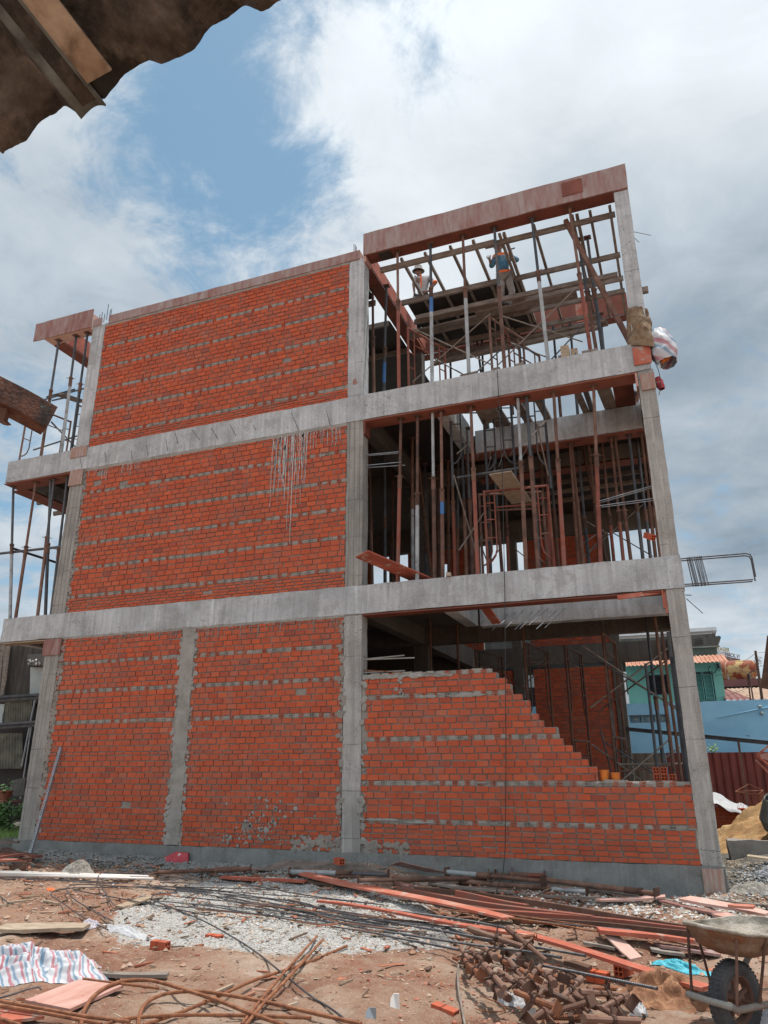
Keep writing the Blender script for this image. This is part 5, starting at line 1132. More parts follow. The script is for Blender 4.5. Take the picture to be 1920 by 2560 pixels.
# orange bands: yoke, hem, cuff
def band(t, a, b, r0, r1, mat, name='band', seg=14):
    mb = MB(); mb.tube([a, a+(b-a)*0.5, b], [r0, (r0+r1)/2*1.02, r1], seg); return mb.build(name, MAT[mat], t, smooth=True)
def ring_box(t, c, w, d, h, mat, name): 
    mb = MB(); n = 18; vs = []
    for zz in (-h/2, h/2):
        for k in range(n): a = 2*PI*k/n; vs.append(c+LAT*math.cos(a)*w+FWD*math.sin(a)*d+Vector((0, 0, zz+0.01*math.sin(3*a))))
    mb.add(vs, [(k, (k+1) % n, n+(k+1) % n, n+k) for k in range(n)]); return mb.build(name, MAT[mat], t, smooth=True)
ring_box(t, A(1253, 645), 0.165, 0.135, 0.055, 'cloth_orange', 'jacket_band')
ring_box(t, A(1261, 687), 0.155, 0.135, 0.05, 'cloth_orange', 'jacket_band')
mb = MB(); mb.lathe([(0.0, 0.165), (0.05, 0.155), (0.085, 0.10), (0.092, 0.055), (0.088, 0.05)], J2['mid']+Vector((0, 0, -0.04)), seg=16); mb.prism([J2['mid']+FWD*0.07+LAT*q*0.07+Vector((0, 0, 0.02)) for q in (-1, 1)]+[J2['mid']+FWD*0.15+LAT*q*0.05+Vector((0, 0, 0.015)) for q in (1, -1)], (0, 0, 0.008)); mb.build('cap', MAT['shirt_white'], t, smooth=True)
th_ = thing('hammer', 'claw hammer held up in the hand of the workman in the blue jacket', 'hammer', (0, 0, 0))
hb = A(1284, 655, -0.2); ht = A(1275, 623, -0.2)
mb = MB(); mb.tube([hb, ht], 0.014, 8); mb.build('handle', MAT['timber_pale'], th_)
mb = MB(); mb.tube([ht-LAT*0.045, ht+LAT*0.035], 0.019, 8); mb.bar(ht+LAT*0.03, ht+LAT*0.085+Vector((0, 0, 0.012)), 0.02, 0.012, w1=0.03); mb.build('head', MAT['steel_dark'], th_)
yy = 2.5
t = thing('person', 'workman in white shirt and bucket hat with one hand on his hip at roof level', 'person', (0, 0, 0))
hipz = A(1054, 745); fz = 10.13
P1 = dict(head=A(1046, 681), neck=A(1050, 691), chest=A(1055, 707), belly=A(1056, 728), hip=A(1055, 744), shr=A(1040, 695), elr=A(1034, 714), wrr=A(1036, 733, -0.05), shl=A(1073, 692), ell=A(1088, 709, 0.02), wrl=A(1071, 728, -0.12),
          hdr=((0.1, -0.1, -1), (1, 0, 0), 0.5), hdl=((-1, -0.1, -0.1), (0, 0, 1), 0.3),
          hjr=A(1049, 747), hjl=A(1062, 747), knr=Vector((A(1049, 747).x, yy-0.05, (A(1049, 747).z+fz)/2)), knl=Vector((A(1062, 747).x, yy-0.05, (A(1062, 747).z+fz)/2)), anr=Vector((A(1049, 747).x-0.03, yy, fz+0.03)), anl=Vector((A(1062, 747).x+0.03, yy, fz+0.03)))
J1 = person(t, P1, 'shirt_white', 'cloth_dark', 'short')
mb = MB(); mb.lathe([(0.0, 0.12), (0.06, 0.118), (0.082, 0.10), (0.092, 0.02), (0.135, -0.012), (0.133, -0.018), (0.085, 0.008)], J1['mid']+Vector((0, 0, 0.035)), (0.05, -0.12, 1), 20); mb.build('bucket_hat', MAT['trouser'], t, smooth=True)
mb = MB(); mb.bar(J1['chest']+FWD*0.142+Vector((0, 0, 0.12)), J1['belly']+FWD*0.135, 0.03, 0.006, up=FWD); mb.build('placket', MAT['cloth_orange'], t)
band(t, J1['shl']+(J1['ell']-J1['shl'])*0.80, J1['shl']+(J1['ell']-J1['shl'])*0.98, 0.062, 0.064, 'cloth_orange', 'sleeve_band')
yy = 4.7
t = thing('person', 'bare headed workman in white and red shirt half hidden behind the right column', 'person', (0, 0, 0))
P3 = dict(head=A(1592, 989), neck=A(1594, 1003), chest=A(1597, 1019), belly=A(1599, 1042), hip=A(1601, 1060), shr=A(1584, 1012), elr=A(1581, 1035, 0.1), wrr=A(1590, 1045, -0.1), shl=A(1611, 1012), ell=A(1616, 1036), wrl=A(1612, 1056, -0.05),
          hdr=((0.8, -0.3, -0.1), (0, 0, 1), 0.6), hdl=((0.1, -0.1, -1), (1, 0, 0), 0.5), hjr=A(1595, 1064), hjl=A(1608, 1064),
          knr=Vector((A(1595, 1064).x, yy, 7.75)), knl=Vector((A(1608, 1064).x, yy, 7.75)), anr=Vector((A(1595, 1064).x, yy, 7.36)), anl=Vector((A(1608, 1064).x, yy, 7.36)))
J3 = person(t, P3, 'shirt_white', 'trouser', 'long')
mb = MB(); mb.lathe([(0.0, 0.125), (0.05, 0.118), (0.086, 0.07), (0.092, 0.01), (0.08, -0.03)], J3['mid']+Vector((0, 0, -0.01))-FWD*0.012, (0, 0, 1), 16); mb.build('hair', MAT['hair'], t, smooth=True)
ring_box(t, A(1597, 1022), 0.15, 0.135, 0.06, 'sack_red', 'shirt_band')

# ------------------------------------------------------------------ sacking and bags on the right column
def crumple(name, label, cat, c, rx, ry, h, mat, seed=1, nu=26, nv=26, fold=0.5, edge=0.35, stripe=None, rot=0.0, group=None, ground=True, parent=None, sharp=1.0):
    """cloth or film dropped in a heap: dome with folds, ragged outline, real thickness"""
    c = Vector(c); ca, sa = math.cos(rot), math.sin(rot); pts = []
    for j in range(nv+1):
        for i in range(nu+1):
            a = 2*PI*i/nu; r = j/nv
            rag = 1+edge*mnoise.noise(Vector((math.cos(a)*1.7+seed, math.sin(a)*1.7, seed*3.1)))+0.3*edge*mnoise.noise(Vector((math.cos(a)*5+seed, math.sin(a)*5, 1)))
            x = math.cos(a)*r*rx*rag; y = math.sin(a)*r*ry*rag
            f = mnoise.noise(Vector((x/rx*2.3+seed, y/ry*2.3, seed)))+0.55*mnoise.noise(Vector((x/rx*5+seed, y/ry*5, 4)))+0.25*mnoise.noise(Vector((x/rx*11, y/ry*11+seed, 4)))
            z = h*((1-r**2.2)*(0.45+0.35*mnoise.noise(Vector((x/rx*1.1+seed, y/ry*1.1, 9))))+fold*0.55*max(0, 1-abs(f)*2.6)*(1-r**3))
            X = c.x+x*ca-y*sa; Y = c.y+x*sa+y*ca
            zb = gh(X, Y) if ground else c.z
            pts.append(((X, Y, zb+0.004+max(0, z)), (x/rx+0.10*f+y/ry*0.45)))
    mb = MB(); vs = [p[0] for p in pts]; w = nu+1
    fs = [(j*w+i, j*w+i+1, (j+1)*w+i+1, (j+1)*w+i) for j in range(nv) for i in range(nu)]
    mb.add(vs, fs); o = mb.build(name, MAT[mat], parent, smooth=True)
    if stripe:
        a = o.data.attributes.new('stripe', 'FLOAT', 'POINT'); a.data.foreach_set('value', [p[1]*stripe for p in pts])
    if parent is None: tag(o, label, cat, group)
    return o
# burlap wrapped round the foot of the top right column
def burlap(u, v):
    a = -0.35+u*2*PI*0.86; z = 7.24+0.66*v
    k = 1+0.10*math.sin(a*3+v*4)+0.16*(abs(fbm(u*5+v*3, v*4-u*2, 2, 3))-0.3)+0.06*fbm(u*14, v*9, 2, 2); w = 0.155+0.035*(1-v)
    x = 0.155+math.cos(a+PI*0.95)*w*k; y = 0.10+math.sin(a+PI*0.95)*w*k
    if v < 0.2: x += 0.05*(0.2-v)*5*max(0, math.cos(a-2.6))
    return (x+0.03*(1-v), y, z+0.05*math.sin(u*9)*(1 if v < 0.08 else 0.3)-0.05*u*(1-v)+(0.04*fbm(u*5, 3, 1) if v > 0.93 else 0))
simple('burlap_sheet', 'burlap', lambda mb: mb.grid(burlap, 44, 30), 'brown sacking wrapped round the foot of the top right column', 'sacking', smooth=True)
simple('rope', 'timber_pale', lambda mb: mb.tube([burlap(i/20, 0.78+0.05*math.sin(i*.5)) for i in range(19)], 0.006, 5), 'pale rope tying the brown sacking to the column', 'rope')
def bagfn(c, ax, rx, rz, seed):
    c = Vector(c); ax = Vector(ax).normalized(); s1 = ax.orthogonal().normalized(); s2 = ax.cross(s1)
    def f(u, v):
        a = u*2*PI; r = (rx*(0.45+0.55*math.sin(PI*min(1, 0.18+v*0.66))))*(1+0.22*mnoise.noise(Vector((math.cos(a)*2+seed, math.sin(a)*2, v*3)))+0.16*(abs(mnoise.noise(Vector((math.cos(a)*5+seed, math.sin(a)*5, v*6))))-0.3)+0.05*math.sin(9*a+6*v))
        return c+ax*(v-0.5)*rz*2+s1*math.cos(a)*r+s2*math.sin(a)*r
    return f
t = thing('sack', 'bulging white sack with blue and pink stripes hung at the right column', 'sack', (0, 0, 0))
mb = MB(); f = bagfn((0.435, 0.10, 7.21), (0.16, -0.25, -1), 0.185, 0.30, 3.3); mb.grid(f, 30, 22); o = mb.build('sack_skin', MAT['striped'], t, smooth=True)
a = o.data.attributes.new('stripe', 'FLOAT', 'POINT'); a.data.foreach_set('value', [0.6*(i % 31)/30+0.3*(i//31)/22 for i in range(len(o.data.vertices))])
mb = MB(); 
for i in range(12): mb.rock(Vector((0.445+ru(-.05, .05), 0.03+ru(-.03, .03), 6.99+ru(-.03, .04))), ru(0.025, 0.045))
mb.build('sack_content', MAT['plastic_orange'], t)
mb = MB(); mb.grid(bagfn((0.335, 0.12, 6.67), (0.2, -0.1, -1), 0.055, 0.10, 8.1), 18, 12); tag(mb.build('sack', MAT['sack_red'], smooth=True), 'small red and white plastic bag tied below the striped sack', 'bag')
mb = MB(); mb.tube([(0.31, 0.06, 7.1), (0.315, 0.04, 6.95), (0.34, 0.04, 6.85), (0.35, 0.05, 6.72), (0.335, 0.06, 6.56), (0.30, 0.08, 6.47)], 0.005, 5); tag(mb.build('cord', MAT['cable']), 'dark cord hanging between the two bags at the right column', 'cord')
# ------------------------------------------------------------------ things lying on the site
R6 = lambda x, y: (x/1.728, 2100+y/1.728)
R7 = lambda x, y: (960+x/1.728, 2100+y/1.728)
def spline(pts, n=8):
    pts = [Vector(p) for p in pts]; out = []
    if len(pts) < 3:
        return [pts[0]+(pts[-1]-pts[0])*i/n for i in range(n+1)]
    for i in range(len(pts)-1):
        p0 = pts[max(0, i-1)]; p1 = pts[i]; p2 = pts[i+1]; p3 = pts[min(len(pts)-1, i+2)]
        for k in range(n):
            t = k/n; out.append(0.5*((2*p1)+(p2-p0)*t+(2*p0-5*p1+4*p2-p3)*t*t+(3*p1-p0-3*p2+p3)*t**3))
    out.append(pts[-1]); return out
def follow(px, fn, dz):
    """traced pixels -> a rod lying on the site"""
    sp = spline([Vector((*fn(*p), 0)) for p in px], 10); out = []
    for i, p in enumerate(sp):
        d = dz if not isinstance(dz, (list, tuple)) else dz[0]+(dz[-1]-dz[0])*i/(len(sp)-1)
        out.append(ats(p.x, p.y, d+0.012))
    return out
def ats(px, py, dz=0.0):
    """point over the smooth lie of the land (a stiff bar does not follow every bump)"""
    d = raydir(px, py); z = 0.05
    for _ in range(14):
        t = (z+dz-CAM.z)/d.z; p = CAM+d*t; z = 0.5*z+0.5*gh(p.x, p.y, False)
    return Vector((p.x, p.y, z+dz))
def resample(pts, step):
    out = [pts[0]]; acc = 0.0
    for a, b in zip(pts, pts[1:]):
        d = (b-a).length
        if d < 1e-6: continue
        t = step-acc
        while t <= d: out.append(a+(b-a)*(t/d)); t += step
        acc = (acc+d) % step
    out.append(pts[-1]); return out
def ribbed(pts, r, step=0.014):
    p = resample(pts, step/2); mb = MB(); mb.tube(p, [r*(1.2 if i % 2 else 0.85) for i in range(len(p))], 7); return mb
def rod(px, fn, label, group, r=0.007, mat='rebar', dz=0.02, ribs=False, name='rebar'):
    pts = follow(px, fn, dz)
    mb = ribbed(pts, r) if ribs else MB().tube(pts, r, 7)
    return tag(mb.build(name, MAT[mat], smooth=not ribs), label, 'reinforcing bar', group)
G = 'dark reinforcing bars lying across the site'
rod([(0, 160), (150, 165), (270, 172), (430, 180), (760, 205), (1000, 240), (1250, 290), (1500, 340), (1659, 368)], R6, 'upper bar of the long dark bundle starting at the left edge of the photo', G, 0.006)
rod([(0, 166), (150, 171), (290, 178), (450, 187), (760, 214), (1000, 250), (1250, 301), (1500, 350), (1659, 377)], R6, 'second bar of the long dark bundle starting at the left edge', G, 0.006, dz=0.015)
rod([(490, 282), (455, 230), (430, 190), (424, 160), (436, 146), (470, 142), (640, 147), (830, 170), (1080, 195), (1300, 235), (1500, 262), (1620, 275)], R6, 'dark bar with a hooked hairpin end in front of the white pipes', G, 0.0065, dz=0.05)
rod([(467, 387), (400, 355), (340, 322), (270, 272), (222, 240), (232, 222), (280, 210), (400, 204), (640, 202), (900, 205), (1250, 218)], R6, 'dark bar bent back on itself at the far left, outermost loop', G, 0.006, dz=0.03)
rod([(490, 352), (400, 305), (320, 255), (290, 222), (300, 200), (340, 192), (430, 195), (600, 205), (800, 222), (1050, 262), (1350, 320), (1659, 385)], R6, 'dark bar with a wide loop at the left, middle one', G, 0.006, dz=0.035)
rod([(320, 216), (450, 240), (600, 268), (760, 298), (900, 327)], R6, 'straight dark bar ending on the white gravel', G, 0.0065, dz=0.04)
rod([(1485, 770), (1420, 722), (1350, 680), (1240, 592), (1100, 480), (990, 410), (880, 350), (760, 300), (672, 264), (655, 250), (665, 238), (700, 230), (770, 228)], R6, 'long dark bar with hooked end reaching from the gravel to the front', G, 0.007, dz=[0.02, 0.03])
rod([(670, 262), (780, 272), (900, 285), (1050, 310), (1200, 335), (1430, 372), (1659, 408)], R6, 'single dark bar crossing the white gravel to the right', G, 0.0065, dz=0.03, ribs=True)
rod([(800, 205), (1100, 232), (1300, 245), (1540, 268), (1659, 280)], R6, 'thin dark bar at the rear edge of the gravel', G, 0.005, dz=0.02)
for i in range(4):
    rod([(700+60*i, 200+9*i), (1000, 228+12*i), (1250, 272+15*i), (1500, 318+17*i), (1659, 345+18*i)], R6, 'dark bar inside the long bundle over the gravel, %s from the back' % ORD[i], G, 0.006, dz=0.01+0.01*(i % 2), ribs=i > 2)
for i, (pts, lab) in enumerate(((([(0, 300), (200, 325), (400, 355), (560, 390), (640, 412)]), 'ribbed bar beside the red board, ending at the jack heap'), ([(0, 340), (250, 375), (480, 445), (700, 470)], 'ribbed bar ending in the jack heap, rear one'), ([(0, 352), (200, 385), (400, 420), (640, 460), (870, 500)], 'ribbed bar over the jack heap, second from the back'),
                            ([(0, 395), (200, 425), (400, 455), (600, 480), (765, 508)], 'ribbed bar over the jack heap, third from the back'), ([(0, 412), (200, 450), (400, 490), (620, 530), (850, 575), (1180, 642)], 'long ribbed bar on top of the jack heap, nearest one'))):
    rod(pts, R7, lab, G, 0.0095, dz=[0.03, 0.16 if i in (2, 3, 4) else 0.06], ribs=True)
G = 'rusty reinforcing bars at the front'
rod([(350, 800), (362, 740), (400, 680), (460, 635), (540, 608), (640, 606), (720, 622), (800, 648), (930, 688), (1080, 748), (1230, 800)], R6, 'thick rust orange bar in a big loop at the bottom left', G, 0.0115, 'rebar_rust', [0.02, 0.05], True)
rod([(598, 800), (602, 760), (620, 720), (660, 685), (740, 660), (870, 655), (1000, 672), (1150, 700), (1300, 735), (1560, 795)], R6, 'thick rust orange bar in a flatter loop reaching right at the bottom', G, 0.0115, 'rebar_rust', [0.02, 0.04], True)
rod([(450, 800), (520, 776), (640, 764), (800, 756), (1000, 757), (1345, 768)], R6, 'rust orange bar lying level along the bottom edge', G, 0.0105, 'rebar_rust', 0.03, True)
rod([(0, 695), (180, 728), (350, 758), (560, 786)], R6, 'rust orange bar at the bottom left corner, upper one', G, 0.0105, 'rebar_rust', 0.04, True)
rod([(0, 716), (180, 745), (440, 795)], R6, 'rust orange bar at the bottom left corner, middle one', G, 0.0105, 'rebar_rust', 0.03, True)
rod([(0, 772), (90, 800)], R6, 'rust orange bar at the bottom left corner, lowest one', G, 0.0105, 'rebar_rust', 0.02, True)
rod([(300, 590), (420, 608), (560, 625), (684, 640)], R6, 'short rusty bar lying behind the big loops', G, 0.009, 'rebar_rust', 0.02, True)
rod([(0, 682), (60, 665), (120, 645), (165, 636), (176, 645)], R6, 'short dark bar poking out over the striped sheet', G, 0.006, 'rebar', 0.10)
rod([(1045, 795), (1120, 700), (1230, 570), (1370, 415)], R6, 'rusty bar of the crossing bundle, left one', G, 0.0105, 'rebar_rust', 0.03)
rod([(1062, 798), (1140, 705), (1250, 590), (1395, 430)], R6, 'rusty bar of the crossing bundle, right one', G, 0.0115, 'rebar_rust', 0.04)
rod([(620, 798), (760, 752), (900, 695), (1100, 605), (1300, 540), (1500, 457)], R6, 'long dull bar crossing under the rusty pair', G, 0.0105, 'rebar_rust', 0.01, True)
rod([(0, 243), (40, 275)], R6, 'short dark bar end at the left edge', G, 0.007, 'rebar', 0.02)
rod([(415, 672), (460, 690), (500, 705), (522, 735), (450, 742), (400, 730)], R7, 'bent thin rusty wire left of the jack heap', G, 0.004, 'rebar_rust', 0.01)
rod([(350, 800), (335, 720), (320, 620), (322, 540), (345, 470), (380, 430), (385, 380), (410, 350)], R7, 'old twisted cable running down beside the jack heap', 'cables on the ground', 0.008, 'timber', 0.02, name='cable')
bpy.data.objects[-1] if False else None
# white pipes at the left
for i, (a, b) in enumerate((((0, 138), (640, 158)), ((0, 150), (660, 168)), ((0, 143), (560, 160)))):
    pa, pb = atg(*R6(*a), 0.03+0.02*(i == 2)), atg(*R6(*b), 0.03+0.02*(i == 2))
    t = tag(MB().tube([pa, (pa+pb)/2, pb], 0.017, 10).build('plastic_pipe', MAT['pvc'], smooth=True), 'long white plastic pipe on the ground at the left, %s' % ('rear one', 'front one', 'middle one')[i], 'pipe', 'white pipes')
# boards --------------------------------------------------------------
def board(pxa, pxb, fn, w, h, label, mat, dza=0.02, dzb=None, cat='board', group='boards on the ground', name='plank', tilt=0.0):
    a = ats(*fn(*pxa), dza); b = ats(*fn(*pxb), dza if dzb is None else dzb)
    mb = MB(); ln = (b-a).length; n = max(3, int(ln/0.12)); d = (b-a).normalized(); sd = d.cross(Vector((0, 0, 1))).normalized(); ph = ru(0, 6); bow = ru(-0.012, 0.012)*ln; vs = []
    for i in range(n+1):
        t = i/n; p = a+(b-a)*t+sd*bow*math.sin(PI*t)+Vector((0, 0, 0.006*math.sin(ph+5*t)*ln)); e0 = w/2*(1+ru(-0.035, 0.035)); e1 = w/2*(1+ru(-0.035, 0.035)); tw = 0.03*math.sin(ph+3*t)*w
        off = d*(ru(-0.02, 0.02) if i in (0, n) else 0)
        vs += [p-sd*e0+off+Vector((0, 0, -h/2-tw)), p+sd*e1-off+Vector((0, 0, -h/2+tw)), p+sd*e1-off+Vector((0, 0, h/2+tw)), p-sd*e0+off+Vector((0, 0, h/2-tw))]
    fs = [(0, 1, 2, 3), tuple(4*n+q for q in (3, 2, 1, 0))]
    for i in range(n):
        for q in range(4): fs.append((4*i+q, 4*i+4+q, 4*i+4+(q+1) % 4, 4*i+(q+1) % 4))
    mb.add(vs, fs); return tag(mb.build(name, MAT[mat]), label, cat, group)
board((1310, 140), (1659+540, 345), R6, 0.15, 0.022, 'bright red board with its pale end nearest the wall, upper long one', 'form_red', 0.07, 0.05)
board((1380, 268), (1659+600, 402), R6, 0.10, 0.022, 'bright red board lying parallel below the upper long one', 'form_red', 0.05, 0.06)
board((560, 398), (1395, 634), R7, 0.13, 0.024, 'long bright red board reaching down to the wheelbarrow', 'form_red', 0.10, 0.10)
board((960, 158), (1320, 182), R6, 0.13, 0.02, 'thin red board lying on the rear edge of the gravel', 'form_red', 0.03)
board((1320, 178), (1600, 215), R6, 0.10, 0.03, 'dark board half under the red ones by the gravel', 'rust_dark', 0.02)
board((0, 378), (375, 378), R6, 0.24, 0.03, 'grey brown plank at the left edge above the striped sheet', 'timber_pale', 0.05)
board((405, 578), (725, 585), R6, 0.07, 0.025, 'narrow old plank behind the big rusty loop', 'timber', 0.02)
board((515, 290), (640, 250), R6, 0.13, 0.02, 'small pale brown plank in the bend of the dark bars', 'timber_pale', 0.03)
a_, b_, c_, d_ = [atg(*R6(*p), 0.03) for p in ((105, 705), (340, 616), (532, 640), (300, 745))]
simple('plywood_sheet', 'form_pale', lambda mb: mb.prism([a_, d_, c_, b_], (0, 0, 0.02)), 'salmon plywood sheet under the striped sheet at the bottom left', 'plywood sheet')
a_, b_, c_, d_ = [atg(*R6(*p), 0.02) for p in ((0, 735), (60, 730), (190, 775), (0, 798))]
simple('plywood_sheet', 'form_red', lambda mb: mb.prism([a_, d_, c_, b_], (0, 0, 0.018)), 'red plywood sheet in the bottom left corner', 'plywood sheet')
G = 'red steel channels'
for i, (a, b, w, mt) in enumerate((((60, 216), (900, 345), 0.05, 'rust_red'), ((140, 205), (1300, 370), 0.05, 'rust_dark'), ((330, 292), (1330, 392), 0.06, 'rust_red'), ((560, 345), (1340, 402), 0.05, 'rust_dark'))):
    board(a, b, R7, w, 0.05, 'long rust red square batten right of the middle, %s from the back' % ORD[i], mt, 0.06-0.01*i, 0.07, 'batten', 'long square battens', 'batten')
board((310, 232), (620, 292), R7, 0.05, 0.06, 'short raised red channel by the pit', 'rust_red', 0.10, 0.07, 'batten', 'long square battens', 'batten')
board((925, 388), (1385, 442), R7, 0.11, 0.03, 'red batten pointing at the wheelbarrow tray', 'form_red', 0.10, 0.10)
board((1180, 455), (1440, 490), R7, 0.13, 0.02, 'pale grey board just behind the wheelbarrow', 'form', 0.04)
board((1200, 265), (1500, 330), R7, 0.10, 0.02, 'grey board edge below the right column', 'form', 0.05)
board((925, 262), (1215, 246), R7, 0.10, 0.02, 'pinkish board at the foot of the plinth', 'form_pale', 0.07)
board((1300, 250), (1659, 322), R7, 0.20, 0.025, 'wide pale pink plank at the right, rear one', 'form_pale', 0.10, 0.07)
board((1450, 320), (1640, 385), R7, 0.17, 0.022, 'wide pale pink plank at the right, front one', 'form_pale', 0.12, 0.10)
board((1490, 282), (1600, 290), R7, 0.10, 0.022, 'small salmon board on the wide pink planks', 'form_red', 0.15)
board((980, 410), (1090, 515), R7, 0.13, 0.015, 'triangular broken pink board on the mound', 'form_pale', 0.05, 0.02)
board((800, 530), (890, 556), R7, 0.08, 0.03, 'dark reddish board end under the long ribbed bar', 'rust_dark', 0.08)
board((60, 185), (115, 200), R7, 0.10, 0.02, 'small square red brown board by the pipes', 'form', 0.05)
board((200, 185), (620, 238), R7, 0.09, 0.02, 'thin grey board under the long pipes', 'timber', 0.02)
board((600, 350), (800, 362), R7, 0.06, 0.03, 'short red brown batten right of the middle', 'rust_red', 0.03, group='boards on the ground')
# thin warped sheets against the plinth
a_ = [aty(660, 2170, -0.55), aty(850, 2150, -0.30), aty(1000, 2158, -0.35), aty(960, 2176, -0.6)]
simple('plywood_sheet', 'timber', lambda mb: mb.prism([atg(640, 2176, 0.03), atg(960, 2182, 0.03), atg(900, 2160, 0.10), atg(715, 2152, 0.10)], (0, 0, 0.012)), 'grey sheet strewn with crumbs at the foot of the middle column', 'sheet')
simple('plywood_sheet', 'form', lambda mb: mb.prism([atg(975, 2162, 0.06), atg(1130, 2192, 0.05), atg(1120, 2182, 0.10), atg(1000, 2155, 0.14)], (0, 0, 0.012)), 'warped grey pink sheet along the plinth right of the middle column', 'sheet')
for i, (a, b, mt) in enumerate((((0, 42), (150, 72), 'rust_dark'), ((10, 60), (170, 70), 'rust_red'), ((0, 88), (130, 85), 'form_red'), ((20, 38), (120, 80), 'rust_dark'), ((0, 75), (110, 60), 'form_soffit'), ((0, 10), (80, 8), 'timber'))):
    board(a, b, R6, 0.10, 0.03, 'red brown board in the small stack at the far left corner, %s' % ORD[i], mt, 0.05+0.04*i, group='stack of boards at the left corner')
# lying shoring props
def lying(pa, pb, fn, sty, label, dz=0.05, split=0.6):
    a = atg(*fn(*pa), dz); b = atg(*fn(*pb), dz); return prop(a, b, sty, split, label, 'props lying on the ground')
lying((1085, 124), (680, 140), R6, 'h', 'rusty prop lying with its end plate towards the middle, left of the sheets', 0.08, 0.35)
lying((1250, 138), (1659+20, 150), R6, 'g', 'blue grey prop lying along the plinth', 0.07)
lying((1659+440, 165), (1545, 175), R6, 'a', 'rust brown prop lying in front of the blue grey one', 0.08, 0.7)
lying((272, 138), (690, 178), R7, 'c', 'pale grey ended prop lying across the others', 0.13, 0.45)
lying((690, 172), (1180, 232), R7, 'a', 'long rusty prop pointing right along the plinth', 0.10, 0.85)
lying((330, 178), (880, 225), R7, 'b', 'dull rusty prop lying underneath the long one', 0.05, 0.7)
lying((695, 155), (480, 150), R7, 'd', 'short rusty prop tube close to the plinth', 0.12, 0.6)
# screw jacks ------------------------------------------------------------
def jack_meshes(kind):
    out = []; ln = (0.36, 0.46, 0.34, 0.40)[kind]
    p = [(0, 0, 0.006*i) for i in range(int(ln/0.006))]
    mb = MB(); mb.tube(p, [0.0165*(1.1 if i % 2 else 0.92) for i in range(len(p))] if kind != 1 else 0.019, 8); out.append(('threaded_rod', mb, 'rust'))
    mb = MB(); z = ln*0.45; mb.tube([(0, 0, z), (0, 0, z+0.03)], 0.028, 8); mb.bar((-0.07, 0, z+0.015), (0.07, 0, z+0.015), 0.014, 0.012); out.append(('nut', mb, 'rust_dark'))
    mb = MB()
    if kind == 0:   # U head
        mb.box((-0.045, -0.03, ln), (0.045, 0.03, ln+0.006)); mb.box((-0.045, -0.03, ln+0.006), (-0.039, 0.03, ln+0.05)); mb.box((0.039, -0.03, ln+0.006), (0.045, 0.03, ln+0.05)); out.append(('fork_head', mb, 'rust_dark'))
    elif kind == 2: mb.box((-0.034, -0.034, ln), (0.034, 0.034, ln+0.006)); out.append(('end_plate', mb, 'rust_dark'))
    else: mb.tube([(0, 0, ln*0.78), (0, 0, ln)], 0.0245, 8); out.append(('sleeve', mb, 'rust_dark'))
    return out
JK = []
for k in range(4):
    t = thing('screw_jack', 'rusty threaded screw jack lying in the tangled heap', 'screw jack', (0, 0, 0), 'rusty screw jacks in the heap')
    for nm, mb, mt in jack_meshes(k): mb.build(nm, MAT[('rust_dark', 'rust', 'rust_orange', 'rust')[k]] if nm != 'nut' else MAT[mt], t)
    JK.append([t, False])
JL = [((410, 398), (470, 440)), ((455, 408), (530, 468)), ((300, 508), (400, 540)), ((330, 470), (440, 600)), ((370, 482), (500, 565)), ((500, 570), (615, 650)), ((370, 545), (450, 610)), ((430, 600), (545, 690)), ((400, 545), (490, 600)), ((440, 470), (520, 545)), ((490, 500), (600, 600)), ((590, 600), (680, 640)), ((560, 398), (620, 470)), ((540, 520), (600, 590)),
      ((590, 560), (700, 640)), ((700, 570), (755, 650)), ((775, 560), (778, 640)), ((760, 690), (840, 610)), ((565, 655), (690, 705)), ((600, 745), (640, 700)), ((640, 772), (740, 742)), ((1100, 782), (930, 775)), ((930, 770), (755, 765)), ((785, 685), (850, 750)), ((825, 672), (930, 720)), ((1080, 672), (960, 665)), ((880, 640), (985, 642)), ((940, 728), (1010, 690)), ((1000, 672), (1090, 712)),
      ((640, 440), (570, 500)), ((480, 430), (600, 420)), ((680, 540), (620, 600)), ((720, 600), (650, 560)), ((520, 640), (450, 560)), ((620, 690), (700, 650)), ((860, 700), (900, 640)), ((740, 700), (660, 760)), ((600, 460), (540, 440)), ((350, 520), (420, 640)), ((700, 520), (640, 470)), ((560, 590), (640, 650)), ((470, 610), (520, 690)), ((820, 620), (740, 590)), ((900, 760), (860, 710))]
for i, (a, b) in enumerate(JL):
    k = i % 4; lift = 0.05+0.13*max(0, 1-((a[0]-560)/260)**2-((a[1]-540)/190)**2)+(0.05 if i % 3 == 0 else 0)
    if not JK[k][1]: t = JK[k][0]; JK[k][1] = True
    else: t = copy_thing(JK[k][0])
    pa = atg(*R7(*a), lift); pb = atg(*R7(*b), lift+ru(-0.03, 0.05)); d = pb-pa
    t.location = pa; t.rotation_euler = (d.to_track_quat('Z', 'Y') @ __import__('mathutils').Quaternion((0, 0, 1), ru(0, 6.2))).to_euler()
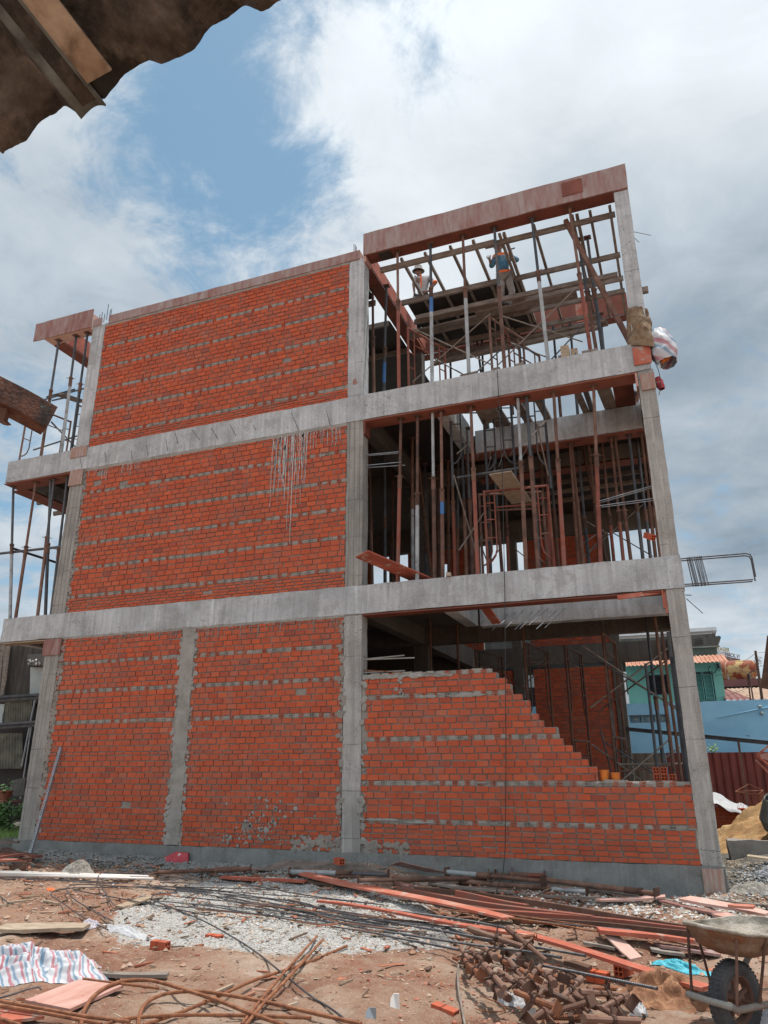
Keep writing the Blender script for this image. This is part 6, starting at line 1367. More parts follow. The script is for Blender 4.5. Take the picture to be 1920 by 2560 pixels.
# bricks, sheets, bags -----------------------------------------------------
def brick(px, fn, label, rot=0.2, dz=0.035, holes=True, z=None, pos=None, tilt=0.0):
    mb = MB(); l, w, h = 0.165, 0.075, 0.075
    mb2 = MB(); hollow_end(mb2, -w/2, w/2, -h/2, h/2, 0, 0.05, 2, 0.4)
    for f, r in zip(mb2.f, mb2.rv): pass
    vs = [(p[0], p[1]-l/2, p[2]) for p in mb2.v]; mb.v = vs; mb.f = list(mb2.f); mb.rv = list(mb2.rv)
    mb.box((-w/2, -l/2+0.09, -h/2), (w/2, l/2, h/2), rv=0.4)
    o = mb.build('hollow_brick', MAT['brick']); tag(o, label, 'brick', 'loose bricks'); o.location = pos or atg(*fn(*px), dz); o.rotation_euler = (tilt, 0, rot); return o
brick((692, 455), R6, 'single brick lying on the red earth left of the gravel', 1.5)
brick((1465, 92), R6, 'loose brick on the crumb strewn sheet by the middle column', 0.9, 0.14)
brick((262, 748), R7, 'broken brick half sunk in the earth at the front', 1.35, -0.018, tilt=0.15)
brick((925, 428), R6, 'dark broken brick on the earth below the gravel', 1.4, -0.02)
brick((1035, 560), R7, 'hollow brick under the long board end, right of the jack heap', -0.4, 0.06)
brick((925, 590), R7, 'reddish brick behind the ribbed bar', 1.2, 0.04)
brick((0, 0), R7, 'brick caught high between the tubes at the right column of the first floor', 0.7, pos=aty(1624, 1341, 0.05), tilt=0.5)
for i, (x, z) in enumerate(((0.0, 0), (0.09, 0), (0.18, 0), (0.0, 1), (0.09, 1))):
    brick((0, 0), R7, 'hollow brick on the low wall beside the right column, %s' % ORD[i], 0.0, pos=Vector((-0.33+x*1.0, 0.25, 1.375+0.08*z)))
for i, (x, hgt) in enumerate(((-0.94, 0.125), (-0.81, 0.095))):
    t = thing('plastic_pail', ('taller', 'shorter')[i]+' orange plastic tub standing on the stepped brick wall', 'tub', (x, 0.09, 1.332), 'orange tubs on the wall')
    mb = MB(); mb.lathe([(0.0, 0.004), (0.045, 0.0), (0.056, hgt), (0.060, hgt), (0.060, hgt+0.008), (0.053, hgt+0.008), (0.042, 0.012), (0.0, 0.012)], (0, 0, 0), seg=20); mb.build('tub_body', MAT['plastic_orange'], t, smooth=False)
    mb = MB(); mb.tube([(0.056*math.cos(q*PI/8), 0.056*math.sin(q*PI/8)*0.3-0.045, hgt-0.03*math.sin(q*PI/8)) for q in range(9)], 0.002, 5); mb.build('handle', MAT['galv'], t)
def stripe_sheet():
    return crumple('striped_sheet', 'crumpled white sheet with blue and pink stripes at the left edge', 'plastic sheet', atg(*R6(120, 570)), 0.58, 0.36, 0.20, 'striped', 4.2, 130, 70, 0.75, 0.35, 1.15, rot=0.4)
stripe_sheet()
crumple('plastic_bag', 'small striped plastic bag between the plank and the gravel', 'plastic bag', atg(*R6(385, 375)), 0.12, 0.10, 0.09, 'striped', 2.2, 40, 24, 0.6, 0.4, 1.5)
crumple('plastic_film', 'white plastic film rag lying in front of the gravel', 'plastic sheet', atg(*R6(560, 402)), 0.34, 0.07, 0.05, 'plastic_white', 7.7, 60, 20, 0.7, 0.5, rot=-0.15)
crumple('plastic_bag', 'large translucent beige bag lying on the white pipes', 'plastic bag', atg(*R6(330, 150)), 0.27, 0.16, 0.24, 'plastic_clear', 5.1, 70, 36, 0.5, 0.2)
crumple('plastic_bag', 'small crumpled bag on the white pipes at the left', 'plastic bag', atg(*R6(70, 150)), 0.10, 0.06, 0.06, 'plastic_clear', 9.4, 40, 20, 0.6, 0.4)
crumple('plastic_bag', 'grey white rag beside the ribbed bars', 'plastic bag', atg(*R7(245, 440)), 0.16, 0.08, 0.09, 'trouser', 3.4, 60, 30, 0.7, 0.4)
crumple('plastic_bag', 'clear plastic bag in front of the jack heap', 'plastic bag', atg(*R7(558, 715)), 0.09, 0.06, 0.09, 'plastic_white', 6.6, 50, 26, 0.7, 0.3)
crumple('plastic_bag', 'clear plastic scrap beside the brown sacking', 'plastic bag', atg(*R7(1105, 755)), 0.06, 0.06, 0.10, 'plastic_white', 1.9, 40, 22, 0.7, 0.3)
crumple('plastic_bag', 'dusty clear plastic bag on the rubble right of the building', 'plastic bag', atg(1885, 2232), 0.22, 0.14, 0.14, 'plastic_clear', 8.3, 70, 34, 0.7, 0.35)
crumple('plastic_bag', 'grey bag in the bottom right corner behind the wheel', 'plastic bag', atg(1915, 2560), 0.12, 0.10, 0.10, 'plastic_white', 2.9, 40, 26, 0.5, 0.3)
crumple('burlap_sheet', 'brown sacking heap left of the wheelbarrow', 'sacking', atg(*R7(1210, 700)), 0.40, 0.24, 0.20, 'burlap_brown', 3.9, 90, 50, 0.8, 0.35, rot=0.5)
crumple('blue_sheet', 'turquoise plastic sheet behind the long red board', 'plastic sheet', atg(*R7(1280, 562)), 0.24, 0.06, 0.07, 'cloth_blue', 5.5, 70, 24, 0.8, 0.35, rot=-0.25)
crumple('plastic_scrap', 'pink plastic scrap on the red earth at the left', 'plastic scrap', atg(*R6(218, 215)), 0.06, 0.03, 0.02, 'cloth_orange', 5.5, 20, 10, 0.8, 0.35)
# red cement sack leaning on the plinth
sa = [aty(392, 2166, -0.20), aty(470, 2166, -0.16), aty(470, 2132, -0.05), aty(440, 2130, -0.045), aty(412, 2142, -0.05)]
def sackfn(u, v):
    a = sa[0]+(sa[1]-sa[0])*u; b = sa[3]+(sa[2]-sa[3])*u if u > 0.5 else sa[4]+(sa[3]-sa[4])*u*2; p = a+(b-a)*v
    return (p.x, p.y-0.035*math.sin(PI*u)*math.sin(PI*v)-0.02*abs(fbm(u*4, v*3, 3)), p.z+0.008*fbm(u*5, v, 8))
simple('cement_sack', 'sack_red', lambda mb: mb.grid(sackfn, 24, 16, thick=(0, 0.03, 0)), 'empty red sack leaning on the plinth of the left bay', 'sack', smooth=True)
# perforated steel angle leaning on the wall
ta, tb = aty(60, 2172, -0.55), aty(148, 1868, -0.03)
t = thing('steel_angle', 'grey perforated steel angle leaning on the left brick wall', 'steel angle', (0, 0, 0))
d = (tb-ta); sd = Vector((1, 0, 0)); L_ = d.length; dn = d.normalized(); mb = MB(); n = 46
for i in range(n):
    p = ta+dn*(L_*i/n); q = ta+dn*(L_*(i+1)/n); r_ = ta+dn*(L_*(i+0.62)/n)
    for (x0, x1) in ((0.0, 0.012), (0.030, 0.042)): mb.bar(p+sd*(x0+x1)/2, q+sd*(x0+x1)/2, x1-x0, 0.003, up=(0, -1, 0.3))
    mb.bar(r_+sd*0.021, q+sd*0.021, 0.0185, 0.003, up=(0, -1, 0.3))
    mb.bar(p+sd*0.0435+Vector((0, 0.02, 0)), q+sd*0.0435+Vector((0, 0.02, 0)), 0.003, 0.04, up=(0, -1, 0.3))
mb.build('angle_profile', MAT['galv'], t)
# ------------------------------------------------------------------ wheelbarrow
fh = Vector((_fw.x, _fw.y, 0)).normalized()
wc = atd(1838, 2490, 4.40); g0 = gh(wc.x, wc.y); wr = 0.20
hd = (-CR*0.86 - fh*0.50); hd.z = 0; hd.normalize(); ang = math.atan2(hd.y, hd.x)
t = thing('wheelbarrow', 'mortar crusted steel wheelbarrow at the right edge of the photo', 'wheelbarrow', (wc.x, wc.y, g0-0.005)); t.rotation_euler = (0, 0, ang)
wh = bpy.data.objects.new('wheel', None); COL.objects.link(wh); wh.parent = t; wh.location = (0, 0, wr)
mb = MB(); prof = [(wr-0.075, -0.035), (wr-0.045, -0.05), (wr-0.012, -0.044), (wr, -0.025), (wr+0.002, 0), (wr, 0.025), (wr-0.012, 0.044), (wr-0.045, 0.05), (wr-0.075, 0.035), (wr-0.075, -0.035)]
mb.lathe(prof, (0, 0, 0), (0, 1, 0), 48)
for k in range(48):
    a = 2*PI*k/48
    for s in (-1, 1): c = Vector((math.cos(a)*(wr+0.002), s*0.02, math.sin(a)*(wr+0.002))); mb.bar(c-Vector((0, 0.014, 0)), c+Vector((0, 0.014, 0)), 0.012, 0.006, up=(math.cos(a), 0, math.sin(a)))
mb.build('tyre', MAT['rubber'], wh)
mb = MB(); mb.lathe([(wr-0.073, -0.034), (wr-0.08, -0.036), (wr-0.088, -0.02), (wr-0.088, 0.02), (wr-0.08, 0.036), (wr-0.073, 0.034)], (0, 0, 0), (0, 1, 0), 40); mb.lathe([(0.0, -0.045), (0.028, -0.045), (0.028, 0.045), (0.0, 0.045)], (0, 0, 0), (0, 1, 0), 14); mb.build('rim', MAT['rust_dark'], wh)
for k in range(5):
    a = 2*PI*k/5+0.3; mb = MB(); mb.bar((0.02*math.cos(a), 0, 0.02*math.sin(a)), ((wr-0.085)*math.cos(a), 0, (wr-0.085)*math.sin(a)), 0.02, 0.022, up=(0, 1, 0)); mb.build('spoke', MAT['rust_dark'], wh)
mb = MB(); mb.tube([(0, -0.16, wr), (0, 0.16, wr)], 0.011, 8); mb.build('axle', MAT['rust_dark'], t)
def tray(u, v, off=0.0):
    a = u*2*PI; ca, sa_ = math.cos(a), math.sin(a); e = 0.55
    rx = abs(ca)**e*(1 if ca > 0 else -1); ry = abs(sa_)**e*(1 if sa_ > 0 else -1)
    k = 0.45+0.55*math.sin(min(1, v)*PI/2); x = -0.17+rx*0.36*k*(1 if ca < 0 else 0.98); y = ry*0.25*k
    z = 0.425+0.135*v**1.25+(0.035*max(0, ca) if v > 0.5 else 0)
    nz = 0.006*fbm(x*14, y*14, v*5)
    return (x+nz, y+nz, z+off+nz)
TM = m_simple('tray_mortar', [(0.13, 0.075, 0.045), (0.22, 0.14, 0.09), (0.30, 0.22, 0.155)], 9, 7, 0.95, spot=(0.22, 0.09, 0.04), spotscale=6, spotthr=(0.55, 0.65), bs=0.9, bd=0.01); MAT['tray'] = TM
MAT['tray_in'] = m_simple('tray_inside', [(0.22, 0.18, 0.14), (0.34, 0.30, 0.25), (0.44, 0.40, 0.35)], 9, 7, 0.95, bs=0.9, bd=0.01)
mb = MB(); mb.grid(lambda u, v: tray(u, v), 56, 14); mb.build('tray', MAT['tray'], t, smooth=True)
mb = MB(); mb.grid(lambda u, v: (lambda p: ((p[0]+0.17)*0.965-0.17, p[1]*0.955, p[2]+0.010))(tray(u, v)), 56, 14); mb.v.append((-0.17, 0, 0.437)); 
c0 = len(mb.v)-1; mb.f += [(i, i+1, c0) for i in range(56)]; mb.rv += [0.5]*56; mb.build('tray_lining', MAT['tray_in'], t, smooth=True)
mb = MB(); mb.tube([tray(i/56, 1.0) for i in range(56)], [0.012+0.004*fbm(i*0.9, 1, 1) for i in range(56)], 8, closed=True); mb.build('tray_rim', MAT['tray_in'], t, smooth=True)
for s in (-1, 1):
    mb = MB(); mb.tube([(0.23, s*0.15, wr+0.02), (0.20, s*0.15, wr), (-0.14, s*0.15, wr-0.01), (-0.25, s*0.16, wr+0.03), (-0.42, s*0.18, 0.34), (-0.75, s*0.22, 0.42), (-1.25, s*0.27, 0.52)], 0.019, 10); mb.build('handle_tube', MAT['timber'], t, smooth=True)
    mb = MB(); mb.tube([(-0.38, s*0.18, 0.32), (-0.46, s*0.20, 0.0)], 0.016, 8); mb.build('leg', MAT['rust_dark'], t)
    for (x0, x1) in ((0.20, 0.14), (0.0, -0.02)): mb = MB(); p = resample([Vector((x0, s*0.15, wr-0.02)), Vector((x1, s*0.245 if x0 < 0.2 else s*0.17, 0.555))], 0.006); mb.tube(p, [0.0085*(1.12 if i % 2 else 0.92) for i in range(len(p))], 7); mb.build('strut', MAT['rust_dark'], t)
mb = MB(); mb.tube([(0.23, -0.15, wr+0.02), (0.24, 0, wr+0.02), (0.23, 0.15, wr+0.02)], 0.019, 8); mb.build('front_tube', MAT['mortar_pale'], t, smooth=True)
# ------------------------------------------------------------------ loose stuff nobody could count
def scatter(name, mat, n, fn, rfn, flat=0.7, sink=0.3):
    mb = MB()
    for _ in range(n):
        p = fn()
        if p is None: continue
        r = rfn(); mb.rock((p[0], p[1], (gh(p[0], p[1]) if len(p) < 3 else p[2])+r*flat*(1-sink)-r*0.3), r, flat=flat)
    o = mb.build(name, MAT[mat]); tag(o, kind='stuff'); return o
GX = [p[0] for p in GRAVEL]; GY = [p[1] for p in GRAVEL]
def in_gravel():
    for _ in range(20):
        x = ru(min(GX)-0.5, max(GX)+0.5); y = ru(min(GY)-0.4, max(GY)+0.4)
        if w_white(x, y)+ru(-0.25, 0.25) > 0.45: return (x, y)
def anywhere():
    x = ru(-9.5, 1.5); y = -0.35-abs(rnd.gauss(0, 2.2))
    return (x, y) if y > -6.3 else (x, ru(-5, -1))
o = scatter('white_gravel', 'stone_white', 9000, in_gravel, lambda: ru(0.004, 0.013)); tag(o, 'white gravel spread over the middle of the site', 'gravel')
o = scatter('dark_gravel_chips', 'stone_grey', 2600, in_gravel, lambda: ru(0.003, 0.010)); tag(o, 'grey chips mixed into the white gravel', 'gravel')
o = scatter('rubble', 'stone_brown', 9000, anywhere, lambda: 0.003+0.012*rnd.random()**2.2+(0.018 if rnd.random() < 0.05 else 0)); tag(o, 'brown crumbs of earth and stone all over the site', 'rubble')
o = scatter('brick_chips', 'chip_red', 1500, anywhere, lambda: 0.003+0.012*rnd.random()**3); tag(o, 'red brick chips scattered over the site', 'rubble')
o = scatter('pale_rubble', 'stone_white', 2600, lambda: (rnd.gauss(0.0, 1.0), rnd.gauss(-0.85, 0.38)) , lambda: ru(0.006, 0.026)); tag(o, 'pale broken stones between the plinth and the red battens', 'rubble')
o = scatter('plinth_rubble', 'mortar_pale', 3000, lambda: (ru(-10, 0.3), -0.06-abs(rnd.gauss(0, 0.22))), lambda: ru(0.004, 0.016)); tag(o, 'mortar crumbs along the foot of the plinth', 'rubble')
o = scatter('mud_clods', 'render', 2400, lambda: (ru(-10, -4.6), -0.08-abs(rnd.gauss(0, 0.45))), lambda: ru(0.008, 0.05), 0.6); tag(o, 'dark mud clods heaped in front of the left plinth', 'mud')
def slivers(name, mat, n, fn, lab):
    mb = MB()
    for _ in range(n):
        x, y = fn(); a = ru(0, 6.3); l = ru(0.02, 0.09); z = gh(x, y)+0.006
        mb.bar((x, y, z), (x+math.cos(a)*l, y+math.sin(a)*l, z+ru(-0.004, 0.02)), ru(0.004, 0.018), 0.003)
    tag(mb.build(name, MAT[mat]), lab, 'debris', kind='stuff')
mb = MB()
for _ in range(700):
    x, y = anywhere(); a = ru(0, 6.3); l = ru(0.03, 0.16)*(1 if rnd.random() < 0.8 else 1.8); z = gh(x, y)+0.012; mb.bar((x, y, z), (x+math.cos(a)*l, y+math.sin(a)*l, z+ru(-0.006, 0.03)), ru(0.008, 0.035), ru(0.004, 0.016), jit=0.003)
tag(mb.build('splintered_wood', MAT['wood_mix']), 'splintered wood and board scraps trodden into the site', 'debris', kind='stuff')
mb = MB()
for _ in range(520):
    x, y = anywhere(); r = 0.012+0.03*rnd.random()**2; mb.rock((x, y, gh(x, y)+r*0.2), r, flat=0.6)
tag(mb.build('earth_clods', MAT['clod']), 'clods of brown earth lying over the site', 'earth', kind='stuff')
mb = MB()
for _ in range(900):
    cx_ = [(-1.05, -4.7), (-3.4, -2.2), (-0.4, -2.3), (-2.1, -3.9), (-1.2, -5.1)][_ % 5]; x = rnd.gauss(cx_[0], 0.45); y = rnd.gauss(cx_[1], 0.22); r = 0.004+0.015*rnd.random()**2.5; mb.rock((x, y, gh(x, y)+r*0.3), r, flat=0.6)
tag(mb.build('broken_brick', MAT['chip_red']), 'patches of crushed red brick in the earth', 'rubble', kind='stuff')
slivers('wood_slivers', 'timber_pale', 1500, anywhere, 'pale wood slivers littering the earth')
slivers('wood_slivers', 'rust', 700, anywhere, 'brown splinters littering the earth')
mb = MB()
for _ in range(5200):
    x = ru(-5.5, 1.2); y = ru(-5.9, -2.6); r = 0.002+0.008*rnd.random()**2; mb.rock((x, y, gh(x, y)+r*0.2), r, flat=0.7)
tag(mb.build('earth_crumbs', MAT['clod']), 'small crumbs of brown earth at the front of the site', 'earth', kind='stuff')
slivers('film_scraps', 'stone_white', 260, lambda: (rnd.gauss(-5.5, 2.0), rnd.gauss(-2.2, 0.8)), 'scraps of white paper and film on the earth')
slivers('dry_straw', 'timber_pale', 900, lambda: (0.35+abs(rnd.gauss(0.0, 0.35)), ru(-0.6, 2.4)), 'dry straw and laths lying right of the building')

for (px, py, w, d, lab, mt) in ((985, 2522, 0.06, 0.10, 'white broken tile standing in the earth at the bottom', 'pvc'), (925, 2548, 0.07, 0.07, 'grey tile fragment at the bottom edge', 'galv'), (1330, 2545, 0.05, 0.06, 'pale tile chip under the jack heap at the bottom edge', 'pvc')):
    p = atg(px, py, 0.0); simple('tile_fragment' if mt != 'brick' else 'brick_half', mt, lambda mb: mb.prism([p+Vector(q) for q in ((-w/2, 0, -0.01), (w/2, 0.01, -0.01), (w/2*0.8, 0.02, d*0.8), (-w/4, 0.03, d*0.75), (-w/2, 0.02, d*0.5))], (0, 0.012 if mt != 'brick' else 0.08, 0)), lab, 'fragment')
for i, (a, b, w, mt) in enumerate((((880, 205), (1250, 268), 0.07, 'timber'), ((450, 310), (760, 352), 0.06, 'rust_dark'), ((1000, 350), (1290, 398), 0.07, 'form'), ((680, 238), (1000, 262), 0.05, 'timber'), ((250, 262), (520, 318), 0.06, 'rust_dark'), ((1200, 430), (1420, 470), 0.08, 'rust_dark'), ((1150, 470), (1290, 492), 0.10, 'timber'), ((860, 440), (1000, 470), 0.05, 'timber'), ((1450, 262), (1659, 285), 0.05, 'timber'), ((1500, 350), (1659, 372), 0.08, 'form_pale'))):
    board(a, b, R7, w, 0.02, 'weathered loose lath among the red boards, %s' % ORD[i], mt, 0.03, group='loose laths on the right half')
for i, (a, b, w, mt) in enumerate((((860, 130), (1290, 118), 0.10, 'form'), ((1120, 120), (1659, 128), 0.08, 'timber'), ((1150, 150), (1560, 160), 0.05, 'rust'), ((690, 182), (860, 186), 0.03, 'timber'), ((30, 270), (110, 262), 0.04, 'timber_pale'), ((190, 262), (250, 275), 0.04, 'timber_pale'))):
    board(a, b, R6, w, 0.018, 'weathered loose lath left of the red boards, %s' % ORD[i], mt, 0.03, group='loose laths on the left half')

for i in range(9):
    y0 = 222+i*9+ru(-6, 6); s_ = ru(-8, 8); x0 = 820+ru(-260, 300)
    rod([(x0, y0+(x0-760)*0.03), (x0+300, y0+30+s_*0.5), (1450, y0+78+s_), (1659+ru(60, 420), y0+132+s_)], R6, 'thin dark bar in the loose tangle over the gravel, %s from the back' % ORD[i], 'tangle of thin bars over the gravel', 0.0055, ('rebar', 'rebar', 'rebar_rust')[i % 3], dz=ru(0.02, 0.06), ribs=i % 2 == 0)
for i in range(7):
    x0 = 40+i*60+ru(-30, 30); y0 = 240+i*14+ru(-8, 8)
    rod([(x0, y0), (x0+420, y0+58+ru(-6, 6)), (x0+800+ru(-60, 60), y0+108+ru(-8, 8))], R7, 'thin brown bar lying among the red battens, %s from the back' % ORD[i], 'thin bars among the red battens', 0.007, ('rebar_rust', 'rebar')[i % 2], dz=ru(0.03, 0.07), ribs=i % 2 == 0)
# ------------------------------------------------------------------ what stands behind and beside
def corrug(name, mat, a, b, c, period, amp, label, cat, group=None, parent=None, n=None, th=0.004):
    """profiled sheet: a->b across the ribs, a->c along them"""
    a, b, c = Vector(a), Vector(b), Vector(c); w = (b-a).length; nr = (b-a).cross(c-a).normalized(); n = n or int(w/period*8)
    def f(u, v):
        ph = (u*w/period) % 1.0; s = max(-1, min(1, math.sin(ph*2*PI)*1.7)); return a+(b-a)*u+(c-a)*v+nr*amp*s
    mb = MB(); mb.grid(f, n, 3, thick=nr*th); o = mb.build(name, MAT[mat], parent)
    if parent is None: tag(o, label, cat, group)
    return o
K = lambda x, y: (1700+x/7.373, 1560+y/7.373)
# blue garden wall
t = thing('blue_wall', 'sky blue rendered garden wall behind the site', 'wall', (0, 10, 0))
def LB(mb, a, b, **k): mb.box((a[0], a[1]-10, a[2]), (b[0], b[1]-10, b[2]), **k)
mb = MB(); gx0, gx1, gz0, gz1 = aty(1572, 1787, 10).x, aty(1672, 1787, 10).x, aty(1620, 1807, 10).z, aty(1620, 1787, 10).z
LB(mb, (-6, 10, -0.1), (gx0, 10.2, 3.0)); LB(mb, (gx1, 10, -0.1), (9, 10.2, 3.0)); LB(mb, (gx0, 10, gz1), (gx1, 10.2, 3.0)); LB(mb, (gx0, 10, -0.1), (gx1, 10.2, gz0)); mb.build('wall', MAT['blue_wall'], t)
mb = MB(); n = 3; pw = (gx1-gx0)/n
for i in range(n):
    cx_ = gx0+pw*(i+0.5); cz = (gz0+gz1)/2; r = (gz1-gz0)*0.42
    for k in range(4): a = PI/4+k*PI/2; mb.tube([(cx_+math.cos(a)*r*0.62+math.cos(q*PI/6)*r*0.42, 0.06, cz+math.sin(a)*r*0.45+math.sin(q*PI/6)*r*0.40) for q in range(12)], 0.007, 5, closed=True)
    mb.tube([(cx_+math.cos(q*PI/6)*r*0.25, 0.06, cz+math.sin(q*PI/6)*r*0.25) for q in range(12)], 0.008, 5, closed=True)
    mb.box((gx0+pw*i-0.012, 0.04, gz0), (gx0+pw*i+0.012, 0.10, gz1))
mb.box((gx0, 0.04, gz0), (gx1, 0.10, gz0+0.012)); mb.box((gx0, 0.04, gz1-0.012), (gx1, 0.10, gz1)); mb.box((gx1-0.012, 0.04, gz0), (gx1+0.012, 0.10, gz1)); mb.build('vent_lattice', MAT['pale_wall'], t)
mb = MB(); LB(mb, (gx0, 10.16, gz0), (gx1, 10.19, gz1)); mb.build('vent_back', MAT['blue_wall'], t)
for (x, y) in ((1475, 1520), (1505, 1640)):
    p = aty(*K(x, y), 10.0); mb = MB(); mb.lathe([(0.0, 0.07), (0.02, 0.07), (0.035, 0.05), (0.038, 0.0)], (p.x, 0, p.z), (0, -1, -0.15), 14); mb.build('vent_knob', MAT['pale_wall'], t)
pa, pb = aty(*K(690, 1725), 9.97), aty(*K(1640, 1530), 9.97); tag(MB().tube([pa, pb], 0.012, 6).build('conduit', MAT['blue_wall']), 'pale slanting conduit on the blue wall', 'pipe')
# tin hoarding
fz0 = 0.0; fy = 8.5; ftop = aty(1800, 1881, fy).z
xsplit = aty(1674, 1960, fy).x
t = thing('tin_fence', 'maroon corrugated tin hoarding in front of the blue wall', 'fence', (xsplit, fy, 0))
corrug('tin_sheet', 'tin_red', (0, 0, -0.1), (6.5, 0, -0.1), (0, 0, ftop), 0.16, 0.014, '', '', parent=t)
for x in (0.35, 1.9, 3.4): mb = MB(); mb.box((x, 0.03, 0), (x+0.05, 0.08, ftop-0.05)); mb.build('post', MAT['rust_dark'], t)
t = thing('tin_fence', 'brown grey corrugated tin hoarding seen through the ground floor', 'fence', (xsplit-3.5, fy+0.01, 0))
corrug('tin_sheet', 'tin_brown', (0, 0, -0.1), (3.49, 0, -0.1), (0, 0, ftop), 0.22, 0.010, '', '', parent=t)
# mint house
HY = 12.0
t = thing('mint_house', 'mint green house with louvred shutters and a terracotta tin awning', 'house', (0, HY, 0))
hx1 = 1.25; hx0 = -1.2; wz0, wz1 = 3.14, 3.93
wx = [aty(1620, 1700, HY).x, aty(1668, 1700, HY).x, aty(1735, 1700, HY).x, aty(1784, 1700, HY).x]
mb = MB()
def wallbox(x0, x1, z0, z1): mb.box((x0, 0, z0), (x1, 0.2, z1))
wallbox(hx0, wx[0], 0, 4.25); wallbox(wx[1], wx[2], 0, 4.25); wallbox(wx[3], hx1, 0, 4.25); wallbox(wx[0], wx[1], 0, 3.36); wallbox(wx[0], wx[1], 3.90, 4.25); wallbox(wx[2], wx[3], 0, wz0); wallbox(wx[2], wx[3], wz1, 4.25)
mb.box((hx0, 0.2, 0), (hx1, 5.0, 4.2)); mb.build('wall', MAT['mint'], t)
w = MB(); w.box((wx[0], 0.10, 3.36), (wx[1], 0.13, 3.90)); w = w.build('window', MAT['glass_dark'], t)
mb = MB()
for i in range(8): z = 3.40+i*0.062; mb.bar((wx[0], 0.06, z), (wx[1], 0.06, z), 0.05, 0.008, up=(0, -0.8, 1))
mb.build('louvre', MAT['cloth_dark'], w)
mb = MB(); mb.box((wx[0]-0.03, -0.01, 3.33), (wx[1]+0.03, 0.0, 3.36)); mb.box((wx[1], -0.01, 3.36), (wx[1]+0.03, 0.0, 3.92)); mb.build('frame', MAT['mint_shutter'], w)
mid = (wx[2]+wx[3])/2-0.02
w = MB(); w.box((wx[2], 0.12, wz0), (wx[3], 0.15, wz1)); w = w.build('window', MAT['glass_dark'], t)
for (a, b) in ((wx[2], mid-0.012), (mid+0.012, wx[3]-0.03)):
    mb = MB(); n = 21
    for i in range(n): z = wz0+0.04+i*(wz1-wz0-0.08)/n; mb.bar((a+0.02, 0.03, z), (b-0.02, 0.03, z), 0.024, 0.007, up=(0, -0.9, 0.6))
    mb.box((a, 0.0, wz0), (a+0.02, 0.05, wz1)); mb.box((b-0.02, 0.0, wz0), (b, 0.05, wz1)); mb.build('shutter', MAT['mint_shutter'], w)
corrug('awning', 'tin_orange', (hx0, 0.0, 4.36), (1.36, 0.0, 4.36), (hx0+0.05, -0.62, 4.10), 0.105, 0.012, '', '', parent=t)
bpy.data.objects['awning'].location = (0, 0, 0)
mb = MB(); mb.tube([(0.98, -0.03, 4.07), (0.92, -0.03, 3.97), (0.97, -0.03, 3.87), (1.08, -0.03, 3.88), (1.15, -0.03, 4.0), (1.2, -0.03, 4.1), (1.24, -0.03, 3.98), (1.18, -0.03, 3.92)], 0.008, 6); mb.tube([(1.17, -0.04, 4.12), (1.2, -0.04, 4.0)], 0.03, 7); mb.build('wiring', MAT['cable'], t)
# the awning goes from the wall forward
# roof terrace block above the house
t = thing('roof_block', 'grey weathered concrete parapet block above the mint house', 'building', (0, 12.5, 0))
mb = MB(); mb.rbox((-6.2, 0, 4.36), (1.24, 2.5, 4.66), 0.3, 0.006); mb.rbox((-6.0, 0.05, 4.66), (1.26, 2.0, 5.02), 0.3, 0.008); mb.build('wall', MAT['old_wall'], t)
mb = MB(); mb.box((-3.25, -0.06, 4.635), (1.32, -0.002, 4.675)); mb.build('ledge', MAT['mortar'], t)
mb = MB(); mb.prism([(1.262, 0.1, 4.66), (1.40, 0.1, 4.92), (1.36, 0.1, 4.96), (1.262, 0.1, 4.95)], (0, 1.0, 0)); mb.build('bracket', MAT['old_wall'], t)
mb = MB()
for i in range(4): mb.box((0.70, -0.012, 4.74+0.045*i), (0.92, -0.001, 4.76+0.045*i))
mb.build('louvre', MAT['form_black'], t)
# pale house seen through the ground floor, left
t = thing('pale_house', 'pale grey green house wall with a dark window seen through the ground floor', 'house', (-4.9, 12.6, 0))
mb = MB(); mb.box((-2.5, 0, 0), (1.60, 3, 4.1)); mb.build('wall', MAT['pale_wall'], t)
w = MB(); w.box((0.25, -0.03, 2.9), (1.05, -0.002, 3.75)); w = w.build('window', MAT['glass_dark'], t); mb = MB(); mb.box((0.20, -0.06, 2.85), (1.10, -0.031, 2.9)); mb.build('sill', MAT['rust_dark'], w)
# grey party wall behind the ground floor gap
simple('parapet_wall', 'old_wall', lambda mb: mb.rbox((-7, 11.0, 4.4), (-3.6, 11.2, 5.0), 0.4, 0.01), 'stained grey parapet seen above the rear ground floor beam', 'wall')
# far white blocks
def block(name, x0, x1, y, z1, lab, mat='white_wall', rows=4, cols=8):
    t = thing(name, lab, 'building', (x0, y, 0)); mb = MB(); mb.box((0, 0, 0), (x1-x0, 9, z1)); mb.build('wall', MAT[mat], t)
    for r_ in range(rows):
        for c_ in range(cols):
            x = (x1-x0)*(c_+0.3)/cols; z = z1-1.6-r_*2.6; mb = MB(); mb.box((x, -0.03, z), (x+(x1-x0)/cols*0.36, -0.004, z+1.1)); mb.build('window', MAT['glass_dark'], t)
    mb = MB(); mb.box((-0.3, -0.4, z1), (x1-x0+0.3, 9, z1+0.25)); mb.build('roof', MAT['white_wall'], t)
q0, q1 = aty(1545, 1592, 48), aty(1790, 1592, 48)
block('apartment_block', q0.x-1, aty(1782, 1592, 48).x, 48, aty(1660, 1586, 48).z, 'distant white apartment block peeping over the parapets')
q = aty(1300, 1600, 55); block('apartment_block', q.x-9, q.x+6, 55, aty(1240, 1602, 55).z, 'distant white block seen through the ground floor at the left', rows=3)
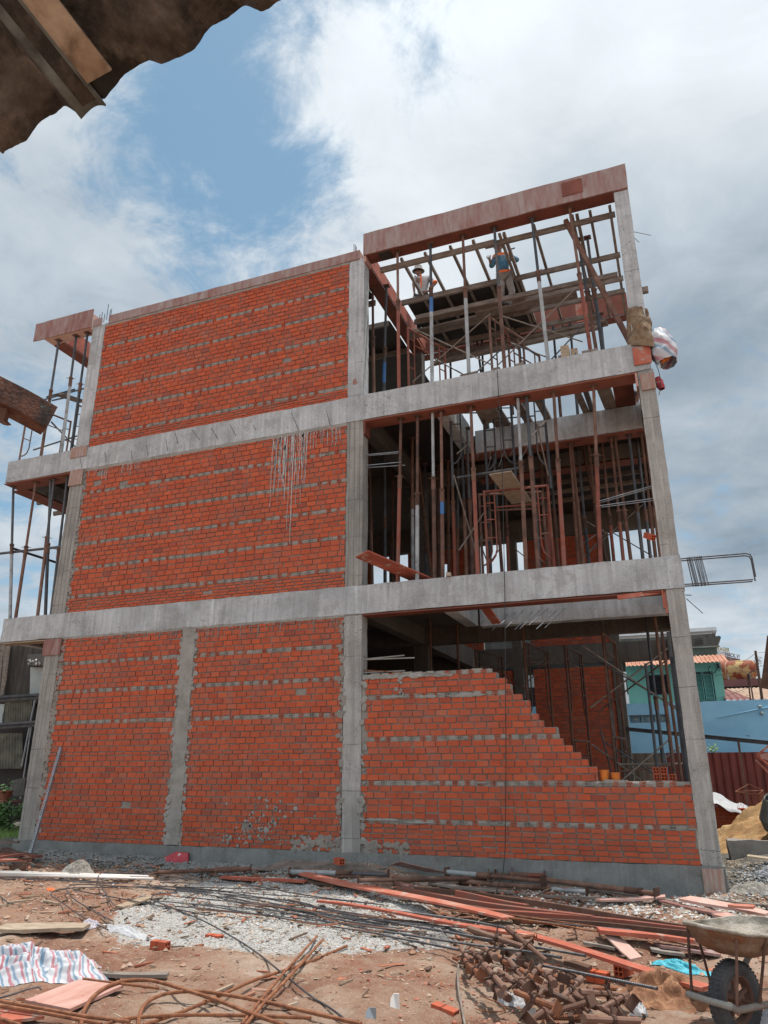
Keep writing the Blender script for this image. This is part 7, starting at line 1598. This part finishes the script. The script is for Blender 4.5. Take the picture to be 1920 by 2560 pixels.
# two roof lines with raised letters
def letters(txt, p, size, mat, label, facing=0.0):
    cu = bpy.data.curves.new('letters', 'FONT'); cu.body = txt; cu.size = size; cu.extrude = size*0.06; cu.offset = size*0.035; cu.space_character = 1.08
    tmp = bpy.data.objects.new('tmp_letters', cu); COL.objects.link(tmp); dg = bpy.context.evaluated_depsgraph_get(); me = bpy.data.meshes.new_from_object(tmp.evaluated_get(dg)); bpy.data.objects.remove(tmp)
    me.materials.clear(); me.materials.append(MAT[mat]); return me
def sign(txt, pa, pb, y, hpx, mat, label, base):
    a, b = aty(*K(*pa), y), aty(*K(*pb), y); h = hpx/7.373/F_PX*((a-CAM).dot(_fw)); t = thing('rooftop_sign', label, 'sign', a)
    me = letters(txt, a, h*1.25, mat, label); xs = [v.co.x for v in me.vertices]; wd = max(xs)-min(xs); o = bpy.data.objects.new('letters', me); COL.objects.link(o); o.parent = t
    sx = (b-a).length/wd; o.scale = (sx, 1, 1); o.rotation_euler = (PI/2, 0, 0); t.rotation_euler = (0, -math.atan2((b-a).z, (b-a).length), 0)
    mb = MB(); ln = (b-a).length; mb.box((-0.1, 0.05, -h*1.2), (ln+0.05, 0.5, -h*0.12)); mb.build('fascia', MAT[base], t)
sign('ARAGER', (640, 478), (915, 515), 30, 75, 'sign_yellow', 'yellow letters along a pale roof edge at the right', 'white_wall')
sign('HACK.VI', (830, 585), (1090, 632), 26, 72, 'sign_brown', 'grey mauve letters on the lower roof edge at the right', 'form')
# big rusty tank
t = thing('fuel_tank', 'large yellow horizontal tank streaked with rust on a red ledge', 'tank', (0, 0, 0))
ta_, tb_ = aty(*K(620, 870), 20.0), aty(*K(1330, 840), 19.4); rr = 0.34
ax = (tb_-ta_); mb = MB(); ln = ax.length; mb.lathe([(0.0, 0.0), (rr*0.7, 0.0), (rr, 0.12)]+[(rr*(1.0 if k % 2 else 1.006), 0.12+(ln-0.2)*k/12) for k in range(13)]+[(rr*0.93, ln+0.04), (rr*0.6, ln+0.14), (0.0, ln+0.17)], ta_, ax, 32); mb.build('shell', MAT['tank'], t, smooth=False)
for k in (0.35, 0.9):
    c = ta_+ax*k; mb = MB(); mb.bar(c-Vector((0, 0.3, rr+0.10)), c-Vector((0, 0.3, -0.15)), 0.06, 0.05, up=(0, 1, 0)); mb.build('support', MAT['mortar_pale'], t)
mb = MB(); mb.lathe([(rr+0.006, 0), (rr+0.012, 0.02), (rr+0.006, 0.04)], ta_+ax*0.40, ax, 32); mb.build('band', MAT['tin_orange'], t)
pc = aty(*K(800, 1100), 17.5)
simple('roof_ledge', 'tin_maroon', lambda mb: mb.box((pc.x, 17.2, pc.z-0.13), (pc.x+2.2, 19.5, pc.z+0.10)), 'dull red ledge below the rusty tank', 'ledge')
simple('recess_dark_box', 'form_black', lambda mb: mb.box((pc.x, 17.4, pc.z-0.32), (pc.x+3.2, 19.5, pc.z-0.135)), 'black box standing in for the dark recess between the red ledge and the tin roofs', 'wall')  # solid black box; the shade of the recess is put into its colour
ra, rb_, rc = aty(*K(850, 1400), 11.2), aty(*K(1340, 1395), 11.2), aty(*K(800, 1200), 14.5)
corrug('tin_roof', 'tin_maroon', ra, rb_, rc-ra+ra if False else Vector((ra.x-(0.0), 15.0, aty(*K(815, 1200), 15.0).z)), 0.15, 0.013, 'maroon corrugated roof behind the blue wall', 'roof')
ra = rb_+Vector((0.01, 0, 0)); rb2 = ra+Vector((2.4, 0, 0)); corrug('tin_roof', 'tin_pale', ra, rb2, Vector((ra.x-0.35, 15.0, aty(*K(1180, 1185), 15.0).z)), 0.12, 0.013, 'pale striped corrugated roof behind the blue wall at the far right', 'roof')
# pole and wires
t = thing('utility_pole', 'leaning rusty steel pole with tangled wires behind the blue wall', 'pole', (0, 0, 0))
p0, p1 = aty(*K(1515, 1400), 11.0), aty(*K(1390, 495), 11.0); mb = MB(); mb.tube([p0-Vector((0, 0, 2.5)), p0, p1], [0.035, 0.035, 0.03], 8); mb.build('pole', MAT['rust_dark'], t)
q0, q1 = aty(*K(1300, 1400), 11.2), aty(*K(1245, 930), 11.2); mb = MB(); mb.tube([q0-Vector((0, 0, 2)), q0, q1], 0.018, 6); mb.tube([aty(*K(1350, 1400), 11.2)-Vector((0, 0, 1)), aty(*K(1275, 930), 11.2)], 0.018, 6); mb.tube([aty(*K(1245, 925), 11.2), aty(*K(1390, 840), 11.2), aty(*K(1430, 845), 11.2)], 0.014, 6); mb.build('stay', MAT['rust_dark'], t)
mb = MB()
for k in range(7): c = aty(*K(1430+ru(-20, 40), 560+ru(-40, 160)+k*18), 11.0); mb.tube([c+Vector((math.cos(q*0.7)*ru(.03, .09), 0, math.sin(q*0.7)*ru(.03, .09))) for q in range(9)], 0.004, 4)
mb.build('wire_tangle', MAT['cable'], t)
def wire(pts, lab, r=0.005): tag(MB().tube(spline([aty(*K(*p), yv) for (p, yv) in pts], 6), r, 5).build('wire', MAT['cable']), lab, 'wire', 'overhead wires')
wire([((1000, 780), 11.5), ((1440, 1050), 11.0)], 'thin wire in front of the rusty tank, falling to the right')
wire([((350, 1440), 9.9), ((830, 1330), 9.9), ((1250, 1180), 11)], 'thin wire rising in front of the mint house')
wire([((590, 960), 11.7), ((1000, 900), 11.6), ((1440, 870), 11)], 'thin wire crossing the tank level')
wire([((1440, 530), 11), ((1640, 515), 11)], 'thin wire leaving the pole top to the right')
wire([((1480, 780), 11), ((1640, 735), 11)], 'second thin wire leaving the pole to the right')
wire([((1390, 540), 11), ((1200, 670), 11.5), ((1000, 690), 12)], 'thin wire leaving the pole top to the left')
# dark steel beam in front of the blue wall
t = thing('steel_channel', 'long dark steel beam sloping down to the right in front of the blue wall', 'steel beam', (0, 0, 0))
a_, b_ = aty(1560, 1822, 7.0), aty(1990, 1864, 6.6); mb = MB(); mb.bar(a_, b_, 0.03, 0.075); mb.bar(a_+Vector((0, -0.03, 0.036)), b_+Vector((0, -0.03, 0.036)), 0.07, 0.006); mb.bar(a_+Vector((0, -0.03, -0.036)), b_+Vector((0, -0.03, -0.036)), 0.07, 0.006); mb.build('beam', MAT['steel_dark'], t)
for px in (1845,): p = aty(px, 1850, 6.8); mb = MB(); mb.bar(p, (p.x, p.y, 0.5), 0.04, 0.04, up=(0, 1, 0)); mb.build('post', MAT['rust_dark'], t)
# little plant on the hoarding
def leaves(mb, c, r, n, size, squash=1.0, droop=0.3):
    for _ in range(n):
        d = Vector((rnd.gauss(0, 1), rnd.gauss(0, 1), rnd.gauss(0, 1)*squash)); d = d.normalized()*r*rnd.random()**0.5; p = Vector(c)+Vector((d.x, d.y, d.z*squash))
        a = Vector((ru(-1, 1), ru(-1, 1), ru(-0.8, 0.5))).normalized(); s = a.orthogonal().normalized(); l = size*ru(0.6, 1.3)
        mb.add([p, p+a*l*0.5+s*l*0.22, p+a*l, p+a*l*0.5-s*l*0.22], [(0, 1, 2, 3)])
t = thing('plant', 'small bright green sprig growing over the tin hoarding', 'plant', aty(1779, 1878, 8.7))
mb = MB(); mb.tube([(0, 0, -0.2), (0.01, 0, 0.05), (0.03, 0, 0.12)], 0.006, 5); mb.build('stem', MAT['leaf'], t); mb = MB(); leaves(mb, (0.02, 0, 0.09), 0.12, 26, 0.08); mb.build('leaves', MAT['leaf_light'], t)
# sand heap, cover sheet, bricks, concrete kerb, dark gravel
def heap(name, mat, c, rx, ry, h, lab, cat, seed, kind='stuff', n=70, rough=0.06):
    def f(u, v):
        x = (u-0.5)*2.4; y = (v-0.5)*2.4; r = math.hypot(x, y); k = max(0, 1-r**1.7)*h*(1+0.5*fbm(x*1.5+seed, y*1.5, seed, 3))+rough*fbm(x*5+seed, y*5, 1, 4)*(1 if r < 1 else 0)
        X = c[0]+x*rx; Y = c[1]+y*ry; return (X, Y, gh(X, Y)-0.02+max(-0.02, k)-(0.05 if r > 1.02 else 0))
    mb = MB(); mb.grid(f, n, n); o = mb.build(name, MAT[mat], smooth=True); tag(o, lab, cat, kind=kind); return o
heap('sand_heap', 'sand', (1.85, 4.3, 0), 1.75, 1.5, 0.66, 'orange yellow sand heap right of the building', 'sand', 2.0, rough=0.10, n=110)
heap('gravel_heap', 'stone_grey', (1.35, 0.55, 0), 0.75, 0.75, 0.12, 'heap of dark grey gravel right of the corner', 'gravel', 5.0)
o = scatter('gravel_stones', 'stone_grey', 5200, lambda: (lambda x, y: (x, y, gh(x, y)+0.12*max(0, 1-math.hypot((x-1.35)/0.75, (y-0.55)/0.75)**1.7)+0.015))(rnd.gauss(1.25, 0.38), rnd.gauss(0.5, 0.42)), lambda: ru(0.008, 0.021)); tag(o, 'dark grey crushed stones right of the corner', 'gravel')
simple('concrete_kerb', 'mortar', lambda mb: mb.rbox((0.45, 2.55, 0.0), (4.0, 2.75, 0.50), 0.1, 0.02), 'rough low concrete kerb in front of the sand heap', 'kerb')
board_ = tag(MB().bar((0.62, 1.25, 0.42), (1.25, 1.15, 0.36), 0.16, 0.04, jit=0.01).build('plank', MAT['timber_pale']), 'old pale plank lying beyond the dark gravel', 'plank', 'boards on the ground')
tag(MB().bar((0.85, 0.98, 0.33), (1.15, 0.98, 0.33), 0.10, 0.03, jit=0.01).build('plank', MAT['rust']), 'short reddish board under the old pale plank', 'plank', 'boards on the ground')
cb = aty(1800, 2000, 6.3)
for i in range(2):
    for k in range(7):
        for j in range(6):
            if rnd.random() < 0.0: continue
            o = MB()
            hollow_end(o, -0.036, 0.036, -0.036, 0.036, -0.08, 0.05, 2, 0.4); o.box((-0.036, 0.01, -0.036), (0.036, 0.08, 0.036), rv=0.4)
            if i == 0: o = o.build('hollow_brick', MAT['brick']); tag(o, 'hollow brick in the covered pile behind the sand heap', 'brick', 'brick pile under the white sheet'); o.location = (0.46+k*0.078, 6.2, 0.30+j*0.078+0.04)
simple('cover_sheet', 'plastic_white', lambda mb: mb.grid(lambda u, v: (0.32+1.6*u, 6.0+0.5*v, 1.02-0.62*max(0, u-0.1)**0.9*(1 if u > 0.1 else 0)-(0.18*(1-v) if True else 0)+0.05*fbm(u*5, v*3, 2)+0.025*math.sin(u*23+v*5)), 60, 16, thick=(0, 0, -0.004)), 'crumpled white and pink sheet over the brick pile behind the sand', 'plastic sheet', smooth=True)
# wire basket
def wb():
    mb = MB(); p = [aty(1838, 1979, 5.6), aty(1872, 1960, 5.9), aty(1908, 1976, 5.6), aty(1895, 1986, 5.2), aty(1840, 1980, 5.6)]
    mb.tube(p, 0.006, 5); mb.tube([p[0], p[2]], 0.006, 5); b = [q-Vector((0, 0, 0.32)) for q in p]
    for a, c in ((0, 3), (3, 2)):
        for i in range(7):
            t = i/6; mb.tube([p[a]+(p[c]-p[a])*t, b[a]+(b[c]-b[a])*min(1, t+0.3)], 0.0022, 4); mb.tube([p[a]+(p[c]-p[a])*t, b[a]+(b[c]-b[a])*max(0, t-0.3)], 0.0022, 4)
    return mb
tag(wb().build('wire_basket', MAT['rebar_rust']), 'rusty wire basket frame beside the mixer', 'wire basket')
# concrete mixer at the right edge
t = thing('concrete_mixer', 'grey concrete mixer drum with red frame arms at the right edge', 'concrete mixer', (0, 0, 0))
mc = aty(1962, 2040, 3.2); mb = MB(); mb.lathe([(0.0, -0.32), (0.20, -0.32), (0.34, -0.12), (0.35, 0.04), (0.20, 0.30), (0.18, 0.32), (0.17, 0.30), (0.32, 0.04), (0.31, -0.10), (0.0, -0.28)], mc, (-0.25, -0.35, 1), 30); mb.build('drum', MAT['mixer'], t, smooth=False)
for a, b in ((((1893, 1890), 3.0), ((1935, 1925), 2.9)), (((1890, 1900), 3.1), ((1940, 1950), 3.1)), (((1893, 1888), 3.0), ((1925, 1862), 3.0))):
    mb = MB(); mb.bar(aty(*a[0], a[1]), aty(*b[0], b[1]), 0.03, 0.03); mb.build('frame_arm', MAT['form_red'], t)
mb = MB(); mb.bar(mc-Vector((0.1, 0, 0.2)), (mc.x-0.15, mc.y, 0.3), 0.05, 0.05, up=(0, 1, 0)); mb.bar(mc+Vector((0.2, 0, -0.2)), (mc.x+0.25, mc.y, 0.3), 0.05, 0.05, up=(0, 1, 0)); mb.build('stand', MAT['rust_dark'], t)
mb = MB(); mb.prism([aty(1897, 1886, 3.0), aty(1925, 1880, 3.0), aty(1930, 1905, 3.0), aty(1905, 1896, 3.0)], (0, 0.03, 0)); mb.build('guard', MAT['form_pale'], t)
# steel bucket of an excavator-like arm high at the edge
simple('steel_post', 'rust_dark', lambda mb: mb.bar(aty(1924, 1590, 5.0), aty(1914, 1722, 5.0), 0.08, 0.05, up=(0, 1, 0), w1=0.16), 'dark steel upright at the very right edge', 'post')
# ------------------------------------------------------------------ left side: old wooden house
Q = lambda x, y: (x/5.53, 1500+y/5.53)
t = thing('old_house', 'dark old plank house with patched tin sheets behind the left corner', 'house', (0, 0, 0))
OY = 4.0
A2 = lambda x, y, yy=OY: aty(*Q(x, y), yy)
def pan(mb, pts, y, th=0.05, fn=Q): mb.prism([aty(*fn(*p), y) for p in pts], (0, th, 0))
mb = MB(); pan(mb, [(-700, 620), (640, 560), (560, 1420), (-700, 1500)], OY, 0.1); mb.build('wall', MAT['wood_old'], t)
mb = MB(); pan(mb, [(-700, 1300), (900, 1300), (500, 3400), (-700, 3400)], OY+0.12, 0.1); mb.build('wall', MAT['form_black'], t)
mb = MB(); pan(mb, [(420, 930), (600, 930), (560, 1330), (410, 1330)], OY-0.06, 0.03); mb.build('panel', MAT['pale_wall'], t)
mb = MB(); pan(mb, [(375, 750), (640, 740), (620, 905), (380, 905)], OY-0.25, 0.2); mb.build('lintel', MAT['old_wall'], t)
mb = MB()
for i in range(16): p = A2(390+ru(0, 200), 860+ru(-30, 40), OY-0.26); mb.rock(p, ru(0.02, 0.05))
mb.build('loose_plaster', MAT['stone_white'], t)
for (z, mt) in ((1340, 'galv'), (1715, 'galv')):
    mb = MB(); mb.bar(A2(-400, z+30, OY-0.5), A2(640, z-40, OY-0.5), 0.10, 0.05); mb.bar(A2(-400, z+75, OY-0.45), A2(640, z+5, OY-0.45), 0.03, 0.06); mb.build('rail', MAT['steel_dark'], t)
corrug('tin_sheet', 'tin_old', A2(60, 1700, OY-0.35), A2(430, 1690, OY-0.35), A2(75, 1400, OY-0.35), 0.075, 0.007, '', '', parent=t)
corrug('tin_sheet', 'tin_old', A2(-300, 2330, OY-0.3), A2(300, 2330, OY-0.3), A2(-280, 1850, OY-0.3), 0.09, 0.008, '', '', parent=t)
mb = MB(); pan(mb, [(-60, 1440), (50, 1440), (20, 1720), (-60, 1720)], OY-0.4, 0.03); mb.build('panel', MAT['pale_wall'], t)
mb = MB(); mb.tube([A2(490, 1350, OY-0.4), A2(300, 2300, OY-0.4)], 0.02, 6); mb.tube([A2(440, 1700, OY-0.4), A2(280, 2750, OY-0.4)], 0.014, 6); mb.build('pipe', MAT['galv'], t)
for (a, b) in (((40, 620), (-20, 1400)), ((110, 640), (30, 1320))):
    mb = MB(); mb.bar(A2(*a, OY-0.15), A2(*b, OY-0.15), 0.09, 0.06, up=(0, 1, 0)); mb.build('post', MAT['timber'], t)
Q2 = lambda x, y: (x/5.53, 1850+y/5.53)
simple('stone_tub', 'old_wall', lambda mb: mb.prism([aty(*Q2(*p), 2.6) for p in ((140, 560), (350, 520), (330, 760), (200, 780), (130, 700))], (0, 0.35, 0)), 'blue grey concrete tub behind the left corner column', 'tub')
t = thing('flower_pot', 'terracotta pot with a spiky plant on a low ledge at the left edge', 'flower pot', aty(*Q2(70, 835), 2.2))
mb = MB(); mb.lathe([(0.0, 0.0), (0.08, 0.0), (0.12, 0.15), (0.13, 0.16), (0.13, 0.185), (0.11, 0.185), (0.0, 0.17)], (0, 0, 0), seg=20); mb.build('pot', MAT['terracotta'], t)
mb = MB(); leaves(mb, (0, 0, 0.26), 0.12, 26, 0.10, 1.2); mb.build('leaves', MAT['leaf'], t)
simple('ledge_board', 'form_soffit', lambda mb: mb.bar(aty(*Q2(-100, 845), 2.2), aty(*Q2(210, 862), 2.2), 0.3, 0.03), 'red brown ledge board carrying the flower pot', 'board')
def bush(c, r, h, n, size, label, mat='leaf'):
    t = thing('shrub', label, 'shrub', c); mb = MB()
    for i in range(6): a = ru(0, 6.3); mb.tube([(0, 0, -0.05), (math.cos(a)*r*0.3, math.sin(a)*r*0.3, h*0.5), (math.cos(a)*r*0.6, math.sin(a)*r*0.6, h*0.9)], [0.012, 0.008, 0.004], 5)
    mb.build('stem', MAT['wood_old'], t); mb = MB()
    for k in range(12): leaves(mb, (ru(-r, r)*0.7, ru(-r, r)*0.5, h*ru(0.15, 1.0)), r*0.34, n//12, size)
    mb.build('leaves', MAT[mat], t)
bush(aty(*Q2(120, 1230), 1.6), 0.36, 0.45, 700, 0.07, 'dark green leafy shrub at the foot of the left column')
bush(aty(*Q2(-60, 1230), 1.8), 0.40, 0.5, 500, 0.07, 'second dark shrub further left at the photo edge')
mb = MB()
for _ in range(2600):
    x = ru(-13.2, -10.35); y = ru(0.4, 2.1); z = gh(x, y); a = ru(0, 6.3); l = ru(0.05, 0.15); mb.add([(x-0.004, y, z), (x+0.004, y, z), (x+math.cos(a)*l*0.4, y+math.sin(a)*l*0.4, z+l)], [(0, 1, 2)])
tag(mb.build('grass', MAT['leaf_light']), 'short green grass beside the left column', 'grass', kind='stuff')
# ------------------------------------------------------------------ roof edge and rusty beam close to the camera
EZ = 3.15
def ez(px, py): return atz(px, py, EZ)
e0, e1 = ez(-60, 405), ez(690, -8); ed = (e1-e0); ew = ed.length; edn = ed.normalized()
c0_, c1_ = ez(250, 215), atz(90, 10, EZ+0.10); cd_ = (c1_-c0_); cd_.normalize()
per = (ez(347, 197)-ez(122, 288)).length
def rf(u, v):
    s = -0.6+u*(ew+1.6); ph = (s/per+0.18) % 1.0; h = 0.022*max(-1, min(1, 2.0*math.sin(2*PI*ph)))
    p = e0+edn*s+cd_*(v*2.2); up_ = Vector((0, 0, 1))
    cut = 0.0
    return p+up_*h+cd_*((0.008*fbm(s*12, 0, 1, 4)) if v == 0 else 0)
t = thing('corrugated_roof_edge', 'underside of a mouldy fibre cement roof edge at the top left', 'roof sheet', (0, 0, 0))
mb = MB(); mb.grid(rf, 340, 24, thick=(0, 0, 0.008)); mb.build('roof_sheet', MAT['fibro'], t, smooth=True)
sl0 = e0+edn*((ez(240, 262)-e0).dot(edn))
mb = MB(); mb.grid(lambda u, v: sl0+edn*(per*0.17+u*per*0.28)+cd_*(v*2.2+0.05)+Vector((0, 0, -0.037)), 4, 20, thick=(0, 0, 0.006)); mb.build('tan_facet_strip', MAT['fibro_tan'], t, smooth=True)  # tan strip added below the sheet to lighten one corrugation facet
mb = MB(); mb.grid(lambda u, v: sl0-edn*0.0+edn*(u*per*0.30-per*0.13)+cd_*(v*2.2-0.012)+Vector((0, 0, -0.035+0.02*math.sin(u*PI))), 12, 20, thick=(0, 0, 0.006)); mb.build('dark_facet_strip', MAT['fibro_facet_dark'], t, smooth=True)  # strip added below the sheet to darken the neighbouring corrugation facet
t = thing('rusty_beam_end', 'thick rusty steel beam end with flaking paint poking in at the left edge', 'steel beam', (0, 0, 0))
b0 = atd(123, 1052, 2.6); b1 = atd(-260, 850, 2.35)
mb = MB(); ax = (b1-b0).normalized(); mb2 = MB()
ln = (b1-b0).length; ang_ = ax
mb.rbox((0, -0.042, -0.042), (ln, 0.042, 0.042), 0.02, 0.0035)
o = mb.build('beam', MAT['rust_near'], t); o.location = b0; o.rotation_euler = ax.to_track_quat('X', 'Z').to_euler()
mb = MB(); q = atd(8, 1000, 2.5); mb.prism([atd(-20, 1000, 2.5), atd(22, 1010, 2.5), atd(8, 1050, 2.5), atd(18, 1060, 2.5), atd(8, 1062, 2.5), atd(-20, 1045, 2.5)], _fw*0.03); mb.build('hook', MAT['rust_dark'], t)
